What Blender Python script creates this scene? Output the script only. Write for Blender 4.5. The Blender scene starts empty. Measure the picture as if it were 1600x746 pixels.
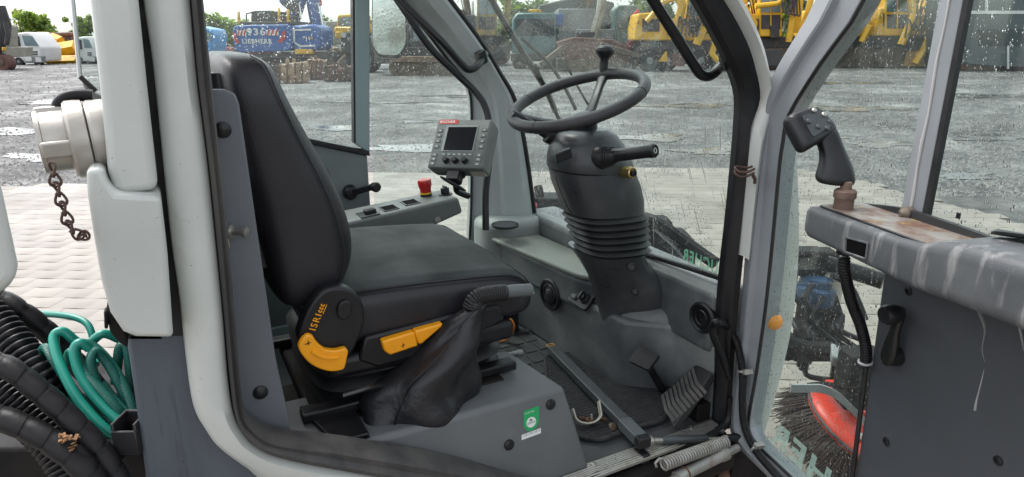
import bpy, bmesh, math, random
from mathutils import Vector as V, Matrix
random.seed(7)
sc = bpy.context.scene
COL = sc.collection
pi = math.pi
rad = math.radians
# ------------------------------------------------------------------ camera, sky, sun, exposure
# world axes: +X is the sweeper's forward direction, +Y its far side, Z up; the camera stands beside the cab
F_PX, PITCH, YAW, EYE = 1019.0, rad(17.08), rad(28), 1.6
cam_d = bpy.data.cameras.new('camera')
cam = bpy.data.objects.new('camera', cam_d); COL.objects.link(cam)
cam.location = (0, 0, EYE)
cam.rotation_euler = (pi/2 - PITCH, 0, -YAW)
cam_d.sensor_width = 36; cam_d.sensor_fit = 'HORIZONTAL'
cam_d.lens = 36*F_PX/1600
cam_d.clip_start = 0.02; cam_d.clip_end = 3000
sc.camera = cam
sc.view_settings.view_transform = 'Standard'; sc.view_settings.look = 'None'
sc.view_settings.gamma = 1
sc.view_settings.exposure = 1.58
SUN_EL, SUN_AZ = rad(58), rad(330)     # azimuth measured from +Y towards +X
w = bpy.data.worlds.new('World'); sc.world = w; w.use_nodes = True
nt = w.node_tree; nt.nodes.clear()
sky = nt.nodes.new('ShaderNodeTexSky'); sky.sky_type = 'NISHITA'; sky.sun_disc = False
sky.sun_elevation = SUN_EL; sky.sun_rotation = SUN_AZ
sky.air_density = 1.0; sky.dust_density = 3.0; sky.ozone_density = 1.0
hs = nt.nodes.new('ShaderNodeHueSaturation'); hs.inputs['Saturation'].default_value = 0.22   # rain cloud: nearly grey
bg = nt.nodes.new('ShaderNodeBackground'); bg.inputs[1].default_value = 0.15
wo = nt.nodes.new('ShaderNodeOutputWorld')
nt.links.new(sky.outputs[0], hs.inputs['Color']); nt.links.new(hs.outputs[0], bg.inputs[0]); nt.links.new(bg.outputs[0], wo.inputs[0])
sl = bpy.data.lights.new('sun', 'SUN'); sl.energy = 0.6; sl.angle = rad(25); sl.color = (1, .97, .93)
so = bpy.data.objects.new('sun', sl); COL.objects.link(so)
sd = V((math.sin(SUN_AZ)*math.cos(SUN_EL), math.cos(SUN_AZ)*math.cos(SUN_EL), math.sin(SUN_EL)))
so.rotation_euler = sd.to_track_quat('Z', 'Y').to_euler(); so.location = sd*30
sc.cycles.max_bounces = 8; sc.cycles.transparent_max_bounces = 16
sc.cycles.caustics_refractive = False; sc.cycles.caustics_reflective = False

# ------------------------------------------------------------------ sight lines: where a photo pixel meets a real plane
CP, SP_, CY, SY = math.cos(PITCH), math.sin(PITCH), math.cos(YAW), math.sin(YAW)
EYEV = V((0, 0, EYE))
def ray(px, py):
    u = (px-800)/F_PX; v = (373-py)/F_PX
    y = CP + v*SP_; z = -SP_ + v*CP
    return V((u*CY + y*SY, -u*SY + y*CY, z))
def at(px, py, t): return EYEV + ray(px, py)*t
def oX(px, py, k): r = ray(px, py); return EYEV + r*(k/r.x)
def oY(px, py, k): r = ray(px, py); return EYEV + r*(k/r.y)
def oZ(px, py, k): r = ray(px, py); return EYEV + r*((k-EYE)/r.z)
DH = V((1.235, 1.05, 0)); DD = V((-.26, -.966, 0)).normalized(); DN = V((-.966, .26, 0)).normalized()   # door hinge, door direction, door inside normal
UP = V((0, 0, 1))
def oD(px, py, off=0.0):
    r = ray(px, py); t = (DN.dot(DH) + off)/DN.dot(r); return EYEV + r*t
def dpt(s, off, z): return DH + DD*s + DN*off + UP*z

# ------------------------------------------------------------------ mesh helpers
def cr(pts, k=6, closed=False):
    P = [V(p) for p in pts]; n = len(P); out = []
    if n < 3: return P
    for i in range(n if closed else n-1):
        if closed: a, b, c, d = P[i-1], P[i], P[(i+1) % n], P[(i+2) % n]
        else: a, b, c, d = P[max(i-1, 0)], P[i], P[i+1], P[min(i+2, n-1)]
        for j in range(k):
            t = j/k
            out.append(.5*((2*b) + (c-a)*t + (2*a-5*b+4*c-d)*t*t + (3*b-a-3*c+d)*t**3))
    if not closed: out.append(P[-1])
    return out
def frames(P, closed=False):
    n = len(P); T = []
    for i in range(n):
        if closed: t = P[(i+1) % n]-P[i-1]
        else: t = P[min(i+1, n-1)]-P[max(i-1, 0)]
        T.append(t.normalized() if t.length > 1e-9 else UP)
    a = V((0, 0, 1)) if abs(T[0].z) < .9 else V((1, 0, 0))
    N = (a - T[0]*a.dot(T[0])).normalized(); out = []
    for t in T:
        N = (N - t*N.dot(t)); N = N.normalized() if N.length > 1e-6 else V((1, 0, 0)); out.append((t, N, t.cross(N)))
    return out
class M:
    def __init__(s): s.v = []; s.f = []; s.m = []; s.cur = 0
    def add(s, vs, fs):
        o = len(s.v); s.v += [V(p) for p in vs]
        for f in fs: s.f.append([i+o for i in f]); s.m.append(s.cur)
        return s
    def hexa(s, b, t):   # bottom quad, top quad in the same winding
        return s.add(list(b)+list(t), [(3, 2, 1, 0), (4, 5, 6, 7), (0, 1, 5, 4), (1, 2, 6, 5), (2, 3, 7, 6), (3, 0, 4, 7)])
    def mm(s, x0, x1, y0, y1, z0, z1):
        return s.hexa([(x0, y0, z0), (x1, y0, z0), (x1, y1, z0), (x0, y1, z0)], [(x0, y0, z1), (x1, y0, z1), (x1, y1, z1), (x0, y1, z1)])
    def obox(s, c, ex, ey, ez):   # centre and three half axes
        c, ex, ey, ez = V(c), V(ex), V(ey), V(ez)
        return s.hexa([c-ex-ey-ez, c+ex-ey-ez, c+ex+ey-ez, c-ex+ey-ez], [c-ex-ey+ez, c+ex-ey+ez, c+ex+ey+ez, c-ex+ey+ez])
    def prism(s, pts, vec):
        P = [V(p) for p in pts]; vec = V(vec); n = len(P)
        return s.add(P+[p+vec for p in P], [list(range(n))[::-1], list(range(n, 2*n))]+[(i, (i+1) % n, n+(i+1) % n, n+i) for i in range(n)])
    def loft(s, rings, cap=True, closed=False):
        n = len(rings[0]); vs = [p for r in rings for p in r]; fs = []; m = len(rings)
        for i in range(m if closed else m-1):
            a = i*n; b = ((i+1) % m)*n
            for j in range(n): fs.append((a+j, a+(j+1) % n, b+(j+1) % n, b+j))
        if cap and not closed:
            fs.append(list(range(n))[::-1]); fs.append(list(range((m-1)*n, m*n)))
        return s.add(vs, fs)
    def tube(s, pts, r, n=8, closed=False, k=0, flat=1.0):
        P = cr(pts, k, closed) if k else [V(p) for p in pts]
        R = r if isinstance(r, (list, tuple)) else None
        rings = []; L = len(P)
        for i, (t, N, B) in enumerate(frames(P, closed)):
            if R: q = i/(L-1)*(len(R)-1); a = int(min(q, len(R)-2)); rr = R[a]+(R[a+1]-R[a])*(q-a)
            else: rr = r
            rings.append([P[i]+(N*math.cos(2*pi*j/n)*flat+B*math.sin(2*pi*j/n))*rr for j in range(n)])
        return s.loft(rings, True, closed)
    def ribbed(s, pts, r, pitch, amp, n=10, k=10):   # corrugated hose
        P = cr(pts, k); L = [0]
        for i in range(1, len(P)): L.append(L[-1]+(P[i]-P[i-1]).length)
        q = []; d = 0; i = 0; step = pitch/3; e = []
        j = 0
        while d <= L[-1]:
            while i < len(P)-2 and L[i+1] < d: i += 1
            t = (d-L[i])/max(L[i+1]-L[i], 1e-9); q.append(P[i].lerp(P[i+1], t)); e.append(r+(amp if j % 3 == 1 else (0 if j % 3 == 0 else amp))*(1 if j % 3 else 0)); d += step; j += 1
        rings = [[c+(N*math.cos(2*pi*a/n)+B*math.sin(2*pi*a/n))*e[ii] for a in range(n)] for ii, (c, (t, N, B)) in enumerate(zip(q, frames(q)))]
        return s.loft(rings)
    def lathe(s, c, ax, prof, n=20):   # profile of (radius, height along ax)
        c = V(c); ax = V(ax).normalized(); a = V((0, 0, 1)) if abs(ax.z) < .9 else V((1, 0, 0))
        N = (a-ax*a.dot(ax)).normalized(); B = ax.cross(N)
        return s.loft([[c+ax*h+(N*math.cos(2*pi*j/n)+B*math.sin(2*pi*j/n))*max(r, 1e-4) for j in range(n)] for r, h in prof])
    def disc(s, c, ax, r, h, n=20): return s.lathe(c, ax, [(r, 0), (r, h)], n)
    def ball(s, c, r, n=12):
        rx = V(r) if isinstance(r, (tuple, list, V)) else V((r, r, r)); c = V(c)
        return s.loft([[c+V((rx.x*math.sin(pi*i/n+1e-3)*math.cos(2*pi*j/n), rx.y*math.sin(pi*i/n+1e-3)*math.sin(2*pi*j/n), rx.z*math.cos(pi*i/n))) for j in range(n)] for i in range(n+1)])
    def torus(s, c, ax, R, r, n=40, m=10, a0=0, a1=2*pi):
        c = V(c); ax = V(ax).normalized(); a = V((0, 0, 1)) if abs(ax.z) < .9 else V((1, 0, 0))
        N = (a-ax*a.dot(ax)).normalized(); B = ax.cross(N); full = abs(a1-a0-2*pi) < 1e-6
        return s.tube([c+(N*math.cos(a0+(a1-a0)*i/n)+B*math.sin(a0+(a1-a0)*i/n))*R for i in range(n if full else n+1)], r, m, full)
    def strip(s, pairs, prof, k=4):   # band between two edges: prof = list of (mix 0..1, offset vector)
        A = cr([p[0] for p in pairs], k); B = cr([p[1] for p in pairs], k)
        return s.loft([[a.lerp(b, t)+V(o) for t, o in prof] for a, b in zip(A, B)])
WL = {}
def mesh_of(name, m, mats, smooth=True, ang=40, centre=True):
    c = V((0, 0, 0))
    if centre and m.v:
        lo = V([min(p[i] for p in m.v) for i in range(3)]); hi = V([max(p[i] for p in m.v) for i in range(3)]); c = (lo+hi)/2
    me = bpy.data.meshes.new(name); me.from_pydata([p-c for p in m.v], [], m.f)
    for q in (mats if isinstance(mats, (list, tuple)) else [mats]): me.materials.append(q)
    me.polygons.foreach_set('material_index', m.m)
    bm = bmesh.new(); bm.from_mesh(me); bmesh.ops.recalc_face_normals(bm, faces=bm.faces); bm.to_mesh(me); bm.free()
    me.polygons.foreach_set('use_smooth', [smooth]*len(me.polygons))
    if smooth: me.set_sharp_from_angle(angle=rad(ang))
    return me, c
def part(name, m, mats, parent=None, bev=0, seg=2, smooth=True, ang=40, sub=0, label=None, kind=None, cat=None, group=None):
    me, c = mesh_of(name, m, mats, smooth, ang)
    o = bpy.data.objects.new(name, me); COL.objects.link(o); WL[o.name] = c
    if parent: o.parent = parent; o.location = c-WL[parent.name]
    else: o.location = c
    if bev:
        b = o.modifiers.new('edges', 'BEVEL'); b.width = bev; b.segments = seg; b.limit_method = 'ANGLE'; b.angle_limit = rad(35)
    if sub:
        b = o.modifiers.new('sub', 'SUBSURF'); b.levels = sub; b.render_levels = sub
    if label: o['label'] = label
    if kind: o['kind'] = kind
    if cat: o['category'] = cat
    if group: o['group'] = group
    return o
def thing(name, label, cat, loc=(0, 0, 0), group=None):
    o = bpy.data.objects.new(name, None); COL.objects.link(o); o.location = loc; o.empty_display_size = .1
    WL[o.name] = V(loc); o['label'] = label; o['category'] = cat
    if group: o['group'] = group
    return o
def solo(name, m, mats, label, cat, **k): return part(name, m, mats, None, label=label, cat=cat, **k)
def share(name, src, loc, parent, rotz=0):    # another piece with the same mesh data
    o = bpy.data.objects.new(name, src.data); COL.objects.link(o); o.parent = parent; o.location = V(loc)-WL[parent.name]; o.rotation_euler.z = rotz
    WL[o.name] = V(loc)
    for md in src.modifiers:
        b = o.modifiers.new(md.name, md.type)
        if md.type == 'BEVEL': b.width = md.width; b.segments = md.segments; b.limit_method = 'ANGLE'; b.angle_limit = md.angle_limit
    return o
def words(name, txt, o, ex, ey, h, mt, parent, d=.0006, width=None, shear=0.0, bold=0.0, label=None):
    cu = bpy.data.curves.new('txt', 'FONT'); cu.body = txt; cu.size = 1; cu.extrude = .5; cu.space_character = 1.2; cu.resolution_u = 3; cu.shear = shear; cu.offset = bold
    tmp = bpy.data.objects.new('txt', cu); COL.objects.link(tmp)
    bpy.context.view_layer.update()
    dg = bpy.context.evaluated_depsgraph_get(); me = bpy.data.meshes.new_from_object(tmp.evaluated_get(dg))
    bpy.data.objects.remove(tmp); bpy.data.curves.remove(cu)
    xs = [v.co.x for v in me.vertices]; ys = [v.co.y for v in me.vertices]; x0, x1, y0, y1 = min(xs), max(xs), min(ys), max(ys)
    ex, ey = V(ex).normalized(), V(ey).normalized(); ez = ex.cross(ey); s = h/(y1-y0); sx = s if width is None else width/(x1-x0)
    m = M(); m.add([V(o)+ex*((v.co.x-x0)*sx)+ey*((v.co.y-y0)*s)+ez*(v.co.z*2*d) for v in me.vertices], [list(p.vertices) for p in me.polygons])
    bpy.data.meshes.remove(me)
    return part(name, m, mt, parent, smooth=False, label=label)
def rpoly(pts, r, k=4):    # round the corners of a planar polygon
    P = [V(p) for p in pts]; n = len(P); out = []
    for i in range(n):
        a, b, c = P[i-1], P[i], P[(i+1) % n]; d1 = a-b; d2 = c-b; q = min(r, d1.length*.48, d2.length*.48)
        s, e = b+d1.normalized()*q, b+d2.normalized()*q
        for j in range(k+1):
            t = j/k; out.append(s*(1-t)**2+b*2*t*(1-t)+e*t*t)
    return out
def sring(c, ax, ay, e=4, n=28):   # superellipse ring
    c, ax, ay = V(c), V(ax), V(ay); o = []
    for j in range(n):
        a = 2*pi*(j+.5)/n; ca, sa = math.cos(a), math.sin(a)
        o.append(c+ax*math.copysign(abs(ca)**(2/e), ca)+ay*math.copysign(abs(sa)**(2/e), sa))
    return o

# ------------------------------------------------------------------ materials
def N(nt, t, **k):
    n = nt.nodes.new(t)
    for a, b in k.items(): setattr(n, a, b)
    return n
def rgba(c): return (c[0], c[1], c[2], 1) if not isinstance(c, (int, float)) else (c, c, c, 1)
def mat(name, c, c2=None, s=8, r=.5, r2=None, metal=0, bump=0, bs=80, spec=.5, stretch=(1, 1, 1), lo=.35, hi=.65, coat=0, det=5, c3=None, s3=3, lo3=.55, hi3=.7, str3=(1, 1, 1), brough=True):
    m = bpy.data.materials.new(name); m.use_nodes = True; t = m.node_tree; b = t.nodes['Principled BSDF']
    b.inputs['Base Color'].default_value = rgba(c); b.inputs['Roughness'].default_value = r; b.inputs['Metallic'].default_value = metal
    b.inputs['Specular IOR Level'].default_value = spec; b.inputs['Coat Weight'].default_value = coat
    tc = N(t, 'ShaderNodeTexCoord')
    def noise(sc_, st, l, h):
        mp = N(t, 'ShaderNodeMapping'); mp.inputs['Scale'].default_value = st; t.links.new(tc.outputs['Object'], mp.inputs[0])
        n = N(t, 'ShaderNodeTexNoise'); n.inputs['Scale'].default_value = sc_; n.inputs['Detail'].default_value = det; n.inputs['Roughness'].default_value = .6; t.links.new(mp.outputs[0], n.inputs['Vector'])
        mr = N(t, 'ShaderNodeMapRange'); mr.inputs[1].default_value = l; mr.inputs[2].default_value = h; t.links.new(n.outputs['Fac'], mr.inputs[0]); return mr.outputs[0]
    if c2 is not None:
        f = noise(s, stretch, lo, hi); mx = N(t, 'ShaderNodeMix', data_type='RGBA'); t.links.new(f, mx.inputs[0]); mx.inputs[6].default_value = rgba(c); mx.inputs[7].default_value = rgba(c2); out = mx.outputs[2]
        if c3 is not None:
            f3 = noise(s3, str3, lo3, hi3); m3 = N(t, 'ShaderNodeMix', data_type='RGBA'); t.links.new(f3, m3.inputs[0]); t.links.new(out, m3.inputs[6]); m3.inputs[7].default_value = rgba(c3); out = m3.outputs[2]
        t.links.new(out, b.inputs['Base Color'])
        if r2 is not None:
            mr = N(t, 'ShaderNodeMapRange'); mr.inputs[3].default_value = r; mr.inputs[4].default_value = r2; t.links.new(f, mr.inputs[0]); t.links.new(mr.outputs[0], b.inputs['Roughness'])
    if bump:
        n = N(t, 'ShaderNodeTexNoise'); n.inputs['Scale'].default_value = bs; n.inputs['Detail'].default_value = 4; t.links.new(tc.outputs['Object'], n.inputs['Vector'])
        bp = N(t, 'ShaderNodeBump'); bp.inputs['Strength'].default_value = min(1, bump); bp.inputs['Distance'].default_value = .002 if bs > 30 else .01
        t.links.new(n.outputs['Fac'], bp.inputs['Height']); t.links.new(bp.outputs[0], b.inputs['Normal'])
    return m
def wavebump(m, scale, axis, dist=.003, strength=1.0, c=None, kind='BANDS', rot=None):   # fine ribs, weave
    t = m.node_tree; b = t.nodes['Principled BSDF']; tc = N(t, 'ShaderNodeTexCoord'); wv = N(t, 'ShaderNodeTexWave', wave_type=kind, bands_direction=axis); wv.inputs['Scale'].default_value = scale
    mp = N(t, 'ShaderNodeMapping'); 
    if rot: mp.inputs['Rotation'].default_value = rot
    t.links.new(tc.outputs['Object'], mp.inputs[0]); t.links.new(mp.outputs[0], wv.inputs[0])
    bp = N(t, 'ShaderNodeBump'); bp.inputs['Distance'].default_value = dist; bp.inputs['Strength'].default_value = strength; t.links.new(wv.outputs['Fac'], bp.inputs['Height']); t.links.new(bp.outputs[0], b.inputs['Normal'])
    if c is not None:
        mx = N(t, 'ShaderNodeMix', data_type='RGBA'); t.links.new(wv.outputs['Fac'], mx.inputs[0]); mx.inputs[7].default_value = rgba(c)
        src = b.inputs['Base Color'].links[0].from_socket if b.inputs['Base Color'].links else None
        if src: t.links.new(src, mx.inputs[6])
        else: mx.inputs[6].default_value = b.inputs['Base Color'].default_value
        t.links.new(mx.outputs[2], b.inputs['Base Color'])
    return m
def math_(t, op, a, b=None, c=None):
    n = N(t, 'ShaderNodeMath', operation=op)
    for i, q in enumerate((a, b, c)):
        if q is None: continue
        if isinstance(q, (int, float)): n.inputs[i].default_value = q
        else: t.links.new(q, n.inputs[i])
    return n.outputs[0]
def clear_glass(name, tint=(.93, .97, .95), refl=.05):
    m = bpy.data.materials.new(name); m.use_nodes = True; t = m.node_tree; t.nodes.clear()
    tr = N(t, 'ShaderNodeBsdfTransparent'); tr.inputs[0].default_value = rgba(tint)
    gl = N(t, 'ShaderNodeBsdfGlossy'); gl.inputs['Roughness'].default_value = .02
    lw = N(t, 'ShaderNodeLayerWeight'); lw.inputs[0].default_value = .5
    f = math_(t, 'MULTIPLY_ADD', math_(t, 'POWER', lw.outputs['Facing'], 5), .5, refl)
    mx = N(t, 'ShaderNodeMixShader'); t.links.new(f, mx.inputs[0]); t.links.new(tr.outputs[0], mx.inputs[1]); t.links.new(gl.outputs[0], mx.inputs[2])
    o = N(t, 'ShaderNodeOutputMaterial'); t.links.new(mx.outputs[0], o.inputs[0]); return m
def rain_glass(name, layers, tint=(.87, .94, .915), film=0.0, filmscale=5):
    """glass with rain drops: each layer = (scale, share of cells that hold a drop, size, stretch xyz, rotation xyz)"""
    m = clear_glass(name, tint); t = m.node_tree; base = [n for n in t.nodes if n.type == 'MIX_SHADER'][0]; o = [n for n in t.nodes if n.type == 'OUTPUT_MATERIAL'][0]
    tc = N(t, 'ShaderNodeTexCoord'); hsum = None
    for scl, share_, size, st, rot in layers:
        mp = N(t, 'ShaderNodeMapping'); mp.inputs['Rotation'].default_value = rot
        t.links.new(tc.outputs['Object'], mp.inputs[0])
        mp2 = N(t, 'ShaderNodeMapping'); mp2.inputs['Scale'].default_value = st; t.links.new(mp.outputs[0], mp2.inputs[0])
        vo = N(t, 'ShaderNodeTexVoronoi', feature='F1'); vo.inputs['Scale'].default_value = scl; t.links.new(mp2.outputs[0], vo.inputs['Vector'])
        sp = N(t, 'ShaderNodeSeparateColor'); t.links.new(vo.outputs['Color'], sp.inputs[0])
        rr = math_(t, 'MULTIPLY', math_(t, 'MAXIMUM', math_(t, 'SUBTRACT', sp.outputs[0], 1-share_), 0), size/share_)
        q = math_(t, 'DIVIDE', vo.outputs['Distance'], math_(t, 'MAXIMUM', rr, .001))
        h = math_(t, 'MAXIMUM', math_(t, 'SUBTRACT', 1, math_(t, 'MULTIPLY', q, q)), 0)
        h = math_(t, 'MULTIPLY', h, math_(t, 'MULTIPLY', rr, 30/scl))
        hsum = h if hsum is None else math_(t, 'MAXIMUM', hsum, h)
    bp = N(t, 'ShaderNodeBump'); bp.inputs['Distance'].default_value = .018; bp.inputs['Strength'].default_value = 1; t.links.new(hsum, bp.inputs['Height'])
    rf = N(t, 'ShaderNodeBsdfRefraction'); rf.inputs['IOR'].default_value = 1.3; rf.inputs['Roughness'].default_value = .03; rf.inputs[0].default_value = (.95, .97, .96, 1); t.links.new(bp.outputs[0], rf.inputs['Normal'])
    tl = N(t, 'ShaderNodeBsdfTranslucent'); tl.inputs[0].default_value = (.9, .93, .92, 1)
    dr = N(t, 'ShaderNodeMixShader'); dr.inputs[0].default_value = .08; t.links.new(rf.outputs[0], dr.inputs[1]); t.links.new(tl.outputs[0], dr.inputs[2])
    mk = math_(t, 'MINIMUM', math_(t, 'MULTIPLY', hsum, 60), .95)
    if film:
        n = N(t, 'ShaderNodeTexNoise'); n.inputs['Scale'].default_value = filmscale; t.links.new(tc.outputs['Object'], n.inputs['Vector'])
        fm = math_(t, 'MULTIPLY', n.outputs['Fac'], film); fx = N(t, 'ShaderNodeMixShader'); t.links.new(fm, fx.inputs[0]); t.links.new(base.outputs[0], fx.inputs[1]); t.links.new(tl.outputs[0], fx.inputs[2]); base = fx
    mx = N(t, 'ShaderNodeMixShader'); t.links.new(mk, mx.inputs[0]); t.links.new(base.outputs[0], mx.inputs[1]); t.links.new(dr.outputs[0], mx.inputs[2]); t.links.new(mx.outputs[0], o.inputs[0])
    return m

def film_mat(name, c, see):     # translucent sticker film
    m = mat(name, c, r=.45); t = m.node_tree; b = t.nodes['Principled BSDF']; o = [n for n in t.nodes if n.type == 'OUTPUT_MATERIAL'][0]
    tr = N(t, 'ShaderNodeBsdfTransparent'); tl = N(t, 'ShaderNodeBsdfTranslucent'); tl.inputs[0].default_value = rgba(c); a = N(t, 'ShaderNodeMixShader'); t.links.new(b.outputs[0], a.inputs[1]); t.links.new(tl.outputs[0], a.inputs[2])
    q = N(t, 'ShaderNodeMixShader'); q.inputs[0].default_value = see; t.links.new(a.outputs[0], q.inputs[1]); t.links.new(tr.outputs[0], q.inputs[2]); t.links.new(q.outputs[0], o.inputs[0]); return m
# ------------------------------------------------------------------ the materials of the place
WHITE = mat('white_paint', (.56, .575, .54), (.485, .50, .475), 3, .28, .42, coat=.3, c3=(.40, .37, .31), s3=16, lo3=.62, hi3=.80, str3=(1, 1, .35), det=9)
SILVER = mat('grey_paint', (.27, .285, .30), (.225, .24, .255), 5, .38, .5, c3=(.42, .42, .42), s3=14, lo3=.68, hi3=.8)
RUBBER = mat('rubber', (.008, .008, .009), (.018, .018, .019), 14, .38, .65, bump=.3, spec=.4)
OLDRUB = mat('weathered_rubber', (.035, .034, .036), (.085, .08, .075), 16, .6, .8, bump=.5, bs=60, stretch=(1, 1, .25))
PANEL = mat('grey_panel', (.125, .135, .15), (.105, .113, .127), 4, .5, .62, c3=(.2, .2, .2), s3=12, lo3=.66, hi3=.85, bump=.08, bs=300)
SLATE = mat('slate_panel', (.085, .098, .118), (.07, .08, .096), 5, .42, .6, stretch=(3, 3, .4), c3=(.035, .04, .05), s3=9, lo3=.62, hi3=.72, str3=(3, 3, .3))
DASH = mat('dash_plastic', (.068, .075, .079), (.15, .158, .158), 5, .40, .6, lo=.38, hi=.66, bump=.25, bs=420, c3=(.21, .22, .21), s3=7, lo3=.54, hi3=.8, det=8)
DASHL = mat('dusty_dash', (.25, .27, .265), (.34, .36, .345), 7, .55, .7, bump=.2, bs=420)
SHELFM = mat('shelf_plastic', (.14, .155, .14), (.19, .2, .175), 6, .42, .6, bump=.15, bs=300)
COWL = mat('column_plastic', (.028, .031, .034), (.043, .046, .050), 7, .25, .48, bump=.15, bs=500, c3=(.10, .105, .105), s3=5, lo3=.6, hi3=.85)
BLACKP = mat('black_plastic', (.006, .006, .0075), (.012, .012, .014), 12, .30, .5, bump=.1, bs=300, spec=.4)
GLOSSB = mat('gloss_black', .012, r=.22)
VINYL = mat('seat_vinyl', (.012, .0115, .0142), (.020, .0195, .0235), 6, .34, .48, bump=.35, bs=420, spec=.45, c3=(.06, .06, .062), s3=11, lo3=.68, hi3=.82)
FABRIC = mat('seat_fabric', (.070, .080, .077), (.045, .050, .049), 7, .8, .9, bump=.8, bs=500, spec=.3, c3=(.03, .033, .033), s3=4, lo3=.5, hi3=.7)
LEATHER = mat('leather', (.010, .010, .012), (.018, .018, .021), 10, .33, .46, bump=.6, bs=90, spec=.45)
PILLAR = mat('pillar_plastic', (.43, .46, .455), (.36, .39, .385), 4, .5, .6)
FLOORM = mat('floor_rubber', (.052, .056, .062), (.085, .088, .09), 7, .5, .7, bump=.3, bs=200, c3=(.16, .15, .13), s3=16, lo3=.66, hi3=.8)
ALU = mat('aluminium', (.62, .61, .57), (.5, .48, .43), 20, .35, .5, metal=.75, c3=(.3, .24, .16), s3=16, lo3=.62, hi3=.8)
STEEL = mat('steel', (.5, .49, .46), (.4, .38, .35), 20, .3, .45, metal=.9)
CASTAL = mat('cast_alloy', (.47, .45, .41), (.38, .355, .32), 14, .34, .5, metal=.7, bump=.2, bs=150)
RUST = mat('rust', (.16, .075, .04), (.09, .05, .035), 18, .8, .9, bump=.7, bs=150)
DARKRUST = mat('dark_rust', (.055, .032, .027), (.09, .045, .032), 60, .6, .85, bump=.6, bs=200)
RED = mat('red_plastic', (.5, .018, .014), (.42, .014, .012), 9, .32)
ORANGE = mat('orange_plastic', (.92, .38, .006), (.86, .33, .006), 10, .35)
YELLOW = mat('yellow_plastic', (.75, .5, .03), r=.4)
GREEN = mat('green_sticker', (.02, .36, .12), r=.4)
WSTICK = mat('white_sticker', (.75, .76, .74), r=.45)
GREYPR = mat('grey_print', (.35, .36, .36), r=.5)
SCREEN = mat('screen', (.008, .009, .012), r=.12)
MONI = mat('monitor_case', (.135, .15, .14), (.11, .122, .115), 9, .5, .6, bump=.15, bs=500)
MARK = mat('white_print', (.7, .72, .7), r=.5)
BARM = mat('bar_paint', (.075, .085, .09), (.05, .056, .06), 12, .35, .5, c3=(.2, .2, .19), s3=20, lo3=.66, hi3=.75)
MATM = mat('mat_fibre', (.022, .022, .025), (.04, .04, .043), 60, .95, bump=1, bs=500, c3=(.14, .14, .13), s3=70, lo3=.64, hi3=.8)
wavebump(MATM, 28, 'Y', .006, 1)
PALE = mat('pale_plastic', (.52, .50, .42), (.42, .40, .33), 25, .5)
BLUEPL = mat('lilac_panel', (.13, .13, .17), r=.5)
COPPER = mat('orange_cable', (.62, .2, .03), r=.4)
HOSEG = mat('green_hose', (.006, .135, .10), (.012, .19, .145), 30, .32, .5)
wavebump(HOSEG, 150, 'DIAGONAL', .001, .6, c=(.002, .05, .04))
HOSEP = mat('plain_green_hose', (.012, .25, .185), (.008, .2, .15), 12, .3)
HOSEB = mat('black_hose', (.005, .005, .006), (.014, .013, .014), 20, .28, .55, bump=.2, bs=120, spec=.22)
DUSTY = mat('dusty_armrest', (.058, .062, .068), (.095, .10, .104), 8, .45, .65, bump=.2, bs=400, c3=(.27, .27, .265), s3=38, lo3=.54, hi3=.74, str3=(1, 1, .16), det=9)
RUSTPL = mat('rusty_plate', (.20, .18, .16), (.12, .06, .035), 16, .4, .75, lo=.42, hi=.6, c3=(.34, .24, .06), s3=34, lo3=.6, hi3=.66, bump=.4, bs=120)
DPANEL = mat('door_panel', (.060, .064, .072), (.046, .050, .057), 3, .42, .55, bump=.06, bs=300)
SPRING = mat('galvanised', (.36, .35, .33), (.27, .26, .24), 30, .4, .55, metal=.5, c3=(.2, .13, .08), s3=30, lo3=.64, hi3=.75)
TEAL = film_mat('teal_letters', (.68, .80, .75), .58)
LGREEN = film_mat('green_letters', (.38, .85, .6), .6)
AMBER = mat('amber_lens', (.85, .3, .02), r=.2)
BRUSHRED = mat('red_brush_disc', (.62, .05, .025), (.5, .04, .02), 8, .4, .55)
BRISTLE = mat('bristles', (.022, .012, .010), (.05, .028, .022), 60, .6, spec=.2)
CHASSIS = mat('chassis', (.007, .007, .008), (.018, .015, .014), 12, .5, .75, bump=.3, bs=60, spec=.15)
CLEAR = clear_glass('clear_glass')
RAIN_DOOR = rain_glass('rainy_door_glass', [(150, .16, .42, (1, 1, .8), (0, 0, 0)), (290, .5, .48, (1, 1, .75), (0, 0, 0)), (60, .07, .16, (1.8, 1.8, .12), (0, 0, 0))], film=.05)
RAIN_FAR = rain_glass('rainy_far_glass', [(170, .18, .42, (1, 1, .8), (0, 0, 0)), (300, .35, .48, (1, 1, .8), (0, 0, 0)), (60, .05, .14, (1.8, 1.8, .14), (0, 0, 0))], film=.06)
RAIN_WS = rain_glass('rainy_windscreen', [(160, .22, .42, (1, 1, .6), (0, 0, 0)), (300, .5, .5, (1, 1, .6), (0, 0, 0)), (105, .6, .34, (1, 1.6, .06), (rad(24), 0, 0)), (120, .5, .32, (1, 1.4, .045), (rad(5), 0, 0))], film=.05, filmscale=3)

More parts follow.
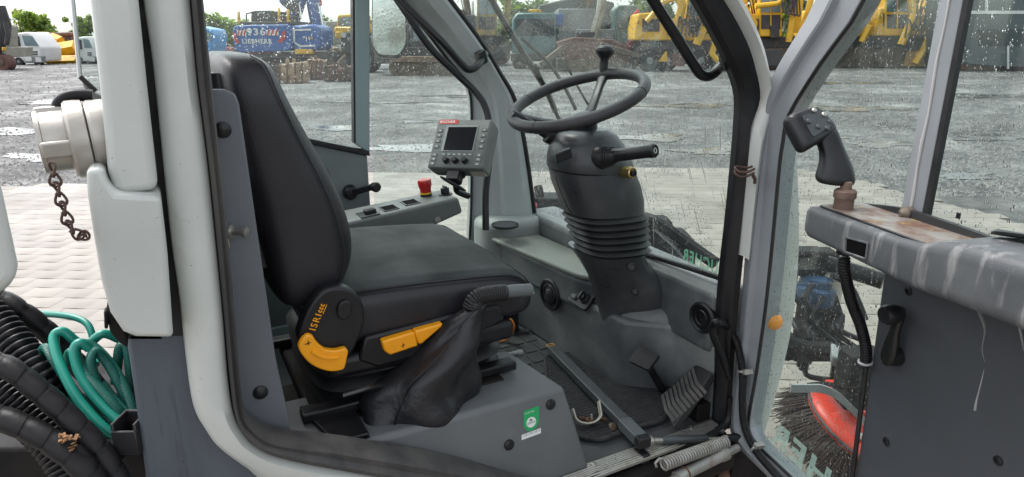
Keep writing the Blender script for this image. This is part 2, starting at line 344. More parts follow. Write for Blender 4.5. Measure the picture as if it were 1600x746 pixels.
# ------------------------------------------------------------------ the cab: body, pillars, seals, floor, windscreen
cab = thing('sweeper_cab', 'white and grey cab body of a compact street sweeper around an open doorway', 'vehicle cab', (.5, 1.6, .3))
ring = [((212, -120), (285, -120)), ((224, 0), (298, 0)), ((239, 102), (309, 125)), ((255, 255), (325, 250)), ((268, 380), (338, 375)), ((281, 470), (350, 500)), ((290, 556), (357, 590)), ((302, 637), (366, 647)), ((322, 677), (380, 675)), ((342, 702), (401, 697)), ((383, 733), (451, 717)), ((430, 766), (602, 746)), ((600, 830), (720, 770)), ((850, 900), (905, 812))]
m = M(); m.strip([(oY(*a, 1.06), oY(*b, 1.06)) for a, b in ring], [(0, (0, .05, 0)), (0, (0, .012, 0)), (.05, (0, 0, 0)), (.3, (0, -.012, 0)), (.75, (0, -.014, 0)), (.96, (0, -.002, 0)), (1, (0, .01, 0)), (1, (0, .06, 0))])
part('door_surround', m, WHITE, cab, ang=50)
seal = [((285, -120), (304, -120)), ((298, 0), (318, 0)), ((309, 125), (331, 125)), ((325, 250), (344, 250)), ((338, 375), (357, 375)), ((350, 500), (370, 530)), ((358, 590), (377, 610)), ((366, 647), (385, 655)), ((380, 675), (410, 678)), ((401, 697), (448, 692)), ((451, 717), (552, 703)), ((602, 746), (700, 728)), ((720, 770), (800, 752)), ((905, 812), (905, 775))]
m = M(); m.strip([(oY(*a, 1.06), oY(*b, 1.06)) for a, b in seal], [(0, (0, .02, 0)), (.05, (0, -.01, 0)), (.3, (0, -.018, 0)), (.5, (0, -.008, 0)), (.8, (0, -.012, 0)), (1, (0, .005, 0)), (1, (0, .05, 0)), (0, (0, .05, 0))])
part('door_seal', m, OLDRUB, cab, ang=60)
m = M(); P = [oY(*p, 1.13) for p in [(322, 141), (352, 141), (368, 147), (374, 163), (400, 345), (431, 560), (452, 655), (456, 684), (430, 690), (380, 650), (345, 560)]]
m.prism(P, (0, .03, 0)); inp = part('inner_pillar_panel', m, PANEL, cab, bev=.004)
for px, py in ((348, 203), (407, 613)):
    m = M(); m.lathe(oY(px, py, 1.13), (0, -1, 0), [(.013, -.004), (.013, .003), (.009, .006), (0, .007)], 16); part('plastic_rivet', m, BLACKP, inp)
m = M(); c = oY(360, 362, 1.125); m.lathe(c, (.8, -.6, 0), [(.012, -.002), (.012, .003), (.005, .004), (.005, .022), (.009, .023), (.009, .029), (0, .03)], 12); m.obox(c+V((-.008, 0, .004)), (.004, 0, 0), (0, .003, 0), (0, 0, .03))
part('door_striker', m, STEEL, cab)
# rear side skin below the doorway
m = M(); m.prism([oY(*p, 1.10) for p in [(196, 520), (300, 520), (330, 640), (400, 735), (640, 850), (640, 1000), (236, 1000), (228, 746), (208, 600)]], (0, .1, 0)); part('lower_side_panel', m, SLATE, cab, bev=.006)
# rear wall, floor, sill
m = M(); m.mm(-.05, .03, 1.16, 2.16, .3, 1.36); part('rear_wall', m, BLACKP, cab, bev=.01)
m = M(); m.mm(-.02, 1.27, 1.10, 2.15, .57, .605); part('floor_pan', m, FLOORM, cab, bev=.004)
m = M()
for i in range(7):
    y = 1.13+i*.005
    m.prism([(.56, 1.068+i*.0065, .6052), (1.205, 1.068+i*.0065, .6052), (1.205, 1.0725+i*.0065, .6052), (.56, 1.0725+i*.0065, .6052)], (0, 0, .006))
m.mm(.56, 1.205, 1.064, 1.116, .598, .6075)
trd = part('sill_tread_plate', m, ALU, cab, bev=.001, seg=1)
for px, py in ((928, 726), (1005, 697), (1080, 669)):
    m = M(); m.lathe(oZ(px, py, .611), UP, [(.0085, 0), (.0075, .003), (.003, .0038), (.0025, .002), (0, .002)], 12); part('rivet', m, STEEL, trd)
m = M(); m.mm(.3, 1.22, 1.03, 1.09, .50, .585); part('sill_beam', m, CHASSIS, cab, bev=.01)
m = M(); m.tube([oZ(*p, .60) for p in [(860, 782), (930, 744), (1000, 716), (1060, 697), (1100, 685)]]+[oY(1136, 660, 1.08), oY(1141, 620, 1.085)], .011, 8, k=5); part('sill_seal', m, RUBBER, cab)
m = M(); c = oZ(1003, 712, .60); m.obox(c, (.012, 0, 0), (0, .02, 0), (0, 0, .014)); part('seal_joiner', m, RUBBER, cab, bev=.004)
# roof and upper frame (above the picture)
m = M(); m.prism(rpoly([(-.06, 1.03, 2.14), (.62, 1.03, 2.14), (.72, 1.2, 2.12), (.72, 2.0, 2.12), (.62, 2.2, 2.14), (-.06, 2.2, 2.14)], .05), (0, 0, .09)); part('roof', m, WHITE, cab, bev=.02)
# far A pillar
pa = [((560, -90), (615, -120)), ((619, 0), (703, 0)), ((660, 45), (732, 38)), ((697, 93), (757, 73)), ((722, 124), (780, 112)), ((733, 150), (803, 158)), ((735, 200), (814, 205)), ((735, 260), (824, 262)), ((734, 330), (832, 325)), ((731, 400), (838, 400)), ((731, 480), (845, 480))]
pr = [(oY(*a, 2.165), oY(*b, 2.07)) for a, b in pa]
m = M(); m.strip(pr, [(0, (0, .02, 0)), (0, (0, 0, 0)), (.02, (.006, -.012, 0)), (.2, (.0, -.014, 0)), (.22, (.0, -.03, 0)), (.42, (0, -.034, 0)), (.46, (0, -.05, 0)), (.8, (0, -.035, 0)), (.97, (0, -.012, 0)), (1, (.01, 0, 0)), (1, (.03, .06, 0)), (.5, (.03, .09, 0))])
part('far_front_pillar', m, PILLAR, cab, ang=25)
m = M(); m.tube([p[0]+V((0, -.012, 0)) for p in pr], .005, 6, k=4); part('far_door_seal', m, RUBBER, cab)
far = [oY(*p, 2.07) for p in [(640, -80), (703, 0), (755, 71), (780, 113), (806, 161), (822, 240), (836, 342)]]
near = [oY(*p, 1.10) for p in [(1046, -80), (1096, 0), (1131, 64), (1151, 106), (1165, 154), (1160, 240), (1139, 439)]]
m = M(); m.tube([p+V((-.004, -.006, 0)) for p in far], .010, 8, k=4); m.tube([far[-1], far[-1].lerp(near[-1], .5), near[-1]], .008, 8); part('windscreen_seal', m, RUBBER, cab)
A, B = cr(far, 4), cr(near, 4); m = M()
FA, NB = A, B
nn = 7; n_ = len(A)
for side, dx in ((0, 0), (1, .006)):
    m.cur = side
    m.add([a.lerp(b, j/(nn-1))+V((dx+.012*math.sin(pi*j/(nn-1)), 0, 0)) for a, b in zip(A, B) for j in range(nn)], [(i*nn+j, i*nn+j+1, (i+1)*nn+j+1, (i+1)*nn+j) for i in range(n_-1) for j in range(nn-1)])
ws = part('windscreen', m, [CLEAR, RAIN_WS], cab, ang=80)
def onws(px, py, off=0.0):
    r = ray(px, py); lo, hi = .5, 4.0
    def gx(p):
        a = min(range(len(A)), key=lambda i: abs(A[i].z-p.z)); b = min(range(len(B)), key=lambda i: abs(B[i].z-p.z)); q = (p.y-1.10)/.97
        return B[b].x+(A[a].x-B[b].x)*q+off
    for _ in range(40):
        mid = (lo+hi)/2; p = EYEV+r*mid
        if p.x < gx(p): lo = mid
        else: hi = mid
    return EYEV+r*lo
# near A pillar: black inner trim and white outer skin
npair = [((1040, -80), (1090, -80)), ((1090, 0), (1138, 0)), ((1125, 64), (1172, 64)), ((1145, 106), (1187, 110)), ((1158, 150), (1194, 158)), ((1157, 200), (1179, 205)), ((1152, 260), (1173, 270)), ((1143, 350), (1164, 360)), ((1133, 437), (1155, 450)), ((1127, 520), (1148, 530)), ((1123, 590), (1143, 600)), ((1118, 660), (1138, 670))]
m = M(); m.strip([(oY(*a, 1.10), oY(*b, 1.09)) for a, b in npair], [(0, (.006, .03, 0)), (0, (0, .008, 0)), (.12, (0, -.004, 0)), (.45, (0, -.012, 0)), (.55, (0, -.004, 0)), (.9, (0, -.008, 0)), (1, (.004, .006, 0)), (1, (.02, .07, 0))]); part('near_front_pillar', m, BLACKP, cab, ang=30)
m = M(); m.strip([(oY(*a, 1.075), oY(*b, 1.06)) for a, b in [((1080, -80), (1108, -80)), ((1137, 0), (1160, 0)), ((1172, 64), (1190, 64)), ((1187, 110), (1203, 114)), ((1194, 155), (1210, 158)), ((1180, 205), (1196, 215)), ((1172, 270), (1186, 280)), ((1160, 400), (1172, 410))]], [(0, (0, .04, 0)), (0, (0, 0, 0)), (.5, (0, -.008, 0)), (1, (0, .0, 0)), (1, (.03, .05, 0))]); part('pillar_skin', m, WHITE, cab, ang=60)
# front corner panel outside, seen through the open door's glass
m = M(); m.strip([(oY(*a, 1.09), oY(*b, 1.04)) for a, b in [((1196, 230), (1226, 235)), ((1194, 300), (1231, 300)), ((1190, 390), (1233, 390)), ((1186, 460), (1228, 470)), ((1180, 540), (1219, 540)), ((1172, 610), (1202, 612)), ((1164, 690), (1180, 690))]], [(0, (.0, .05, 0)), (0, (0, .0, 0)), (.5, (.03, -.005, 0)), (1, (.06, .02, 0)), (1, (.06, .1, 0))]); part('front_corner_panel', m, WHITE, cab, ang=60)
m = M(); c = oY(1209, 503, 1.0); m.lathe(c, (-.3, -1, 0), [(.022, -.01), (.022, .004), (.017, .012), (.008, .016), (0, .017)], 18); part('side_marker_lamp', m, AMBER, cab)
# grab handles
def handle(pts, br, r, k=6):
    m = M(); m.tube(pts, r, 10, k=k); m.obox(br[0], br[1], br[2], br[3]); return m
p0 = [at(*p) for p in [(590, -40, 2.0), (640, 15, 2.0), (690, 65, 2.02), (718, 97, 2.06), (730, 108, 2.08), (742, 106, 2.1), (752, 95, 2.14), (758, 84, 2.18)]]
part('grab_handle', handle(p0, (at(752, 90, 2.15), (.012, 0, .006), (0, .02, 0), (-.006, 0, .02)), .013, 5), BLACKP, cab, bev=.003)
p0 = [oY(*p, 1.17) for p in [(985, -60), (1020, 0), (1055, 55), (1085, 103), (1096, 117), (1108, 119), (1119, 112), (1134, 94), (1145, 85)]]
part('grab_handle', handle(p0, (oY(1139, 95, 1.15), (.012, 0, .006), (0, .02, 0), (-.006, 0, .02)), .0125, 5), BLACKP, cab, bev=.003)
m = M(); m.tube([at(*p) for p in [(600, -30, 2.05), (636, 22, 2.05), (672, 75, 2.08), (720, 122, 2.12), (742, 143, 2.13), (757, 165, 2.13), (764, 195, 2.13), (764, 250, 2.13), (759, 300, 2.13), (759, 360, 2.14)]], .0115, 10, k=6)
part('cable_conduit', m, BLACKP, cab)

# wiper outside the windscreen, and its reflection modelled as a second, thinner wiper
for pts, rr, b0, lab in [([(757, -20), (800, 55), (850, 135), (868, 175)], .010, [(835, 100), (868, 175), (890, 222), (905, 262)], 'black windscreen wiper nearest the monitor, sweeping down behind the steering wheel'), ([(815, 60), (858, 100), (884, 140), (900, 172)], .006, [(880, 92), (905, 140), (920, 165), (934, 190)], 'thin dark wiper reflection above the steering wheel rim, built as a solid')]:
    wp = thing('wiper_or_reflection', lab, 'wiper', onws(*pts[2], .05), 'wipers on the windscreen')
    m = M(); m.tube([onws(*p, .045) for p in pts], rr, 8, k=5); part('arm_or_reflection', m, BLACKP, wp)
    m = M(); m.tube([onws(*p, .028) for p in b0], rr*.95, 6, k=5, flat=.6); part('blade_or_reflection', m, RUBBER, wp)

# ------------------------------------------------------------------ dashboard
dash = thing('dashboard', 'dusty grey moulded dashboard below the windscreen with shelf and air vents', 'dashboard', (1.15, 1.6, .6))
def fx(y): return 1.03+(1.935-y)*.085
m = M(); m.prism(rpoly([(1.02, 2.13, .6), (1.30, 2.13, .6), (1.30, 1.115, .6), (1.20, 1.115, .6), (1.198, 1.27, .6), (1.085, 1.365, .6)], .02), (0, 0, .228))
part('lower_fascia', m, DASH, dash, bev=.02, seg=3)
m = M(); m.prism(rpoly([(1.0, 2.12, .79), (1.06, 1.55, .79), (1.1, 1.5, .79), (1.30, 1.49, .79), (1.30, 2.12, .79)], .03), (0, 0, .108)); part('upper_fascia', m, DASH, dash, bev=.015, seg=3)
m = M(); m.prism(rpoly([(.985, 2.04, .898), (1.052, 1.545, .898), (1.10, 1.49, .898), (1.19, 1.50, .898), (1.155, 2.04, .898)], .03), (0, 0, .016)); part('shelf_board', m, SHELFM, dash, bev=.005)
m = M(); m.prism(rpoly([(1.165, 2.12, .8), (1.185, 1.5, .8), (1.19, 1.13, .8), (1.32, 1.13, .8), (1.32, 2.12, .8)], .02), (0, 0, .172)); wl_ = part('windscreen_ledge', m, DASH, dash, bev=.028, seg=4)
m = M(); m.hexa([(1.172, 2.05, .930), (1.196, 1.12, .955), (1.24, 1.12, .955), (1.22, 2.05, .930)], [(1.178, 2.05, .968), (1.204, 1.12, .992), (1.24, 1.12, .998), (1.22, 2.05, .975)]); part('dusty_ledge_top', m, DASHL, wl_, bev=.008, seg=3)
m = M(); m.prism(rpoly([(.965, 2.15, .6), (.965, 2.035, .6), (1.03, 1.985, .6), (1.2, 1.98, .6), (1.2, 2.15, .6)], .05), (0, 0, .372)); part('speaker_housing', m, DASHL, dash, bev=.03, seg=4)
c = oZ(789, 352, .9735); m = M(); m.lathe(c, UP, [(.048, -.003), (.048, .003), (.043, .0035), (.042, .001), (.0, .001)], 28); sp = part('speaker_ring', m, BLACKP, dash)
m = M(); m.lathe(c+V((0, 0, .001)), UP, [(.040, 0), (.040, .0022), (.03, .0032), (.0, .0036)], 24); part('speaker_grille', m, COWL, sp)
nf = V((-1, -.085, 0)).normalized()
def facew(px, py, off=0):   # front wall plane of the dash
    p0 = V((1.03, 1.935, 0)); r = ray(px, py); return EYEV+r*((nf.dot(p0-EYEV)+off)/nf.dot(r))
c = facew(860, 460, .004); m = M(); m.lathe(c, nf, [(.054, -.006), (.054, .004), (.050, .008), (.043, .008), (.041, -.004), (.0, -.004)], 32); v_ = part('air_vent', m, BLACKP, dash)
m = M(); m.torus(c+nf*.005, nf, .031, .003, 28, 6); m.lathe(c+nf*.002+V((0, -.006, -.006)), nf, [(.026, -.004), (.026, .006), (.022, .009), (0, .010)], 24); part('vent_flap', m, BLACKP, v_)
# column foot: sloping block that the column stands on
m = M(); m.hexa([(1.078, 1.366, .79), (1.2, 1.265, .79), (1.2, 1.72, .79), (1.055, 1.66, .79)], [(1.11, 1.38, .836), (1.2, 1.285, .862), (1.2, 1.66, .91), (1.13, 1.60, .90)]); part('column_foot', m, DASH, dash, bev=.02, seg=3)
# switch recess
ns = V((-.75, -.06, .66)).normalized(); cs = oY(910, 464, 1.555); ex = V((0, -1, 0)); ex = (ex-ns*ex.dot(ns)).normalized(); ey = ns.cross(ex)
if ey.z < 0: ey = -ey
m = M(); m.prism(rpoly([cs+ex*a*.048+ey*b*.034-ns*.006 for a, b in ((-1, -1), (1, -1), (1, 1), (-1, 1))], .012), ns*.012); sw = part('switch_panel', m, BLACKP, dash, bev=.002)
m = M(); m.obox(cs-ex*.022+ns*.009, ex*.012, ey*.022, ns*.005); part('rocker_switch', m, COWL, sw, bev=.003)
m = M(); m.torus(cs-ex*.022+ns*.0146, ns, .006, .001, 14, 5); part('switch_mark', m, LGREEN, sw)
m = M(); m.lathe(cs+ex*.018+ns*.004, ns, [(.019, 0), (.018, .008), (.013, .010), (.012, .022), (.0, .023)], 18); m.obox(cs+ex*.018+ns*.026, ex*.003, ey*.013, ns*.006); part('rotary_knob', m, BLACKP, sw)
# near end vent behind the black pillar
c = V((1.19, 1.163, .895)); m = M(); m.lathe(c, (-1, -.1, 0), [(.042, -.01), (.042, .006), (.036, .010), (.032, .004), (.0, .002)], 30); m.torus(c+V((-.008, 0, 0)), (-1, 0, 0), .02, .003, 24, 6); part('air_vent', m, BLACKP, dash)

# ------------------------------------------------------------------ pedals
bp_ = thing('brake_pedal', 'small square ribbed brake pedal on a bent arm under the column', 'pedal', (1.1, 1.3, .62))
c = oX(1008, 562, 1.085); n = V((-.55, -.15, .82)).normalized(); ex = V((.2, -.97, 0)); ex = (ex-n*ex.dot(n)).normalized(); ey = n.cross(ex)
m = M(); m.prism(rpoly([c+ex*a*.034+ey*b*.028 for a, b in ((-1, -1), (1, -1), (1, 1), (-1, 1))], .006), n*.012)
for i in range(7): m.obox(c+n*.011+ey*(i-3)*.007, ex*.028, ey*.0018, n*.0015)
part('pedal_pad', m, RUBBER, bp_)
m = M(); m.tube([c-n*.004, c+V((.03, -.004, -.05)), c+V((.07, 0, -.11)), c+V((.11, 0, -.13))], [.012, .011, .012, .014], 8); part('pedal_arm', m, BLACKP, bp_)
ap = thing('accelerator_pedal', 'large worn black accelerator pedal with chevron ribs beside the door pillar', 'pedal', (1.15, 1.2, .62))
q = [oZ(1030, 619, .66), oZ(1051, 668, .65), oX(1113, 583, 1.19), oX(1088, 568, 1.205)]
n = (q[1]-q[0]).cross(q[3]-q[0]).normalized()
if n.z < 0: n = -n
m = M(); m.prism(q, -n*.022); part('treadle', m, RUBBER, ap, bev=.004)
m = M(); u = q[3]-q[0]; w_ = q[1]-q[0]
for i in range(9):
    a = q[0]+u*(.08+.1*i)+w_*.08; b = q[0]+u*(.02+.1*i)+w_*.5; d = q[0]+u*(.08+.1*i)+w_*.92
    for s, e in ((a, b), (b, d)): m.obox((s+e)/2+n*.002, (e-s)/2, u.normalized()*.0045, n*.0014)
part('grip_ribs', m, OLDRUB, ap)
m = M(); m.mm(1.16, 1.215, 1.12, 1.22, .606, .66); part('hinge_block', m, CHASSIS, ap, bev=.006)

# ------------------------------------------------------------------ steering column and wheel
WC = at(902, 155, 1.655); WN = V((-.335, -.04, .94)).normalized()
col = thing('steering_column', 'dark grey steering column with rubber bellows, stalk and black wheel', 'steering column', (1.2, 1.5, .8))
def secs(L, Yc, e=3.2, dep=1.0, tilt=0):
    out = []; deps = dep if isinstance(dep, list) else [dep]*len(L); Ycs = Yc if isinstance(Yc, list) else [Yc]*len(L)
    for ((xl, yl), (xr, yr)), dep, Yc in zip(L, deps, Ycs):
        a, b = oY(xl, yl, Yc), oY(xr, yr, Yc); h = (b-a)/2*(.97/math.sqrt(1+.49*dep*dep)); out.append(sring((a+b)/2, h, (0, h.length*dep, tilt), e))
    return out
up = secs([((880, 205), (950, 200)), ((866, 212), (962, 208)), ((858, 226), (972, 222)), ((853, 250), (982, 243)), ((853, 264), (988, 258)), ((857, 268), (988, 262))], 1.395, 2.5, .85)
m = M(); m.loft(up); part('upper_cowl', m, COWL, col, ang=60)
lo = secs([((857, 268), (988, 263)), ((862, 290), (996, 284)), ((871, 313), (1001, 306)), ((880, 335), (1002, 324))], 1.39, 2.7, .8)
m = M(); m.loft(lo); part('lower_cowl', m, COWL, col, ang=60)
L = []
for i in range(13):
    t = i/12; o_ = 5 if i % 2 else -1
    L.append(((883+22*t-o_, 338+60*t), (1002+5*t+o_, 325+62*t)))
m = M(); m.loft(secs(L, 1.385, 3, .8)); part('bellows', m, RUBBER, col, ang=80)
rg = []
for l, yl_, r__, yr_, dp_ in [((903, 394), 1.40, (1008, 382), 1.37, .07), ((912, 414), 1.41, (1011, 402), 1.36, .07), ((918, 432), 1.43, (1018, 418), 1.35, .07), ((923, 450), 1.45, (1031, 434), 1.335, .07), ((928, 470), 1.46, (1041, 450), 1.325, .07), ((934, 492), 1.47, (1050, 470), 1.32, .07), ((938, 515), 1.47, (1056, 492), 1.32, .07)]:
    a, b = oY(*l, yl_), oY(*r__, yr_); h = (b-a)/2; bk_ = V((-h.y, h.x, 0)).normalized()
    if bk_.y < 0: bk_ = -bk_
    rg.append(sring((a+b)/2+bk_*dp_*.55, h*.97, bk_*dp_, 3.6, 36))
m = M(); m.loft(rg); lc = part('column_base', m, COWL, col, ang=60)
for px, py, r_ in ((988, 418, .013), (993, 457, .010)):
    c = at(px, py, (oY(px, py, 1.28)-EYEV).length/ray(px, py).length); m = M(); m.lathe(c, (-.45, -.85, .3), [(r_, -.012), (r_, .002), (r_*.7, .004), (r_*.6, .0), (0, 0)], 16); part('screw_cap', m, BLACKP, lc)
m = M(); m.tube([oY(*p, 1.30) for p in [(868, 275), (874, 295), (884, 318), (893, 334)]], .0014, 5, k=3); part('cowl_split_line', m, BLACKP, col)
# ignition
c = oY(987, 270, 1.275); m = M(); m.lathe(c, (.1, -1, .1), [(.0145, -.03), (.0145, .003), (.012, .005), (.011, .002), (.008, .002), (.007, .007), (0, .008)], 24); ig = part('ignition_switch', m, mat('brass', (.5, .38, .16), r=.3, metal=.9), col)
m = M(); m.lathe(c+V((0, -.009, 0)), (.1, -1, .1), [(.0085, -.004), (.0085, .002), (.005, .003), (.004, .001), (0, .001)], 18); part('key_slot', m, BLACKP, ig)
# stalk on the near side
a, b = oY(948, 245, 1.30), oY(1021, 236, 1.18); d = (b-a); dn = d.normalized()
m = M(); m.lathe(a-dn*.03, dn, [(.031, 0), (.031, .02), (.026, .028), (.023, .035), (.023, .045), (.018, .052), (.0155, .065), (.0150, d.length+.018), (.0165, d.length+.020), (.0165, d.length+.033), (.013, d.length+.037), (.012, d.length+.034), (0, d.length+.034)], 20)
for i in range(5): m.torus(a-dn*.03+dn*(.024+.006*i), dn, .0275-.0014*i, .0022, 20, 5)
stk = part('control_stalk', m, BLACKP, col)
m = M(); m.torus(b+dn*.0050, dn, .006, .0009, 14, 5); part('horn_mark', m, MARK, stk)
m = M(); a = oY(862, 212, 1.44); m.lathe(a, (-.8, .2, .45), [(.024, -.02), (.024, .012), (.016, .016), (.012, .05), (.010, .085), (.012, .09), (.012, .12), (0, .125)], 14); part('indicator_stalk', m, BLACKP, col)
c = oY(880, 243, 1.295); m = M(); m.obox(c, (.02, -.002, .006), (.002, .008, 0), (-.004, -.002, .012)); part('warning_switch', m, BLACKP, col, bev=.003)
# hub and wheel
m = M(); m.lathe(WC-WN*.135, WN, [(.040, 0), (.038, .025), (.033, .030), (.032, .045), (.036, .06), (.042, .072), (.042, .082), (.034, .089), (.018, .093), (0, .094)], 24); part('wheel_hub', m, COWL, col)
R_ = .171; m = M(); m.torus(WC, WN, R_, .0150, 72, 14); rim = part('wheel_rim', m, mat('wheel_rim', (.015, .015, .017), (.026, .026, .028), 30, .42, .55, bump=.5, bs=350), col)
a_ = V((0, 0, 1)); e1 = (V((1, 0, 0))-WN*WN.x).normalized(); e2 = WN.cross(e1)
def onw(ang, r, h=0): return WC+(e1*math.cos(ang)+e2*math.sin(ang))*r+WN*h
for ang in (rad(30), rad(146), rad(262)):
    m = M(); T = (-e1*math.sin(ang)+e2*math.cos(ang)); rg = []
    for r_, h, ww, th in ((.02, -.058, .018, .010), (.05, -.056, .014, .008), (.09, -.040, .0115, .007), (.138, -.016, .0115, .007), (.168, .0, .017, .009)):
        rg.append(sring(onw(ang, r_, h), T*ww, WN*th, 3.5, 14))
    m.loft(rg); part("wheel_spoke", m, BLACKP, col, ang=60)
for ang in (rad(75), rad(110), rad(200), rad(300)):
    m = M(); m.torus(onw(ang, R_), (-e1*math.sin(ang)+e2*math.cos(ang)), .0151, .0009, 16, 4); part('rim_joint', m, BLACKP, rim)
k0 = onw(rad(30), R_-.002, .006)
m = M(); m.lathe(k0, (UP*.95+V((.1,.05,0))).normalized(), [(.010, 0), (.012, .02), (.011, .034), (.018, .043), (.0255, .052), (.026, .060), (.021, .067), (.010, .071), (0, .0715)], 20); part('steering_knob', m, BLACKP, col, ang=70)
def wet_drops(m, scale=90, share_=.12, dist=.004):     # standing rain drops on paint, as relief
    t = m.node_tree; b = t.nodes['Principled BSDF']; tc = N(t, 'ShaderNodeTexCoord'); vo = N(t, 'ShaderNodeTexVoronoi', feature='F1'); vo.inputs['Scale'].default_value = scale; t.links.new(tc.outputs['Object'], vo.inputs['Vector'])
    sp = N(t, 'ShaderNodeSeparateColor'); t.links.new(vo.outputs['Color'], sp.inputs[0])
    rr = math_(t, 'MULTIPLY', math_(t, 'MAXIMUM', math_(t, 'SUBTRACT', sp.outputs[0], 1-share_), 0), .35/share_); q = math_(t, 'DIVIDE', vo.outputs['Distance'], math_(t, 'MAXIMUM', rr, .001))
    h = math_(t, 'MULTIPLY', math_(t, 'MAXIMUM', math_(t, 'SUBTRACT', 1, math_(t, 'MULTIPLY', q, q)), 0), rr)
    bp = N(t, 'ShaderNodeBump'); bp.inputs['Distance'].default_value = dist; t.links.new(h, bp.inputs['Height'])
    if b.inputs['Normal'].links: t.links.new(b.inputs['Normal'].links[0].from_socket, bp.inputs['Normal'])
    t.links.new(bp.outputs[0], b.inputs['Normal'])
wet_drops(WHITE, 170, .09, .0028); wet_drops(SILVER, 150, .06, .004); wet_drops(SLATE, 130, .06, .005)
HOLE = mat('hole_black', .003, r=.9, spec=.1)  # colour of solid plates standing in for the shade inside open switch holes
# ------------------------------------------------------------------ far door
fd = thing('far_cab_door', 'closed far cab door with grey lower panel, window crank and rain covered glass', 'door', (.3, 2.2, .6))
m = M(); s0, s1 = oY(485, 219, 2.17), oY(576, 238, 2.17); sl_ = (s1.z-s0.z)/(s1.x-s0.x)
def sillz(x): return s0.z+(x-s0.x)*sl_
m.prism([(.0, 2.175, .62), (s1.x-.004, 2.175, .62), (s1.x-.004, 2.175, sillz(s1.x)-.012), (.0, 2.175, sillz(0)-.012)], (0, .035, 0)); part('lower_panel', m, mat('door_inner', (.17, .2, .2), (.13, .155, .155), 5, .45, .6, c3=(.045, .055, .055), s3=10, lo3=.6, hi3=.68, str3=(2, 2, .3)), fd, bev=.004)
m = M(); m.prism([(-.02, 2.162, sillz(-.02)-.013), (s1.x+.002, 2.162, sillz(s1.x)-.013), (s1.x+.002, 2.162, sillz(s1.x)+.004), (-.02, 2.162, sillz(-.02)+.004)], (0, .05, 0)); part('window_channel', m, RUBBER, fd, bev=.003)
FDM = mat('far_post_paint', (.25, .33, .33), (.22, .29, .29), 4, .4, .5)
xa, xb = oY(555, 0, 2.17).x, oY(577, 0, 2.17).x
m = M(); m.prism([oY(554, -120, 2.165), oY(578, -120, 2.165), oY(578, 240, 2.165), oY(556, 226, 2.165)], (0, .04, 0)); part('window_post', m, FDM, fd, bev=.004)
m = M(); m.prism([oY(550, -120, 2.168), oY(554, -120, 2.168), oY(556, 224, 2.168), oY(553, 224, 2.168)], (0, .03, 0)); part('glass_channel', m, RUBBER, fd)
def pane(name, pts, vec, par, rain, far=True):   # 5 mm pane: clear inside face, rain on the outside face
    m = M(); P = [V(p) for p in pts]; vec = V(vec); n = len(P)
    m.add(P+[p+vec for p in P], [list(range(n))]); m.cur = 1
    o_ = 0; m.f.append(list(range(n, 2*n))); m.m.append(1); m.cur = 0
    for i in range(n): m.f.append([i, (i+1) % n, n+(i+1) % n, n+i]); m.m.append(0)
    return part(name, m, [CLEAR, rain], par, smooth=False)
pane('sliding_glass', [(.0, 2.185, sillz(0)), (xa+.01, 2.185, sillz(xa)), oY(554, -110, 2.185), (.0, 2.185, 2.0)], (0, .005, 0), fd, RAIN_FAR)
pane('front_glass', [(s1.x, 2.185, .66), (.985, 2.185, .66), oY(734, 200, 2.185), oY(722, 124, 2.185), oY(697, 93, 2.185), oY(619, 0, 2.185), oY(575, -60, 2.185), oY(575, 0, 2.185)], (0, .005, 0), fd, RAIN_FAR)
m = M(); m.mm(-.05, -.005, 2.165, 2.2, .62, 2.12); part('rear_post', m, FDM, fd, bev=.004)
m = M(); m.mm(-.05, 1.0, 2.165, 2.21, .60, .66); part('bottom_rail', m, FDM, fd, bev=.004)
wn = None
c = oY(547, 300, 2.165); e = oY(580, 290, 2.12)
m = M(); m.lathe(c, (0, -1, 0), [(.026, 0), (.025, .018), (.018, .026), (0, .028)], 18); m.obox((c+e)/2+V((0, -.022, 0)), (e-c)/2, (0, .006, 0), V((0, 0, 1)).cross(e-c).normalized().cross((e-c).normalized())*.010)
wn = part('window_crank', m, BLACKP, fd, bev=.002)
m = M(); m.lathe(e+V((0, -.02, 0)), (.1, -1, .1), [(.012, 0), (.016, .012), (.017, .03), (.012, .036), (0, .037)], 16); part('crank_knob', m, BLACKP, wn)

# ------------------------------------------------------------------ far side console
con = thing('side_console', 'grey console arm on the far side of the seat with empty switch holes', 'console', (.6, 1.95, .9))
yn, yf = 1.86, 2.0
prof = [oY(*p, yn) for p in [(490, 372), (560, 362), (690, 335), (716, 308), (722, 312), (727, 334), (672, 358), (640, 400), (480, 420)]]
tl, tr = oY(545, 347, yn), oY(717, 309, yn)
zt = lambda x: tl.z+(tr.z-tl.z)*(x-tl.x)/(tr.x-tl.x)
x0, x1 = .40, tr.x
m = M(); m.prism([(x0, yn, zt(x0)-.10), (x0, yn, zt(x0)), (x1, yn, zt(x1)), (x1+.014, yn, zt(x1)-.052), (oY(671, 357, yn).x, yn, oY(671, 357, yn).z), (oY(640, 380, yn).x, yn, oY(640, 380, yn).z-.03), (x0, yn, zt(x0)-.14)], (0, yf-yn, 0)); part('console_body', m, mat('console_grey', (.15, .16, .155), (.12, .13, .126), 6, .5, .62, bump=.12, bs=400), con, bev=.010, seg=3)
ct = V((1, 0, (tr.z-tl.z)/(tr.x-tl.x))).normalized(); cn = V((-ct.z, 0, ct.x))
def ctop(px, py):   # point on the sloping console top
    p0 = V((tl.x, yn, tl.z)); r = ray(px, py); return EYEV+r*(cn.dot(p0-EYEV)/cn.dot(r))
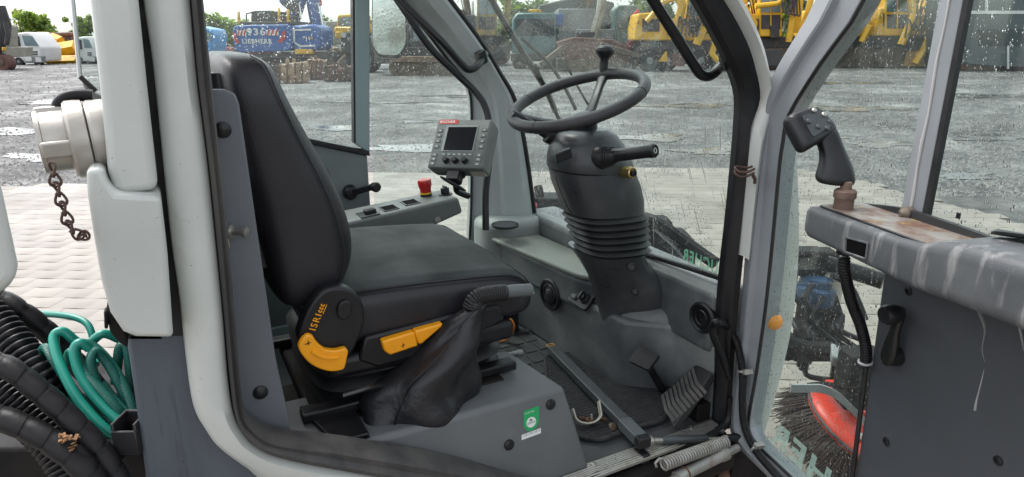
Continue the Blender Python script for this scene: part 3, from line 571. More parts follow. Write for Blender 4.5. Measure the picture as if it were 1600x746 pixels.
for px, py, nm in ((608, 326, 'switch_opening'), (641, 317, 'switch_opening')):
    c = ctop(px, py); m = M(); m.obox(c, ct*.021, V((0, .026, 0)), cn*.0012); so_ = part(nm, m, HOLE, con)
    m = M()
    for a, b, u_, v_ in ((ct*.0225, 0, .0015, .0275), (ct*-.0225, 0, .0015, .0275)): m.obox(c+a+cn*.001, ct*u_, V((0, v_, 0)), cn*.002)
    for s in (-1, 1): m.obox(c+V((0, s*.0275, 0))+cn*.001, ct*.024, V((0, .0015, 0)), cn*.002)
    part('opening_rim', m, COWL, so_)
c = ctop(575, 335); m = M(); m.obox(c+cn*.001, ct*.030, V((0, .030, 0)), cn*.002); rk = part('switch_plate', m, COWL, con, bev=.001)
m = M(); m.obox(c+ct*.006+V((0, -.004, 0))+cn*.008, ct*.018, V((0, .012, 0)), cn*.008); part('rocker_switch', m, BLACKP, rk, bev=.004)
c = ctop(666, 306); m = M(); m.lathe(c, cn, [(.019, 0), (.019, .008)], 22); es = part('stop_button_base', m, BLACKP, con)
m = M(); m.lathe(c+cn*.008, cn, [(.0195, 0), (.0195, .005)], 22); part('yellow_ring', m, YELLOW, es)
m = M(); m.lathe(c+cn*.013, cn, [(.018, 0), (.0185, .010), (.022, .022), (.0225, .036), (.020, .041), (.0, .043)], 24); part('stop_button', m, RED, es, ang=30)
c = ctop(696, 304); m = M(); m.lathe(c, cn, [(.024, 0), (.022, .003), (.014, .003), (.014, .02), (.012, .023), (0, .024)], 20); m.obox(c+cn*.024, ct*.003, V((0, .012, 0)), cn*.005); part('rotary_knob', m, BLACKP, con)
c = oY(684, 344, yn); m = M(); m.lathe(c, (0, -1, 0), [(.010, -.002), (.010, .002), (.005, .003), (0, .002)], 14); part('screw', m, STEEL, con)

# ------------------------------------------------------------------ monitor
mo = thing('control_monitor', 'grey control monitor with blank dark screen, side buttons and three knobs on an arm', 'monitor', at(718, 290, 1.95))
q = [at(685.6, 188, 2.0), at(769, 187, 1.93), at(754, 263, 1.885), at(666, 261, 1.955)]   # TL TR BR BL of the face
fxv = ((q[1]-q[0])+(q[2]-q[3])).normalized(); fyv = ((q[0]-q[3])+(q[1]-q[2])); fyv = (fyv-fxv*fyv.dot(fxv)).normalized(); fn = fxv.cross(fyv); fc = sum(q, V())/4
W2, H2 = .0915, .0805
def mp_(u, v, d=0): return fc+fxv*(u*W2)+fyv*(v*H2)+fn*d
m = M(); rg = []
for s, d in ((.96, 0), (1.0, -.004), (1.0, -.035), (.985, -.037), (.985, -.039), (1.0, -.041), (.97, -.062), (.7, -.066)):
    rg.append(rpoly([mp_(-s, -s, d), mp_(s, -s, d), mp_(s, s, d), mp_(-s, s, d)], .008))
m.loft(rg); part('monitor_case', m, MONI, mo, ang=50)
m = M(); m.prism([mp_(-.62, -.34, .0006), mp_(.56, -.34, .0006), mp_(.56, .74, .0006), mp_(-.62, .74, .0006)], fn*.0015)
bz = part('screen_bezel', m, mat('bezel', (.24, .27, .26), r=.4), mo, bev=.001, seg=1)
m = M(); m.prism([mp_(-.52, -.30, .0022), mp_(.52, -.30, .0022), mp_(.52, .66, .0022), mp_(-.52, .66, .0022)], fn*.0008); part('screen', m, SCREEN, bz)
for i in range(3):
    c = mp_(-.33+.34*i, -.72, 0); m = M(); m.lathe(c, fn, [(.0105, 0), (.0105, .003), (.0085, .004), (.008, .014), (.006, .016), (0, .016)], 16); part('knob', m, BLACKP, mo)
bs = []
for u in (-.82, .80):
    for j, v in enumerate((.55, .32, .09, -.14, -.48, -.66, -.84)):
        if u < 0 and j == 0: v = .52
        m = M(); c = mp_(u, v, .0006); m.obox(c, fxv*.0085, fyv*.0055, fn*.0012); b_ = part('button', m, MONI, mo, bev=.0008, seg=1)
        m = M(); m.obox(c+fn*.0014+fyv*(.001 if j % 2 else -.001), fxv*.0035, fyv*.0006, fn*.0002); m.obox(c+fn*.0014+fxv*.0015, fxv*.0006, fyv*.0025, fn*.0002); part('button_symbol', m, MARK, b_, smooth=False)
for i in range(6):
    m = M(); c = mp_(-.48+.19*i, -.46, .0006); m.obox(c, fxv*.0065, fyv*.004, fn*.001); b_ = part('button', m, MONI, mo)
    m = M(); m.obox(c+fn*.0012, fxv*.003, fyv*.0006, fn*.0002); part('button_symbol', m, MARK, b_, smooth=False)
m = M(); m.prism([mp_(-.93, .81, .0004), mp_(-.22, .81, .0004), mp_(-.22, .985, .0004), mp_(-.93, .985, .0004)], fn*.0006); lb = part('name_label', m, mat('red_label', (.55, .06, .04), r=.4), mo, smooth=False)
words('name_lettering', 'BUCHER', mp_(-.89, .845, .001), fxv, fyv, .0085, WSTICK, lb, .0004, width=.052, bold=.02)
m = M(); m.prism([mp_(.45, -.96, -.02), mp_(.95, -.96, -.02), mp_(.95, -1.0, -.05), mp_(.45, -1.0, -.05)], -fyv*.003); part('sticker', m, PALE, mo, smooth=False)
b0 = mp_(-.05, -.95, -.035)
m = M(); m.lathe(b0, -fyv, [(.026, -.01), (.026, .012), (.020, .018), (.020, .036), (.012, .040), (0, .040)], 18)
m.obox(b0-fyv*.022+fn*.016, fxv*.02, fyv*.014, fn*.012); part('swivel_joint', m, BLACKP, mo, bev=.002)
e = oZ(712, 330, 1.0); m = M(); m.tube([b0-fyv*.03, b0-fyv*.05+V((.01, .01, 0)), b0-fyv*.075+V((.03, .03, 0)), b0-fyv*.10+V((.08, .05, 0))], .010, 8, k=4); part('mounting_arm', m, BLACKP, mo)
c = b0-fyv*.048+fxv*.004+fn*.02; d = (at(730, 309, 1.93)-at(692, 288, 1.93)).normalized()
m = M(); m.loft([sring(c+d*a, fn*r_, d.cross(fn)*r2, 2.5, 12) for a, r_, r2 in ((-.04, .006, .003), (-.03, .011, .005), (0, .013, .006), (.03, .011, .005), (.042, .005, .003))]); part('clamp_lever', m, BLACKP, mo)

# ------------------------------------------------------------------ driver's seat
seat = thing('driver_seat', 'black suspension driver seat with yellow adjuster levers and grey fabric cushion', 'seat', (.4, 1.46, .83))
YS, YE = 1.235, 1.70
ym, yh = (YS+YE)/2, (YE-YS)/2
st = [(84, 352, 392, .6), (88, 342, 408, .78), (98, 338, 428, .9), (116, 338, 440, .96), (145, 343, 452, 1), (185, 350, 473, 1), (230, 357, 499, 1), (280, 369, 528, 1), (325, 382, 549, 1), (365, 393, 561, 1), (395, 402, 564, 1), (425, 412, 557, 1), (450, 420, 543, .98), (475, 432, 522, .93), (490, 444, 505, .85)]
rg = []
for y, xl, xr, wd in st:
    a, b = oY(xl, y, YS+.02), oY(xr, y, YS+.02); c = (a+b)/2; hx = (b.x-a.x)/2; c.y = ym
    rg.append(sring(c, (hx, 0, (b.z-a.z)/2), (0, yh*wd, 0), 4.5, 36))
m = M(); m.loft(rg); bk = part('backrest', m, VINYL, seat, ang=180, sub=1)
# seam piping of the backrest along the near side and the darker front band
pt = []
for (y, xl, xr, wd) in st[1:13]:
    a, b = oY(xl, y, YS+.02), oY(xr, y, YS+.02); t = .80; pt.append(V((a.x+(b.x-a.x)*t, ym-yh*wd*.995, a.z+(b.z-a.z)*t)))
m = M(); m.tube(pt, .0015, 6, k=3); part('piping', m, BLACKP, bk)
rg = []
for y, xl, xr, wd in st[3:12]:
    a, b = oY(xl, y, YS+.02), oY(xr, y, YS+.02); rg.append(sring((a.x+.004, ym, a.z), (.028, 0, 0), (0, yh*.82*wd, 0), 4, 20))
m = M(); m.loft(rg); part('back_shell', m, BLACKP, seat, ang=60)
# cushion: dark sides, fabric top
def crow(x, zt_, zb, wd): return sring((x, ym+.005, (zt_+zb)/2), (0, (yh+.01)*wd, 0), (0, 0, (zt_-zb)/2), 5, 36)
cs_ = [(.235, 1.09, 1.0, .9), (.25, 1.108, .985, .98), (.30, 1.113, .975, 1), (.45, 1.106, .97, 1), (.58, 1.096, .965, 1), (.655, 1.088, .963, 1), (.695, 1.072, .966, .985), (.715, 1.045, .985, .94), (.722, 1.02, 1.0, .85)]
m = M(); m.loft([crow(*c) for c in cs_]); cu = part('seat_cushion', m, VINYL, seat, ang=180, sub=1)
def topz(x):
    for (a, za, *_), (b, zb, *_) in zip(cs_, cs_[1:]):
        if a <= x <= b: return za+(zb-za)*(x-a)/(b-a)
    return 1.02
m = M(); rows = []; xs = [.24+.47*i/14 for i in range(15)]
for x in xs: rows.append([V((x, ym+.005+(yh-.012)*math.sin(pi/2*(j/7-1)), topz(x)+.004+.004*math.cos(pi/2*(j/7-1))-(.012 if j in (0, 14) else 0)-(.010 if x in (xs[0], xs[-1]) else 0))) for j in range(15)])
m.add([p for r_ in rows for p in r_], [(i*15+j, i*15+j+1, (i+1)*15+j+1, (i+1)*15+j) for i in range(14) for j in range(14)])
m.prism([rows[0][0], rows[0][14], rows[14][14], rows[14][0]], (0, 0, -.01))
part('cushion_top', m, FABRIC, seat, ang=80)
m = M(); m.tube([V((x, ym+.005-(yh-.004), topz(x)-.008)) for x in xs]+[V((.712, ym-yh+.05, 1.058)), V((.716, ym, 1.058)), V((.712, ym+yh-.05, 1.058))], .0028, 6, k=2); part('piping', m, BLACKP, cu)
# pan, bellows, base
m = M(); m.mm(.23, .66, 1.225, 1.70, .925, .975); part('seat_pan', m, BLACKP, seat, bev=.015, seg=3)
m = M(); rg = []
for i in range(13):
    t = i/12; b_ = .022*(1 if i % 4 in (1, 2, 3) and i % 4 == 2 else (.6 if i % 2 else -.2)); sq = 1-.04*t
    rg.append(sring((.44, ym+.01, .935-.115*t), ((.215+b_)*sq, 0, 0), (0, (.215+b_)*sq, 0), 5, 36))
m.loft(rg); part('suspension_bellows', m, mat('bellows_black', (.015, .015, .017), (.022, .022, .024), 8, .42, .55), seat, ang=70)
m = M(); m.mm(.19, .63, 1.215, 1.68, .80, .835); part('base_frame', m, CHASSIS, seat, bev=.008)
for yy in (1.235, 1.62):
    m = M(); m.mm(.17, .67, yy, yy+.035, .838, .86); part('slide_rail', m, BLACKP, seat, bev=.004)
m = M(); m.tube([oY(535, 618, 1.19), oY(575, 606, 1.19), oY(600, 602, 1.2)], .007, 8); part('slide_handle', m, GLOSSB, seat)
# recliner cover
yr = 1.205
P = cr([oY(*p, yr) for p in [(466, 530), (470, 508), (484, 478), (503, 456), (522, 449), (543, 451), (560, 463), (569, 482), (570, 505), (562, 530), (548, 556), (530, 560), (500, 560), (475, 548)]], 4, True)
m = M(); m.prism(P, (0, .035, 0)); rc = part('recliner_cover', m, BLACKP, seat, bev=.007, seg=3)
P = [oY(*p, yr-.001) for p in [(527, 478), (534, 470), (543, 469), (549, 475), (548, 487), (541, 497), (532, 498), (526, 491)]]
m = M(); m.prism(cr(P, 3, True), (0, -.007, 0)); part('cover_button', m, BLACKP, rc, bev=.003)
P = cr([oY(*p, yr-.002) for p in [(477, 520), (486, 521), (492, 530), (505, 541), (522, 543), (536, 540), (541, 545), (539, 556), (537, 566), (533, 573), (515, 576), (495, 571), (478, 560), (465, 542), (467, 530)]], 3, True)
m = M(); m.prism(P, (0, -.016, 0)); lv = part('recliner_lever', m, ORANGE, rc, bev=.006, seg=3)
m = M(); m.tube([oY(*p, yr-.019) for p in [(487, 549), (500, 557), (516, 560), (530, 558)]], .0035, 6, k=4); part('lever_groove', m, ORANGE, lv)
m = M(); c = oY(481, 537, yr-.0185); m.obox(c, (.0055, 0, .001), (0, .0004, 0), (-.0002, 0, .0008)); m.obox(c+V((.001, 0, .001)), (.0008, 0, 0), (0, .0004, 0), (0, 0, .005)); part('lever_mark', m, BLACKP, lv)
a, b = oY(489, 515, yr-.001), oY(507, 471, yr-.001); ex = (b-a).normalized(); ey = V((0, -1, 0)).cross(ex); 
if ey.x > 0: ey = -ey
o_ = oY(493, 517, yr-.0015)
words('cover_lettering', 'ISRI', o_, ex, ey, .0135, ORANGE, rc, .0006, width=.033, bold=.005)
words('cover_emblem', 'ccc', o_+ex*.037+ey*.002, ex, ey, .008, ORANGE, rc, .0006, width=.018, bold=.03)
m = M(); m.obox(o_+ex*.046-ey*.001, ex*.010, V((0, .0005, 0)), ey*.0007); part('cover_underline', m, ORANGE, rc)
# front adjuster handles
yo = 1.205
for pts in ([(597, 534), (648, 519), (654, 541), (610, 556), (601, 550)], [(648, 518), (693, 506), (690, 512), (660, 538), (654, 539)]):
    m = M(); m.prism([oY(*p, yo) for p in pts], (0, .05, 0)); ah = part('adjuster_handle', m, ORANGE, seat, bev=.004, seg=2)
m = M(); c = oY(630, 540, yo-.0005); m.obox(c, (.004, 0, .001), (0, .0004, 0), (0, 0, .0006)); m.obox(c, (.0006, 0, 0), (0, .0004, 0), (0, 0, .005)); part('handle_mark', m, BLACKP, ah)
m = M(); m.prism([oY(*p, 1.222) for p in [(570, 528), (700, 495), (780, 478), (790, 500), (700, 545), (590, 575), (560, 565)]], (0, .03, 0)); part('side_trim', m, BLACKP, seat, bev=.006)

# ------------------------------------------------------------------ seat console box with the inspection sticker
bx = thing('seat_console', 'grey sheet metal console box beside the seat carrying a green inspection sticker', 'console', (.5, 1.25, .605))
nb = [oY(520, 700, 1.125), oY(882, 604, 1.125)]
za, zb = nb[0].z-.005, nb[1].z; ky = .03/(za-.606)
m = M(); m.hexa([(.10, 1.095, .606), (.797, 1.095, .606), (.77, 1.40, .606), (.10, 1.40, .606)], [(.10, 1.125, za), (nb[1].x, 1.095+ky*(zb-.606), zb), (.708, 1.36, zb-.004), (.10, 1.36, za)])
BOXM = mat('box_grey', (.105, .112, .116), (.13, .137, .14), 5, .45, .58, c3=(.16, .165, .165), s3=9, lo3=.62, hi3=.85, bump=.12, bs=350)
part('box_shell', m, BOXM, bx, bev=.012, seg=4)
fnn = V((1, 0, 0)).cross(V((0, 1.125-1.095, za-.606))).normalized()
if fnn.y > 0: fnn = -fnn
def bf(px, py, off=0): r = ray(px, py); return EYEV+r*((fnn.dot(V((.10, 1.095, .606))-EYEV)+off)/fnn.dot(r))
for px, py in ((860, 632), (795, 695)):
    m = M(); m.lathe(bf(px, py), fnn, [(.0125, -.004), (.0125, .003), (.009, .005), (0, .006)], 18); part('plastic_rivet', m, BLACKP, bx)
m = M(); P = [bf(*p, .0005) for p in [(818, 643), (842, 634), (842, 655)]]+cr([bf(*p, .0005) for p in [(842, 657), (839, 666), (831, 673), (823, 673), (818, 666)]], 3); m.prism(P, fnn*.0006); stx = part('inspection_sticker', m, GREEN, bx, smooth=False)
fex = (bf(842, 634)-bf(818, 643)).normalized(); fey = fnn.cross(fex); 
if fey.z < 0: fey = -fey
c = bf(830, 660, .0013); m = M(); m.lathe(c, fnn, [(.0125, 0), (.0125, .0004), (0, .0004)], 24); part('sticker_disc', m, WSTICK, stx, smooth=False)
words('sticker_lettering', 'DEKRA', c-fex*.010-fey*.003+fnn*.0006, fex, fey, .0048, mat('print_green', (.02, .14, .06), r=.5), stx, .0002, width=.020)
m = M(); m.prism([c+fex*a*.0045+fey*(b*.0035+.0062)+fnn*.0006 for a, b in ((-1, -.2), (0, 1), (.3, .2), (1, -.3), (.1, -.9))], fnn*.0003); part('sticker_emblem', m, bpy.data.materials['print_green'], stx, smooth=False)
words('sticker_caption', 'Sicherheit Prüfung', bf(820, 649, .0013), fex, fey, .0042, WSTICK, stx, .0002, width=.0245)
m = M(); m.prism([bf(*p, .0005) for p in [(815, 680), (845, 669), (845, 677), (815, 688)]], fnn*.0005); ss = part('serial_sticker', m, WSTICK, bx, smooth=False)
m = M()
for i in range(11):
    p = bf(818+2.5*i, 681.5-.92*i, .0012); m.obox(p, fex*(.0005+.0004*(i % 3)), fey*.0028, fnn*.0001)
part('serial_print', m, GREYPR, ss, smooth=False)
m = M(); m.prism([oZ(*p, .838) for p in [(468, 640), (545, 625), (578, 683), (522, 697)]], (0, 0, .009)); m.prism([oZ(*p, .835) for p in [(521, 698), (580, 684), (577, 676), (519, 690)]], (0, 0, -.012)); part('rear_cover_plate', m, BLACKP, bx, bev=.003)
m = M(); m.mm(.03, .24, 1.16, 1.5, .606, .80); part('rear_pedestal', m, CHASSIS, bx, bev=.01)
m = M(); m.mm(.24, .70, 1.38, 1.66, .606, .80); part('seat_pedestal', m, CHASSIS, bx, bev=.01)

# ------------------------------------------------------------------ handbrake
hb = thing('handbrake_lever', 'handbrake lever with ribbed rubber grip rising out of a wrinkled leather gaiter', 'handbrake', (.5, 1.2, .84))
YG = 1.19
GL = [((738, 476), (762, 466)), ((724, 488), (756, 484)), ((708, 503), (749, 500)), ((694, 521), (745, 516)), ((672, 545), (746, 532)), ((645, 568), (748, 552)), ((618, 590), (749, 574)), ((597, 615), (749, 594)), ((583, 640), (746, 612)), ((574, 665), (743, 628)), ((577, 683), (736, 643))]
rg = []; random.seed(3)
for i, (l, r_) in enumerate(GL):
    a, b = oY(*l, YG), oY(*r_, YG); h = (b-a)/2; t = i/(len(GL)-1); ring_ = sring((a+b)/2+V((0, .03*t, 0)), h, (0, .018+.075*t, 0), 2.4, 48)
    cc = sum(ring_, V())/48
    for j, p in enumerate(ring_):
        f = .016*math.sin(pi*min(1, t*1.1))*math.sin(3.2*t*pi+2*pi*2*j/48)+.016*t*math.sin(2*pi*4*j/48+3.0*math.sin(3*t))+.012*t*t*math.sin(16*t+2*pi*3*j/48+1.2*math.sin(2*pi*2*j/48))+.004*t*math.sin(30*t+2*pi*7*j/48)
        ring_[j] = p+(p-cc).normalized()*f*(.42+.9*t)
    rg.append(ring_)
m = M(); m.loft(rg); ga = part('gaiter', m, LEATHER, hb, ang=180, sub=2)
m = M(); m.tube([rg[i][30]+V((0, -.002, 0)) for i in range(len(rg))], .0016, 5, k=3); part('seam', m, BLACKP, ga)
P = [oY(*p, YG-.002) for p in [(735, 482), (739, 471), (748, 464), (762, 460), (790, 457)]]
m = M(); m.ribbed(P, .0165, .0052, .0022, 14, 12); part('rubber_grip', m, RUBBER, hb, ang=60)
m = M(); m.tube([oY(*p, YG-.004) for p in [(786, 457), (800, 455), (824, 453.5), (829, 453)]], .0145, 14); lv = part('lever_tube', m, mat('dull_lever', (.10, .11, .11), r=.4), hb)
m = M(); m.tube([oY(*p, YG-.004) for p in [(820, 458), (834, 458)]], .003, 8); part('release_pin', m, STEEL, lv)
m = M(); m.ball(oY(741, 476, YG-.004), (.020, .018, .018), 10); part('gaiter_collar', m, LEATHER, hb)

# ------------------------------------------------------------------ floor: mats, loose bits
m = M(); P = [oZ(*p, .6065) for p in [(852, 563), (905, 556), (975, 590), (1040, 608), (1052, 622), (1050, 640), (1034, 664), (985, 676), (938, 694), (893, 686), (870, 640), (855, 600)]]
m.prism(rpoly(P, .02), (0, 0, .014)); fm = solo('floor_mat', m, MATM, 'black ribbed textile floor mat lying on the cab floor under the pedals', 'floor mat', bev=.005, seg=2)
m = M(); m.tube([p+V((0, 0, .012)) for p in rpoly(P, .02)], .006, 6, closed=True); part('mat_binding', m, mat('binding', (.02, .02, .022), (.05, .05, .05), 50, .95), fm)
rm = thing('rubber_mat', 'flat black rubber mat with angular groove pattern behind the grey bar', 'floor mat', (.9, 1.75, .606))
m = M(); m.prism([(.72, 1.40, .6065), (1.03, 1.47, .6065), (1.02, 1.93, .6065), (.72, 1.98, .6065)], (0, 0, .007)); part('mat_sheet', m, mat('mat_rubber', (.03, .032, .034), (.04, .042, .044), 9, .5, .6), rm, bev=.002)
random.seed(5)
for i in range(7):
    for j in range(5):
        x = .78+.052*j+(.012 if i % 2 else 0); y = 1.47+.07*i; m = M()
        m.prism([(x, y, .6135), (x+.040, y, .6135), (x+.040, y+.022, .6135), (x+.016, y+.022, .6135), (x+.016, y+.052, .6135), (x, y+.052, .6135)], (0, 0, .003)); part('tread_block', m, bpy.data.materials['mat_rubber'], rm)
ba = thing('loose_bar', 'dark painted steel bar lying loose across the cab floor', 'bar', (1.0, 1.4, .62))
a, b = oZ(862, 540, .655), oZ(1001, 680, .655); d = (b-a).normalized(); s_ = UP.cross(d).normalized()
m = M(); m.obox((a+b)/2-UP*.012, (b-a)/2, s_*.016, UP*.012); part('bar_body', m, BARM, ba, bev=.0025)
m = M(); m.obox(b-d*.035-UP*.0118, d*.045, s_*.0175, UP*.0135); part('bar_sleeve', m, mat('sleeve', (.10, .115, .12), r=.4), ba, bev=.002)
m = M(); m.obox(b+d*.010-UP*.012, d*.012, s_*.0185, UP*.0145); part('rubber_foot', m, RUBBER, ba, bev=.004)
m = M(); m.torus(a-d*.008-UP*.004, (0, .2, 1), .013, .004, 18, 6); part('rusty_eye', m, mat('ochre_rust', (.35, .22, .1), (.25, .13, .06), 30, .8), ba)
# U bracket, nuts
c = oZ(919, 655, .622); d = V((.95, -.3, 0)).normalized(); n_ = V((.3, .95, 0)).normalized()
pr_ = [(-.040, .044), (-.040, .012)]+[(-.040*math.cos(a), .006-.022*math.sin(a)) for a in [pi*i/12 for i in range(1, 12)]]+[(.040, .012), (.043, .052)]
a, b = oZ(900, 662, .635), oZ(941, 655, .635); d = (b-a).normalized(); n_ = UP.cross(d); ck = (a+b)/2; hw = (b-a).length/2
pr_ = [(-hw*1.02, .026), (-hw, .014)]+[(-hw*math.cos(a_), .010-.004-.024*math.sin(a_)) for a_ in [pi*i/14 for i in range(1, 14)]]+[(hw, .014), (hw*1.06, .036)]
m = M(); rg = []
P = [ck+d*x+n_*(y-.03)*-0+UP*0+(n_*(-1)*0) for x, y in pr_]
# the bracket lies on its side: the bow faces the viewer and the two prongs point up and away
up_ = (UP*.72+n_*.70).normalized(); wd_ = d.cross(up_).normalized()
P = [ck+d*x+up_*(y+.012) for x, y in pr_]
fr = frames(P)
rg = [[p+wd_*s*.009+nn_*q*.0022 for s, q in ((-1, -1), (1, -1), (1, 1), (-1, 1))] for p, nn_ in [(P[i], (fr[i][0].cross(wd_)).normalized()) for i in range(len(P))]]
m.loft(rg); solo('pipe_clamp', m, PALE, 'pale U shaped plastic clamp lying on the ribbed mat, prongs up', 'clamp', bev=.001, seg=1)
def nut(name, px, py, r_, mt, lab, tilt=(0.1, .1, 1)):
    c = oZ(px, py, .624); m = M(); ax = V(tilt).normalized(); m.lathe(c, ax, [(r_*.5, 0), (r_, .001), (r_, r_*.85), (r_*.55, r_*.88), (r_*.5, r_*.4), (0, r_*.4)], 6); return solo(name, m, mt, lab, 'nut', ang=20)
nut('hex_nut', 955, 668, .0115, mat('nut_metal', (.24, .2, .15), (.15, .09, .06), 40, .5, .7, metal=.4), 'dull steel hexagon nut on the mat just right of the U shaped clamp', (.5, -.7, .7))
nut('hex_nut', 921, 660, .012, RUST, 'rusty nut inside the U shaped clamp on the mat')
nut('hex_nut', 909, 656, .008, RUST, 'smallest rusty nut, lying at the left inside the pale clamp')
m = M(); c = oZ(924, 655, .636); m.lathe(c, (0, 0, 1), [(.0022, 0), (.0022, .014), (0, .015)], 8); solo('screw', m, STEEL, 'small bright screw standing up inside the pale clamp', 'screw')
m = M(); a, b = oZ(936, 652, .627), oZ(948, 657, .627); m.lathe(a, (b-a), [(.007, 0), (.007, .006), (.004, .006), (.004, (b-a).length), (0, (b-a).length+.001)], 8); solo('bolt', m, RUST, 'rusty short bolt lying between the pale clamp and the hexagon nut', 'bolt', ang=20)
m = M(); a, b = oZ(800, 553, .66), oZ(822, 551, .66); dd_ = (b-a).normalized(); m.lathe(a-dd_*.03, dd_, [(.004, 0), (.005, .03), (.008, .03), (.008, .045), (.0105, .047), (.0105, .064), (.007, .065), (0, .06)], 12); solo('loose_plug', m, mat('plug_grey', (.22, .23, .23), r=.4), 'small grey cable plug lying on the floor beside the seat console', 'plug')
oc = thing('orange_cable', 'looped orange cable beside the seat bellows at the foot of the dashboard', 'cable', oZ(800, 515, .65))
m = M(); m.tube([oZ(*p, z) for p, z in [((780, 520), .67), ((796, 500), .70), ((803, 510), .68), ((798, 525), .64), ((788, 532), .625), ((776, 534), .62)]], .0042, 8, k=6); m.tube([oZ(*p, z) for p, z in [((778, 524), .66), ((792, 508), .69), ((797, 516), .665), ((790, 528), .63), ((776, 531), .62)]], .0042, 8, k=6); part('cable_loop', m, COPPER, oc)
m = M(); m.mm(.955, 1.005, 1.84, 1.90, .608, .70); cb = solo('connector_block', m, BLACKP, 'black connector block with pins at the foot of the dashboard', 'connector', bev=.003)
m = M()
for i in range(3):
    for j in range(4): m.lathe((.957+.0, 1.848+.014*j, .63+.022*i), (-1, 0, 0), [(.004, 0), (.004, .006), (0, .006)], 6)
part('connector_pins', m, CASTAL, cb)
m = M(); m.obox((.90, 1.84, .63), (.03, .012, .004), (-.006, .014, 0), (0, 0, .010)); solo('relay', m, PALE, 'small beige relay box lying beside the orange cable', 'relay', bev=.002)
m = M(); m.mm(.90, .93, 1.95, 2.12, .606, .82); solo('lilac_floor_panel', m, BLUEPL, 'lilac grey upright panel behind the seat bellows beside the dashboard', 'panel', bev=.004)

m = M(); random.seed(21)
for i in range(110):
    x = random.uniform(.80, 1.19); y = 1.072+abs(random.gauss(0, .05)); r_ = random.uniform(.0008, .0028); z = .6105 if y < 1.115 else .606
    if y > 1.19: continue
    m.add([V((x, y, z))+V((math.cos(a)*r_*random.uniform(.7, 1.2), math.sin(a)*r_*random.uniform(.7, 1.2), 0)) for a in (0, 1.6, 3.1, 4.7)]+[V((x, y, z+r_*random.uniform(.6, 1.2)))], [(0, 1, 4), (1, 2, 4), (2, 3, 4), (3, 0, 4)])
solo('floor_grit', m, mat('grit', (.22, .17, .12), (.12, .09, .07), 90, .9), 'scattered grit and crumbs of rust along the cab sill', 'grit', kind='stuff', smooth=False)
# ------------------------------------------------------------------ the open near door
dr = thing('open_cab_door', 'open grey framed cab door swung out at the right with rain covered glass', 'door', (1.2, .9, .6))
OUT = -DN
fr_ = [((1282, -90), (1345, -95)), ((1274, 0), (1345, 0)), ((1222, 92), (1278, 100)), ((1192, 150), (1229, 180)), ((1180, 182), (1220, 220)), ((1177, 240), (1214, 262)), ((1170, 330), (1206, 350)), ((1161, 450), (1194, 470)), ((1151, 560), (1179, 580)), ((1143, 640), (1167, 650)), ((1142, 672), (1168, 676)), ((1156, 700), (1182, 698)), ((1206, 750), (1232, 746)), ((1330, 880), (1360, 872))]
dp = [(oD(*a), oD(*b)) for a, b in fr_]
m = M(); m.strip(dp, [(0, OUT*.045), (0, OUT*.012), (.04, DN*.004), (.45, DN*.012), (.5, DN*.010), (.56, DN*.000), (.95, OUT*.004), (1, OUT*.01), (1, OUT*.045)], 3); part('door_frame', m, SILVER, dr, ang=22)
m = M(); m.tube([b+DN*-.006 for a, b in dp], .0042, 6, k=3); part('glass_seal', m, RUBBER, dr)
s_of = lambda p: (p-DH).dot(DD)
pl = [(1465, 0), (1411, 321)]; prr = [(1493, 0), (1435, 326)]; pb = [(1507, 0), (1448, 331)]; pc = [(1512, 0), (1456, 333)]
sA, sB, sC, sD = [sum(s_of(oD(*p)) for p in q)/2 for q in (pl, prr, pb, pc)]
m = M(); m.prism([dpt(sA, 0, 1.28), dpt(sB, .012, 1.28), dpt(sC, .004, 1.28), dpt(sC, -.010, 1.28), dpt(sA, -.03, 1.28)], UP*.9); part('window_post', m, SILVER, dr, bev=.002)
m = M(); m.tube([dpt(sB-.002+.0015*math.sin(i*1.9), .0125, 1.30+.045*i) for i in range(9)], [.0016, .0028, .002, .003, .0016, .0025, .002, .0012, .002], 6, k=3); part('sealant_bead', m, mat('sealant', (.42, .41, .40), r=.6), dr)
m = M(); m.prism([dpt(sC+.0005, .006, 1.28), dpt(sD, .004, 1.28), dpt(sD, -.006, 1.28), dpt(sC+.0005, -.006, 1.28)], UP*.9); part('glass_channel', m, RUBBER, dr)
def dz(px, py): p = oD(px, py); return (s_of(p), p.z)
bot = [dz(1170, 660), dz(1182, 698), dz(1232, 746), dz(1420, 930)]
pane('front_glass', [dpt(s_, -.014, z_) for s_, z_ in [dz(1222, 210), dz(1214, 262), dz(1194, 470), dz(1168, 655)]+bot[1:]+[(sA+.02, bot[-1][1]), (sA+.02, 2.0), (.19, 1.68), (.1, 1.52)]], OUT*.005, dr, RAIN_DOOR)
pane('sliding_glass', [dpt(s_, -.001, z_) for s_, z_ in [(sD-.002, 1.29), (1.02, 1.29), (1.02, 2.0), (sD-.002, 2.0)]], OUT*.005, dr, RAIN_DOOR)
m = M(); m.prism([dpt(.13+.25*i, -.028, .0) for i in ()]+[dpt(.30, -.045, 1.72), dpt(.45, -.045, 1.86), dpt(1.06, -.045, 1.95), dpt(1.06, -.045, 2.02), dpt(.42, -.045, 1.94), dpt(.24, -.045, 1.74)], DN*.05); part('top_rail', m, SILVER, dr, bev=.004)
m = M(); m.prism([dpt(1.02, -.045, .45), dpt(1.07, -.045, .45), dpt(1.07, -.045, 1.97), dpt(1.02, -.045, 1.97)], DN*.05); part('rear_rail', m, SILVER, dr, bev=.004)
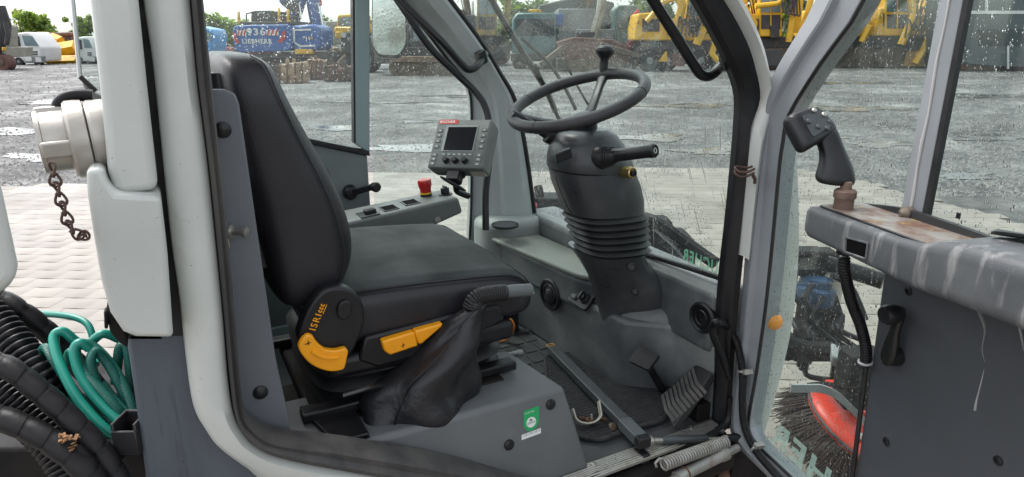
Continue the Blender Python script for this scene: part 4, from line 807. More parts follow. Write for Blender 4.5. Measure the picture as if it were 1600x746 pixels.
# lower panel
sP = s_of(oD(1333, 746)); sQ = s_of(oD(1376, 430))
m = M(); zp = [oD(1333, 746).z, oD(1376, 430).z]; kq = (sQ-sP)/(zp[1]-zp[0])
m.prism([dpt(sP+kq*(.45-zp[0]), -.04, .45), dpt(1.03, -.04, .45), dpt(1.03, -.04, 1.29), dpt(sP+kq*(1.29-zp[0]), -.04, 1.29)], DN*.035); lpn = part('lower_panel', m, DPANEL, dr, bev=.006)
STAIN = mat('dried_drip', (.20, .20, .20), (.30, .30, .29), 60, .7)
m = M(); m.tube([oD(*p, -.0052) for p in [(1531, 486), (1540, 515), (1535, 545), (1539, 566)]], [.006, .0032, .0016, .0008], 6, k=4, flat=.3); m.tube([oD(*p, -.0052) for p in [(1538, 578), (1533, 600), (1526, 628), (1524, 642)]], [.0008, .0014, .0022, .003], 6, k=4, flat=.3); m.tube([oD(*p, -.0052) for p in [(1592, 505), (1597, 530), (1600, 548)]], [.003, .002, .001], 6, k=4, flat=.3); part('drip_stain', m, STAIN, lpn)
for px, py in ((1385, 690), (1420, 455), (1560, 720)):
    m = M(); m.lathe(oD(px, py, -.005), DN, [(.008, 0), (.0075, .002), (.004, .0032), (.0035, .0015), (0, .0015)], 14); part('panel_screw', m, BLACKP, lpn)
m = M(); m.tube([oD(1357, 540, .0), oD(1345, 640, .0), oD(1330, 760, .0)], .0045, 6); part('panel_edge_seal', m, RUBBER, dr)
# armrest
ZT, ZB = 1.305, 1.247; S0 = .312
stn = [(S0, .118, ZT-.012, ZB+.012, .02), (S0+.006, .126, ZT-.003, ZB+.003, .014), (S0+.02, .13, ZT, ZB, .012), (.42, .13, ZT, ZB-.002, .012), (.53, .13, ZT, ZB-.006, .012), (.57, .131, ZT+.003, ZB-.007, .012), (.60, .133, ZT+.016, ZB-.007, .018), (.64, .134, ZT+.026, ZB-.005, .022), (.75, .135, ZT+.033, ZB, .024), (.9, .135, ZT+.036, ZB, .024), (1.02, .135, ZT+.036, ZB, .024)]
rg = []
for s_, o_, zt_, zb_, r_ in stn:
    q = [(-.005, zb_), (-.005, zt_), (o_, zt_), (o_, zb_)]
    rg.append(rpoly([dpt(s_, a, b) for a, b in q], r_, 4))
m = M(); m.loft(rg); ar = part('armrest', m, DUSTY, dr, ang=60)
m = M(); P = [dpt(S0+.02, .022, ZT), dpt(S0+.018, .112, ZT), dpt(.575, .112, ZT), dpt(.60, .06, ZT), dpt(.585, .022, ZT)]; m.prism(rpoly(P, .012), UP*.0035); part('rusty_plate', m, RUSTPL, ar, bev=.001, seg=1)
m = M(); m.tube([p+UP*.001 for p in rpoly(P, .012)], .0026, 6, closed=True); part('plate_edge', m, BLACKP, ar)
c = [oD(1323, 371, .1305), oD(1357, 380, .1305), oD(1354, 405, .1305), oD(1322, 394, .1305)]
m = M(); m.prism(rpoly(c, .003), DN*.0015); sw_ = part('switch_opening', m, HOLE, ar)
m = M(); m.tube([p+DN*.001 for p in rpoly(c, .003)], .0022, 6, closed=True); part('opening_rim', m, DUSTY, sw_)
m = M(); rl = [((1345, 317), (1350, 324)), ((1405, 323), (1412, 345)), ((1447, 334), (1460, 362)), ((1520, 358), (1530, 385)), ((1600, 388), (1610, 425)), ((1700, 425), (1710, 470))]
m.strip([(oD(*a, .012), oD(*b, .012)) for a, b in rl], [(0, (0, 0, 0)), (0, DN*.01), (1, DN*.014), (1, (0, 0, 0))]); part('window_ledge', m, RUBBER, dr, ang=40)
c = oD(1414, 334, .024); m = M(); m.lathe(c, DN, [(.012, -.01), (.012, .002), (.007, .006), (.004, .010), (0, .010)], 10); part('mount_bolt', m, mat('dirty_brass', (.14, .11, .07), (.08, .06, .05), 40, .6), dr)
m = M(); P = [dpt(.60, .020, ZT+.024), dpt(.615, .05, ZT+.026), dpt(.64, .062, ZT+.034), dpt(.70, .045, ZT+.040), dpt(.76, .02, ZT+.042)]; m.prism(cr(P, 3), UP*.004); part('grip_recess', m, BLACKP, ar)
# glass marking on the sliding pane
p = oD(1487, 340, -.019)
words('glass_marking', 'SEKURIT', oD(1468, 329, .0), DD, UP, .004, GREYPR, dr, .0002, width=.03)
m = M(); q = [oD(*a, .0) for a in ((1495, 332), (1502, 334), (1500, 343), (1493, 341))]; m.prism(q, DN*.0003); part('glass_stamp', m, BLACKP, dr, smooth=False)
# window crank
c0 = oD(1401, 556, -.004); c1 = oD(1397, 491, .03); ax = (c1-c0).normalized(); sd_ = DN.cross(ax).normalized()
m = M(); m.lathe(c0, DN, [(.019, 0), (.018, .012), (.016, .020), (0, .021)], 18); m.loft([sring(c0+DN*.018+(c1-DN*.03-c0-DN*.0)*t, sd_*w2, DN*.006, 3, 12) for t, w2 in ((-.18, .006), (-.1, .014), (.1, .0165), (.35, .014), (.6, .0095), (1.0, .0105), (1.12, .006))]); ck_ = part('window_crank', m, GLOSSB, dr, ang=60)
m = M(); m.lathe(c1-DN*.012, DN, [(.013, 0), (.017, .010), (.018, .028), (.014, .034), (0, .035)], 18); part('crank_knob', m, BLACKP, ck_)
# big teal letters on the lower glass, read from outside
b0, b1 = dz(1190, 690), dz(1360, 860)
e_ = (dpt(b1[0], 0, b1[1])-dpt(b0[0], 0, b0[1])).normalized()
vz = (UP*.97+DD*.12).normalized()
words('glass_lettering', 'BUCHER', dpt(b0[0], -.021, b0[1]+.003)+e_*.44, -e_, vz, .066, TEAL, dr, .0004, width=.44, bold=.03)
# joystick on the armrest
B0 = oZ(1317, 326, ZT+.003); T0 = (B0-EYEV).dot(V((SY*CP, CY*CP, -SP_)))
J = lambda px, py, d=0: at(px, py, T0+d)
js = thing('joystick', 'black joystick handle with six buttons on a rusty collar at the armrest tip', 'joystick', B0)
m = M(); m.lathe(B0, UP, [(.0165, 0), (.0165, .020), (.019, .0205), (.019, .032), (.0165, .034), (.0165, .0345), (.010, .036), (.009, .048), (.006, .05), (0, .05)], 24); part('collar', m, mat('rusty_collar', (.17, .11, .085), (.10, .06, .045), 30, .6, .75, bump=.4, bs=200), js)
cdir = V((SY, CY, 0)); rdir = V((CY, -SY, 0))
JS = [((1276, 284), (1334, 288), .020), ((1274, 276), (1335, 280), .023), ((1279, 264), (1333, 262), .022), ((1284, 248), (1326, 245), .0185), ((1283, 232), (1320, 228), .018), ((1276, 218), (1314, 206), .019), ((1272, 210), (1309, 195), .016)]
rg = [sring((J(*a)+J(*b))/2+cdir*.004*max(0, i_-2), (J(*b)-J(*a))/2, cdir*d_, 2.4, 20) for i_, (a, b, d_) in enumerate(JS)]
rg = [[p.lerp(sum(rg[0], V())/20, .3)-UP*.004 for p in rg[0]]]+rg
m = M(); m.loft(rg); part('grip', m, BLACKP, js, ang=180, sub=1)
# head: a flattened block whose face looks up and towards the camera
q = [J(1239, 179, -.012), J(1280, 167, .018), J(1309, 199, .006), J(1265, 227, -.03)]
hn = (q[1]-q[0]).cross(q[3]-q[0]).normalized()
if hn.z < 0: hn = -hn
hc = sum(q, V())/4
rg = []
for sc_, d_ in ((.75, .004), (.93, .002), (1.07, -.005), (1.12, -.014), (1.06, -.026), (.86, -.036), (.5, -.042)):
    rg.append(rpoly([hc+(p-hc)*sc_*1.08+hn*d_ for p in q], .013, 4))
m = M(); m.loft(rg); hd = part('head', m, BLACKP, js, ang=180, sub=1)
m = M(); m.prism(rpoly([hc+(p-hc)*.70+hn*.0035 for p in q], .006, 3), hn*.0012); part('button_plate', m, COWL, hd)
hx, hy = (q[1]-q[0]), (q[3]-q[0])
for u, v_, mt in ((.60, .16, 'steel'), (.84, .36, 'steel'), (.22, .42, 0), (.44, .66, 0), (.70, .78, 0), (.90, .62, 0)):
    c = q[0]+hx*u+hy*v_+(hc-(q[0]+hx*.5+hy*.5))+hn*.0045; m = M(); m.lathe(c, hn, [(.0048, 0), (.0048, .0025), (.0035, .004), (0, .0043)], 14); part('button', m, STEEL if mt else mat('button_rubber', (.06, .06, .065), r=.5) if 'button_rubber' not in bpy.data.materials else bpy.data.materials['button_rubber'], hd)
# hoses at the door
m = M(); m.ribbed([oD(*p, o_) for p, o_ in [((1319, 402), .09), ((1321, 430), .085), ((1330, 470), .06), ((1345, 510), .03), ((1353, 545), .018), ((1352, 572), .012)]], .0092, .0052, .0014, 12, 14)
ah_ = solo('corrugated_hose', m, HOSEB, 'black corrugated hose dropping from under the dusty door armrest', 'hose', ang=50)
m = M(); m.torus(oD(1352, 566, .012), oD(1352, 572, .012)-oD(1353, 550, .016), .011, .003, 16, 6); part('hose_clip', m, GREYPR, ah_)
m = M(); m.lathe(oD(1319, 398, .09), UP, [(.011, 0), (.014, .004), (.014, .012), (.010, .016)], 16); part('hose_gland', m, BLACKP, ah_)
hp = [oY(1140, 590, 1.07), oY(1126, 550, 1.065), oY(1115, 525, 1.055), oY(1114, 510, 1.045), oY(1122, 504, 1.03), oD(1138, 513, .03), oD(1152, 540, .022), oD(1160, 580, .020), oD(1160, 625, .020), oD(1163, 665, .020), oD(1180, 703, .020), oD(1215, 745, .020), oD(1265, 800, .02)]
m = M(); m.ribbed(hp, .0082, .0055, .0015, 12, 14); dh_ = solo('corrugated_hose', m, HOSEB, 'black corrugated cable hose looping from the front pillar down the door frame', 'hose', ang=50)
for i in (7, 10):
    d = (hp[i+1]-hp[i-1]).normalized(); m = M(); m.torus(hp[i], d, .0108, .003, 18, 6); m.obox(hp[i]-DN*.006+d.cross(DN)*-.014, d*.006, d.cross(DN)*.006, DN*.012); part('hose_clip', m, SPRING, dh_)
# gas strut, springs and pipe below the sill
a, b = oZ(1016, 689, .63), oD(1152, 684, .006); d = (b-a).normalized(); Ld = (b-a).length
gs = thing('gas_strut', 'dark gas strut with bright rod joining the sill to the open door', 'gas strut', a)
m = M(); m.lathe(a+d*Ld*.13, d, [(.004, 0), (.0105, .001), (.011, .004), (.011, Ld*.50), (.009, Ld*.51), (0, Ld*.51)], 16); part('cylinder', m, BARM, gs)
m = M(); m.lathe(a+d*Ld*.60, d, [(.0042, 0), (.0042, Ld*.36), (0, Ld*.36)], 12); part('rod', m, STEEL, gs)
m = M(); m.ball(a, .0125, 12); m.lathe(a, d, [(.008, 0), (.007, Ld*.135), (0, Ld*.14)], 12); m.disc(a-UP*.022, UP, .010, .02, 12); part('ball_joint', m, CASTAL, gs)
m = M(); m.lathe(b-d*.04, d, [(.008, 0), (.010, .004), (.010, .025), (.013, .03), (.013, .044), (0, .046)], 12); m.lathe(b-UP*.02, UP, [(.010, 0), (.010, .03)], 10); part('end_joint', m, BLACKP, gs)
a, b = oY(1036, 726, .995), oY(1136, 690, 1.015); d = (b-a).normalized(); L_ = (b-a).length; n1 = (UP-d*UP.dot(d)).normalized(); n2 = d.cross(n1)
def coil(a, d, L_, R, r, turns, n1, n2): return [a+d*(L_*i/(turns*10))+(n1*math.cos(2*pi*i/10)+n2*math.sin(2*pi*i/10))*R for i in range(turns*10+1)]
m = M(); m.tube([a-d*.022, a-d*.028+n1*.012, a-d*.015+n1*.02, a-d*.004+n1*.015]+coil(a, d, L_, .0135, .0032, 26, n1, n2), .0034, 6); solo('coil_spring', m, SPRING, 'grey coil spring stretched below the sill beside the lower door hinge', 'spring', ang=80)
sp_ = thing('support_pipe', 'grey hinge tube with rusty joints below the coil spring under the sill', 'pipe', at(1100, 730, 1.6))
a, b = oY(1010, 770, .975), oY(1152, 700, 1.0); d = (b-a).normalized(); L_ = (b-a).length
m = M(); m.lathe(a, d, [(.009, 0), (.009, L_*.3), (.0095, L_*.3), (.0155, L_*.305), (.0155, L_*.40), (.014, L_*.41), (.014, L_*.80), (.0165, L_*.81), (.0165, L_*.87), (.010, L_*.88), (.010, L_), (0, L_)], 16); part('pipe_body', m, SPRING, sp_)
m = M(); m.torus(a+d*L_*.405, d, .0145, .003, 18, 6); part('rusty_joint', m, RUST, sp_)
un = thing('step_frame', 'dark rusty step and hinge bracket framework under the cab sill', 'frame', (1.1, 1.1, .4))
m = M(); m.tube([at(*p) for p in [(960, 760, 1.62), (1010, 742, 1.64), (1040, 728, 1.66)]], .006, 8); part('linkage_rod', m, RUST, un)
m = M(); m.mm(1.0, 1.26, 1.10, 1.16, .40, .56); part('bracket', m, CHASSIS, un, bev=.006)
m = M(); c = at(1133, 726, 1.78); m.obox(c, V((.012, 0, 0)), V((0, .01, 0)), V((0, 0, .05))); m.ball(c+UP*-.03, (.02, .02, .015), 8); part('rusty_lug', m, RUST, un)
m = M(); c = at(1085, 742, 1.80); m.obox(c, rdir*.05, cdir*.03, UP*.035); m.obox(at(1165, 735, 1.8), rdir*.05, cdir*.03, UP*.06); m.obox(at(1030, 705, 1.9), rdir*.03, cdir*.02, UP*.02); part('bracket', m, CHASSIS, un, bev=.004)
m = M(); m.mm(.2, 1.0, 1.12, 1.5, .30, .55); part('chassis_box', m, CHASSIS, un, bev=.01)
# twisted rusty wire on the pillar
c = oY(1158, 273, 1.065); m = M()
m.tube([c+V((.026*math.cos(t)*1.0, -.008+.016*math.sin(t)*-1, .004*math.sin(2*t)+.0015*t)) for t in [i*.5 for i in range(26)]], .0028, 6); m.tube([c+V((.024, -.01, .002)), c+V((.032, -.014, -.012)), c+V((.034, -.012, -.022))], .004, 6)
solo('tie_wire', m, DARKRUST, 'rusty wire twisted around the black front pillar at door height', 'wire', ang=80)

# ------------------------------------------------------------------ what lies at the rear edge of the cab
rb = thing('rear_body_panel', 'white moulded body panels of the sweeper left of the doorway', 'vehicle body', (-.15, 1.1, .5))
m = M(); P = [oY(*p, 1.02) for p in [(125, -120), (206, -120), (216, 0), (229, 130), (246, 285), (247, 298), (190, 306), (176, 295), (168, 270), (155, 130), (139, 0)]]; m.prism(P, (0, .16, 0)); part('upper_column', m, WHITE, rb, bev=.012, seg=4)
m = M(); P = [oY(*p, 1.0) for p in [(134, 264), (160, 263), (168, 285), (182, 303), (244, 307), (252, 312), (262, 400), (271, 529), (212, 528), (192, 520), (172, 490), (158, 440), (146, 370), (137, 310)]]; m.prism(P, (0, .16, 0)); part('lower_panel', m, WHITE, rb, bev=.016, seg=4)
m = M(); m.prism([oY(*p, 1.10) for p in [(170, -120), (300, -120), (330, 530), (200, 530)]], (0, .12, 0)); part('inner_column', m, RUBBER, rb)
m = M(); m.prism([oY(*p, 1.06) for p in [(165, 485), (196, 520), (200, 545), (185, 535), (172, 520)]], (0, .05, 0)); m.prism([oY(*p, 1.05) for p in [(162, 487), (168, 487), (169, 515), (163, 515)]], (0, .02, 0)); part('hinge_bracket', m, CHASSIS, rb, bev=.003)
pn = [oY(*p, 1.32) for p in [(108, -60), (150, -60), (200, 160), (150, 143), (125, 120)]]
m = M(); m.prism(pn, (0, .006, 0)); rq = part('rear_quarter_glass', m, CLEAR, rb, smooth=False)
m = M(); m.tube([pn[0], pn[4]], .0035, 6); part('glass_edge', m, mat('glass_edge', (.6, .63, .62), r=.2), rq)
m = M(); m.tube([pn[4], pn[3]], .004, 6); part('glass_seal', m, RUBBER, rq)
m = M(); m.prism([oY(*p, 1.36) for p in [(126, 124), (150, 147), (215, 170), (215, 300), (150, 300), (150, 240), (140, 160)]], (0, .05, 0)); part('rear_bulkhead', m, mat('grey_bulkhead', (.2, .21, .21), (.14, .12, .11), 6, .6), rb, bev=.004)
# coupling
cp = thing('hose_coupling', 'cast alloy hose coupling with locking lugs on the white body column', 'coupling', oY(150, 212, 1.03))
c = oY(172, 213, 1.09); ax = V((-1, -.10, -.03)).normalized()
m = M(); m.lathe(c, ax, [(.050, -.004), (.052, .002), (.052, .021), (.0505, .0225), (.0505, .0245)], 40); part('fixed_ring', m, CASTAL, cp, bev=.0015)
m = M(); m.lathe(c+ax*.0252, ax, [(.0495, 0), (.053, .0015), (.0535, .010), (.053, .020), (.050, .0235), (.044, .024), (.041, .026), (.040, .052), (.042, .053), (.042, .058), (.036, .059), (.034, .05), (0, .05)], 40); part('cap', m, CASTAL, cp, ang=30)
a_ = (UP-ax*UP.dot(ax)).normalized(); b_ = ax.cross(a_)
for t in (0, 2*pi/3, 4*pi/3):
    n_ = a_*math.cos(t+.4)+b_*math.sin(t+.4); q_ = ax.cross(n_); m = M(); m.obox(c+ax*.062+n_*.041, ax*.020, q_*.011, n_*.006); part('lug', m, CASTAL, cp, bev=.003)
m = M(); m.tube([oY(*p, 1.10) for p in [(90, 178), (92, 163), (103, 153), (120, 149), (145, 150)]], .0085, 10, k=5); solo('rubber_tube', m, HOSEB, 'short black rubber tube arching behind the alloy coupling', 'hose')
# chain
ch = thing('keeper_chain', 'dark brown twisted link chain hanging below the alloy coupling', 'chain', oY(84, 258, 1.0))
cpth = cr([oY(*p, .99) for p in [(81, 256), (86, 284), (92, 303), (99, 325), (106, 348), (116, 366), (127, 373), (139, 366)]], 10)
Ls = [0]
for i in range(1, len(cpth)): Ls.append(Ls[-1]+(cpth[i]-cpth[i-1]).length)
def onpath(d):
    for i in range(1, len(cpth)):
        if Ls[i] >= d: return cpth[i-1].lerp(cpth[i], (d-Ls[i-1])/max(1e-9, Ls[i]-Ls[i-1]))
    return cpth[-1]
nl = 9
for i in range(nl):
    p, q_ = onpath(Ls[-1]*i/nl-.002), onpath(Ls[-1]*(i+1)/nl+.004); t = (q_-p).normalized(); L_ = (q_-p).length
    n1 = t.cross(V((.3, -.9, .2) if i % 2 else (.9, .4, .1))).normalized(); n2 = t.cross(n1)
    P = [(p+q_)/2+t*(L_*.5*math.cos(a))*(1)+n1*(.0058*math.sin(a)*(1+.35*math.cos(a)))+n2*.002*math.sin(2*a) for a in [2*pi*j/16 for j in range(16)]]
    m = M(); m.tube(P, .0017, 6, True); m.torus(q_-t*.004, t, .0032, .0014, 8, 5); part('chain_link', m, DARKRUST, ch, ang=80)
# white panel at the left edge
m = M(); P = [oY(*p, .82) for p in [(-120, 250), (-8, 268), (4, 300), (29, 415), (30, 436), (8, 458), (-60, 478), (-120, 480)]]; m.prism(P, (-.02, .10, 0))
solo('hopper_corner', m, WHITE, 'rounded white hopper corner cut off by the left picture edge', 'vehicle body', bev=.012, seg=4)

# ------------------------------------------------------------------ hoses at lower left
def wrapped(name, pts, r, lab, t0=1.15, pitch=.042, k=8):   # hose in spiral wrap: core plus separate turns
    P = cr([at(x, y, t0+d) for x, y, d in pts], k); th = thing(name, lab, 'hose', P[0], 'hoses at the lower left')
    m = M(); m.tube(P, r*.90, 12); part('hose_core', m, HOSEB, th)
    L = [0]
    for i in range(1, len(P)): L.append(L[-1]+(P[i]-P[i-1]).length)
    def pp(d):
        for i in range(1, len(P)):
            if L[i] >= d: return P[i-1].lerp(P[i], (d-L[i-1])/max(1e-9, L[i]-L[i-1]))
        return P[-1]
    nT = int(L[-1]/pitch); sl = .018
    for i in range(nT):
        a = i*pitch; pts_ = [pp(a+sl*0+(pitch*.90)*j/4) for j in range(5)]; T = (pts_[-1]-pts_[0]).normalized()
        nA = (UP-T*T.z).normalized(); nB = T.cross(nA)
        rg = [[q+T*(sl*.5*math.sin(2*pi*j/12+.6))+(nA*math.cos(2*pi*j/12)+nB*math.sin(2*pi*j/12))*(r*(1 if 0 < jj < 4 else .95)) for j in range(12)] for jj, q in enumerate(pts_)]
        m = M(); m.loft(rg); part('wrap_turn', m, HOSEB, th, ang=50)
    return th
wrapped('wrapped_hose', [(-30, 455, .0), (20, 478, 0), (75, 520, .02), (130, 580, .05), (175, 640, .07), (215, 720, .10)], .0195, 'thick spiral wrapped black hose running behind the green coil from the left edge', 1.22)
wrapped('wrapped_hose', [(-40, 560, .0), (10, 573, 0), (60, 610, .0), (110, 655, .0), (160, 710, .0), (200, 780, .0)], .0185, 'spiral wrapped black hose passing in front of the green coil diagonally', 1.05)
wrapped('wrapped_hose', [(-40, 640, 0), (20, 660, 0), (80, 690, 0), (130, 730, 0), (170, 790, 0)], .020, 'lowest spiral wrapped black hose at the bottom left picture corner', 1.02)
m = M(); m.ribbed([at(*p) for p in [(-40, 470, 1.16), (5, 512, 1.16), (40, 556, 1.15), (75, 600, 1.15), (130, 660, 1.2)]], .024, .013, .005, 16, 12); solo('corrugated_hose', m, HOSEB, 'fat black corrugated hose between the two spiral wrapped hoses at left', 'hose', ang=60, group='hoses at the lower left')
m = M(); m.ribbed([at(*p) for p in [(-40, 590, 1.1), (0, 612, 1.1), (50, 650, 1.1), (100, 705, 1.1), (130, 760, 1.1)]], .034, .010, .004, 16, 12); solo('corrugated_hose', m, HOSEB, 'finely ribbed wide black hose below the front spiral wrapped hose', 'hose', ang=60, group='hoses at the lower left')
m = M(); m.tube([at(*p) for p in [(-30, 480, 1.2), (15, 508, 1.2), (60, 550, 1.2), (90, 590, 1.2)]], .006, 8, k=5); m.tube([at(*p) for p in [(-30, 497, 1.19), (20, 527, 1.19), (60, 565, 1.19)]], .004, 8, k=5); solo('thin_hose', m, HOSEB, 'pair of thin black hoses above the fat corrugated hose at left', 'hose', group='hoses at the lower left')
gh = thing('garden_hose', 'coiled green garden hose with woven pattern hung behind the cab panel', 'hose', at(150, 600, 1.15))
for nm, mt, pts, r_ in [
    ('hose_turn', HOSEP, [(186, 530, 1.2), (160, 522, 1.18), (135, 540, 1.17), (118, 533, 1.16), (98, 518, 1.15), (84, 528, 1.14), (92, 565, 1.12), (118, 618, 1.10), (158, 665, 1.09), (194, 688, 1.10)], .0082),
    ('hose_turn', HOSEG, [(215, 676, 1.14), (188, 645, 1.11), (158, 610, 1.11), (128, 575, 1.12), (118, 548, 1.13), (127, 537, 1.15), (148, 543, 1.16), (175, 572, 1.15), (196, 610, 1.14), (210, 648, 1.13)], .0082),
    ('hose_turn', HOSEP, [(140, 545, 1.13), (126, 536, 1.12), (116, 548, 1.115), (124, 582, 1.11), (150, 622, 1.105), (196, 668, 1.10)], .0082),
    ('hose_turn', HOSEG, [(66, 548, 1.15), (72, 544, 1.14), (84, 562, 1.13), (112, 606, 1.13), (150, 650, 1.13), (188, 690, 1.13)], .0078),
    ('hose_turn', HOSEG, [(64, 548, 1.15), (70, 580, 1.15), (94, 618, 1.15), (130, 650, 1.15), (170, 685, 1.15)], .0080),
    ('hose_turn', HOSEG, [(200, 668, 1.12), (165, 625, 1.12), (148, 590, 1.12), (142, 562, 1.12), (150, 550, 1.13), (166, 565, 1.14), (186, 600, 1.14), (206, 645, 1.14)], .0080),
    ('hose_turn', HOSEG, [(160, 600, 1.14), (176, 622, 1.13), (198, 648, 1.12)], .0078),
    ('hose_turn', HOSEG, [(180, 600, 1.18), (184, 562, 1.18), (188, 542, 1.18), (198, 542, 1.18), (204, 590, 1.18), (201, 630, 1.18)], .0085),
    ('hose_turn', HOSEP, [(105, 570, 1.16), (110, 550, 1.16), (122, 572, 1.15), (148, 615, 1.15), (182, 655, 1.15)], .0078),
    ('hose_turn', HOSEG, [(98, 575, 1.17), (108, 600, 1.17), (140, 640, 1.16), (176, 672, 1.15)], .0078),
    ('hose_tail', HOSEP, [(-20, 506, 1.35), (20, 497, 1.33), (60, 491, 1.30), (105, 494, 1.28), (132, 503, 1.27), (143, 520, 1.26), (147, 548, 1.25), (150, 570, 1.22)], .0065)]:
    m = M(); m.tube([at(*p) for p in pts], r_, 12, k=7); part(nm, m, mt, gh)
m = M(); c = at(207, 675, 1.08)
for s in (-1, 1): m.obox(c+rdir*.018*s, rdir*.0025, cdir*.022, UP*.028)
m.obox(c+cdir*.022, rdir*.02, cdir*.0025, UP*.028); m.obox(c-cdir*.022-UP*.006, rdir*.02, cdir*.0025, UP*.022); m.obox(c-UP*.026, rdir*.02, cdir*.022, UP*.002)
solo('hose_holder', m, mat('holder_black', (.012, .012, .013), (.08, .04, .02), 40, .5, lo=.6, hi=.75), 'open topped black metal holder clasping the lower ends of the green hose', 'holder', bev=.0015, seg=1)
m = M(); random.seed(11)
for i in range(16):
    p = at(90+random.random()*45, 680+random.random()*28, 1.0+random.random()*.02); a = random.random()*6; m.obox(p, V((math.cos(a), math.sin(a), .3))*(.004+.005*random.random()), V((-math.sin(a), math.cos(a), .2))*.0025, V((0, 0, .0008)))
solo('dry_leaves', m, mat('dry_leaf', (.26, .13, .05), (.14, .07, .03), 60, .8), 'scraps of dry brown leaves caught between the black hoses', 'leaves', kind='stuff')
m = M(); c = at(60, 760, 1.35); m.obox(c, rdir*.30, cdir*.10, UP*.16); m.obox(at(170, 690, 1.40), rdir*.10, cdir*.08, UP*.16); m.obox(at(20, 640, 1.45), rdir*.24, cdir*.06, UP*.10)
m.tube([at(135, 760, 1.02), at(200, 690, 1.12), at(228, 650, 1.18)], .016, 6); solo('chassis_frame', m, CHASSIS, 'dark chassis frame below the black hoses at lower left', 'chassis', bev=.008)
# ------------------------------------------------------------------ yard: gravel, paving, hills
FW = V((SY, CY, 0)); RT = V((CY, -SY, 0))
def hv(px, py, d): r = ray(px, py); return EYEV + r*(d/r.dot(FW))        # point at horizontal distance d ahead
def project(p):
    q = V(p)-EYEV; f = q.dot(V((SY*CP, CY*CP, -SP_)))
    return (800+F_PX*q.dot(RT)/f, 373-F_PX*q.dot(V((SY*SP_, CY*SP_, CP)))/f, f)
GRAV = mat('wet_gravel', (.045, .048, .05), (.15, .148, .142), 4.5, .85, .5, lo=.36, hi=.64, det=14, bump=1, bs=9, c3=(.21, .205, .195), s3=.9, lo3=.50, hi3=.66, str3=(1, 1, 1))
t = GRAV.node_tree; b = t.nodes['Principled BSDF']; b.inputs['Specular IOR Level'].default_value = .4
big = N(t, 'ShaderNodeTexNoise'); big.inputs['Scale'].default_value = .22; big.inputs['Detail'].default_value = 8; big.inputs['Roughness'].default_value = .65; tcb = N(t, 'ShaderNodeTexCoord'); t.links.new(tcb.outputs['Object'], big.inputs['Vector'])
mrb = N(t, 'ShaderNodeMapRange'); mrb.inputs[1].default_value = .38; mrb.inputs[2].default_value = .6; mrb.inputs[3].default_value = .48; mrb.inputs[4].default_value = 1.2; t.links.new(big.outputs['Fac'], mrb.inputs[0])
hsb = N(t, 'ShaderNodeHueSaturation'); t.links.new(mrb.outputs[0], hsb.inputs['Value']); t.links.new(b.inputs['Base Color'].links[0].from_socket, hsb.inputs['Color']); t.links.new(hsb.outputs[0], b.inputs['Base Color'])
pud = N(t, 'ShaderNodeTexNoise'); pud.inputs['Scale'].default_value = .55; pud.inputs['Detail'].default_value = 10; pud.inputs['Roughness'].default_value = .7; t.links.new(tcb.outputs['Object'], pud.inputs['Vector'])
mrp = N(t, 'ShaderNodeMapRange'); mrp.inputs[1].default_value = .54; mrp.inputs[2].default_value = .64; mrp.inputs[3].default_value = .78; mrp.inputs[4].default_value = .3; t.links.new(pud.outputs['Fac'], mrp.inputs[0]); t.links.new(mrp.outputs[0], b.inputs['Roughness'])
n1 = N(t, 'ShaderNodeTexNoise'); n1.inputs['Scale'].default_value = 6; n1.inputs['Detail'].default_value = 12; n1.inputs['Roughness'].default_value = .75
tc = N(t, 'ShaderNodeTexCoord'); t.links.new(tc.outputs['Object'], n1.inputs['Vector'])
bp = N(t, 'ShaderNodeBump'); bp.inputs['Distance'].default_value = .022; bp.inputs['Strength'].default_value = .9; t.links.new(n1.outputs['Fac'], bp.inputs['Height']); t.links.new(bp.outputs[0], b.inputs['Normal'])
m = M(); m.add([(-1800, -1800, 0), (1800, -1800, 0), (1800, 1800, 0), (-1800, 1800, 0)], [(0, 1, 2, 3)]); part('ground', m, GRAV, kind='structure', smooth=False)
bnd = [(-400, 300), (-100, 296), (0, 293), (60, 291), (130, 288), (330, 280), (560, 272), (640, 272), (760, 276), (900, 266), (1030, 262), (1130, 264), (1250, 266), (1330, 280), (1400, 300), (1500, 324), (1600, 352), (1800, 420)]
bp_l = [oZ(*p, .004) for p in bnd]; random.seed(2)
PAVB = mat('paving_joint', (.13, .115, .095), (.16, .14, .12), 20, .6, .8)
poly = [V((p.x, p.y, .004)) for p in bp_l]+[V((6.5, -3, .004)), V((-6, -3, .004)), V((-8, 6, .004))]
m = M(); m.add(poly, [list(range(len(poly)))]); pave = part('pavement', m, PAVB, kind='structure', smooth=False)
PV = mat('paver', (.225, .196, .162), (.165, .145, .12), 1.1, .32, .6, lo=.35, hi=.65, bump=.5, bs=120)
t = PV.node_tree; b = t.nodes['Principled BSDF']; src = b.inputs['Base Color'].links[0].from_socket
ge = N(t, 'ShaderNodeNewGeometry'); oi = N(t, 'ShaderNodeObjectInfo'); rsum = math_(t, 'FRACT', math_(t, 'ADD', ge.outputs['Random Per Island'], oi.outputs['Random']))
mr = N(t, 'ShaderNodeMapRange'); mr.inputs[3].default_value = .78; mr.inputs[4].default_value = 1.1; t.links.new(rsum, mr.inputs[0])
hsn = N(t, 'ShaderNodeHueSaturation'); t.links.new(mr.outputs[0], hsn.inputs['Value']); t.links.new(src, hsn.inputs['Color']); t.links.new(hsn.outputs[0], b.inputs['Base Color'])
pa_ = rad(-31); U_ = V((math.cos(pa_), math.sin(pa_), 0)); W_ = V((-math.sin(pa_), math.cos(pa_), 0)); PL, PW = .225, .165
def wave(x, ph): return .012*(1 if (x*4) % 2 < 1 else -1)
tp = []
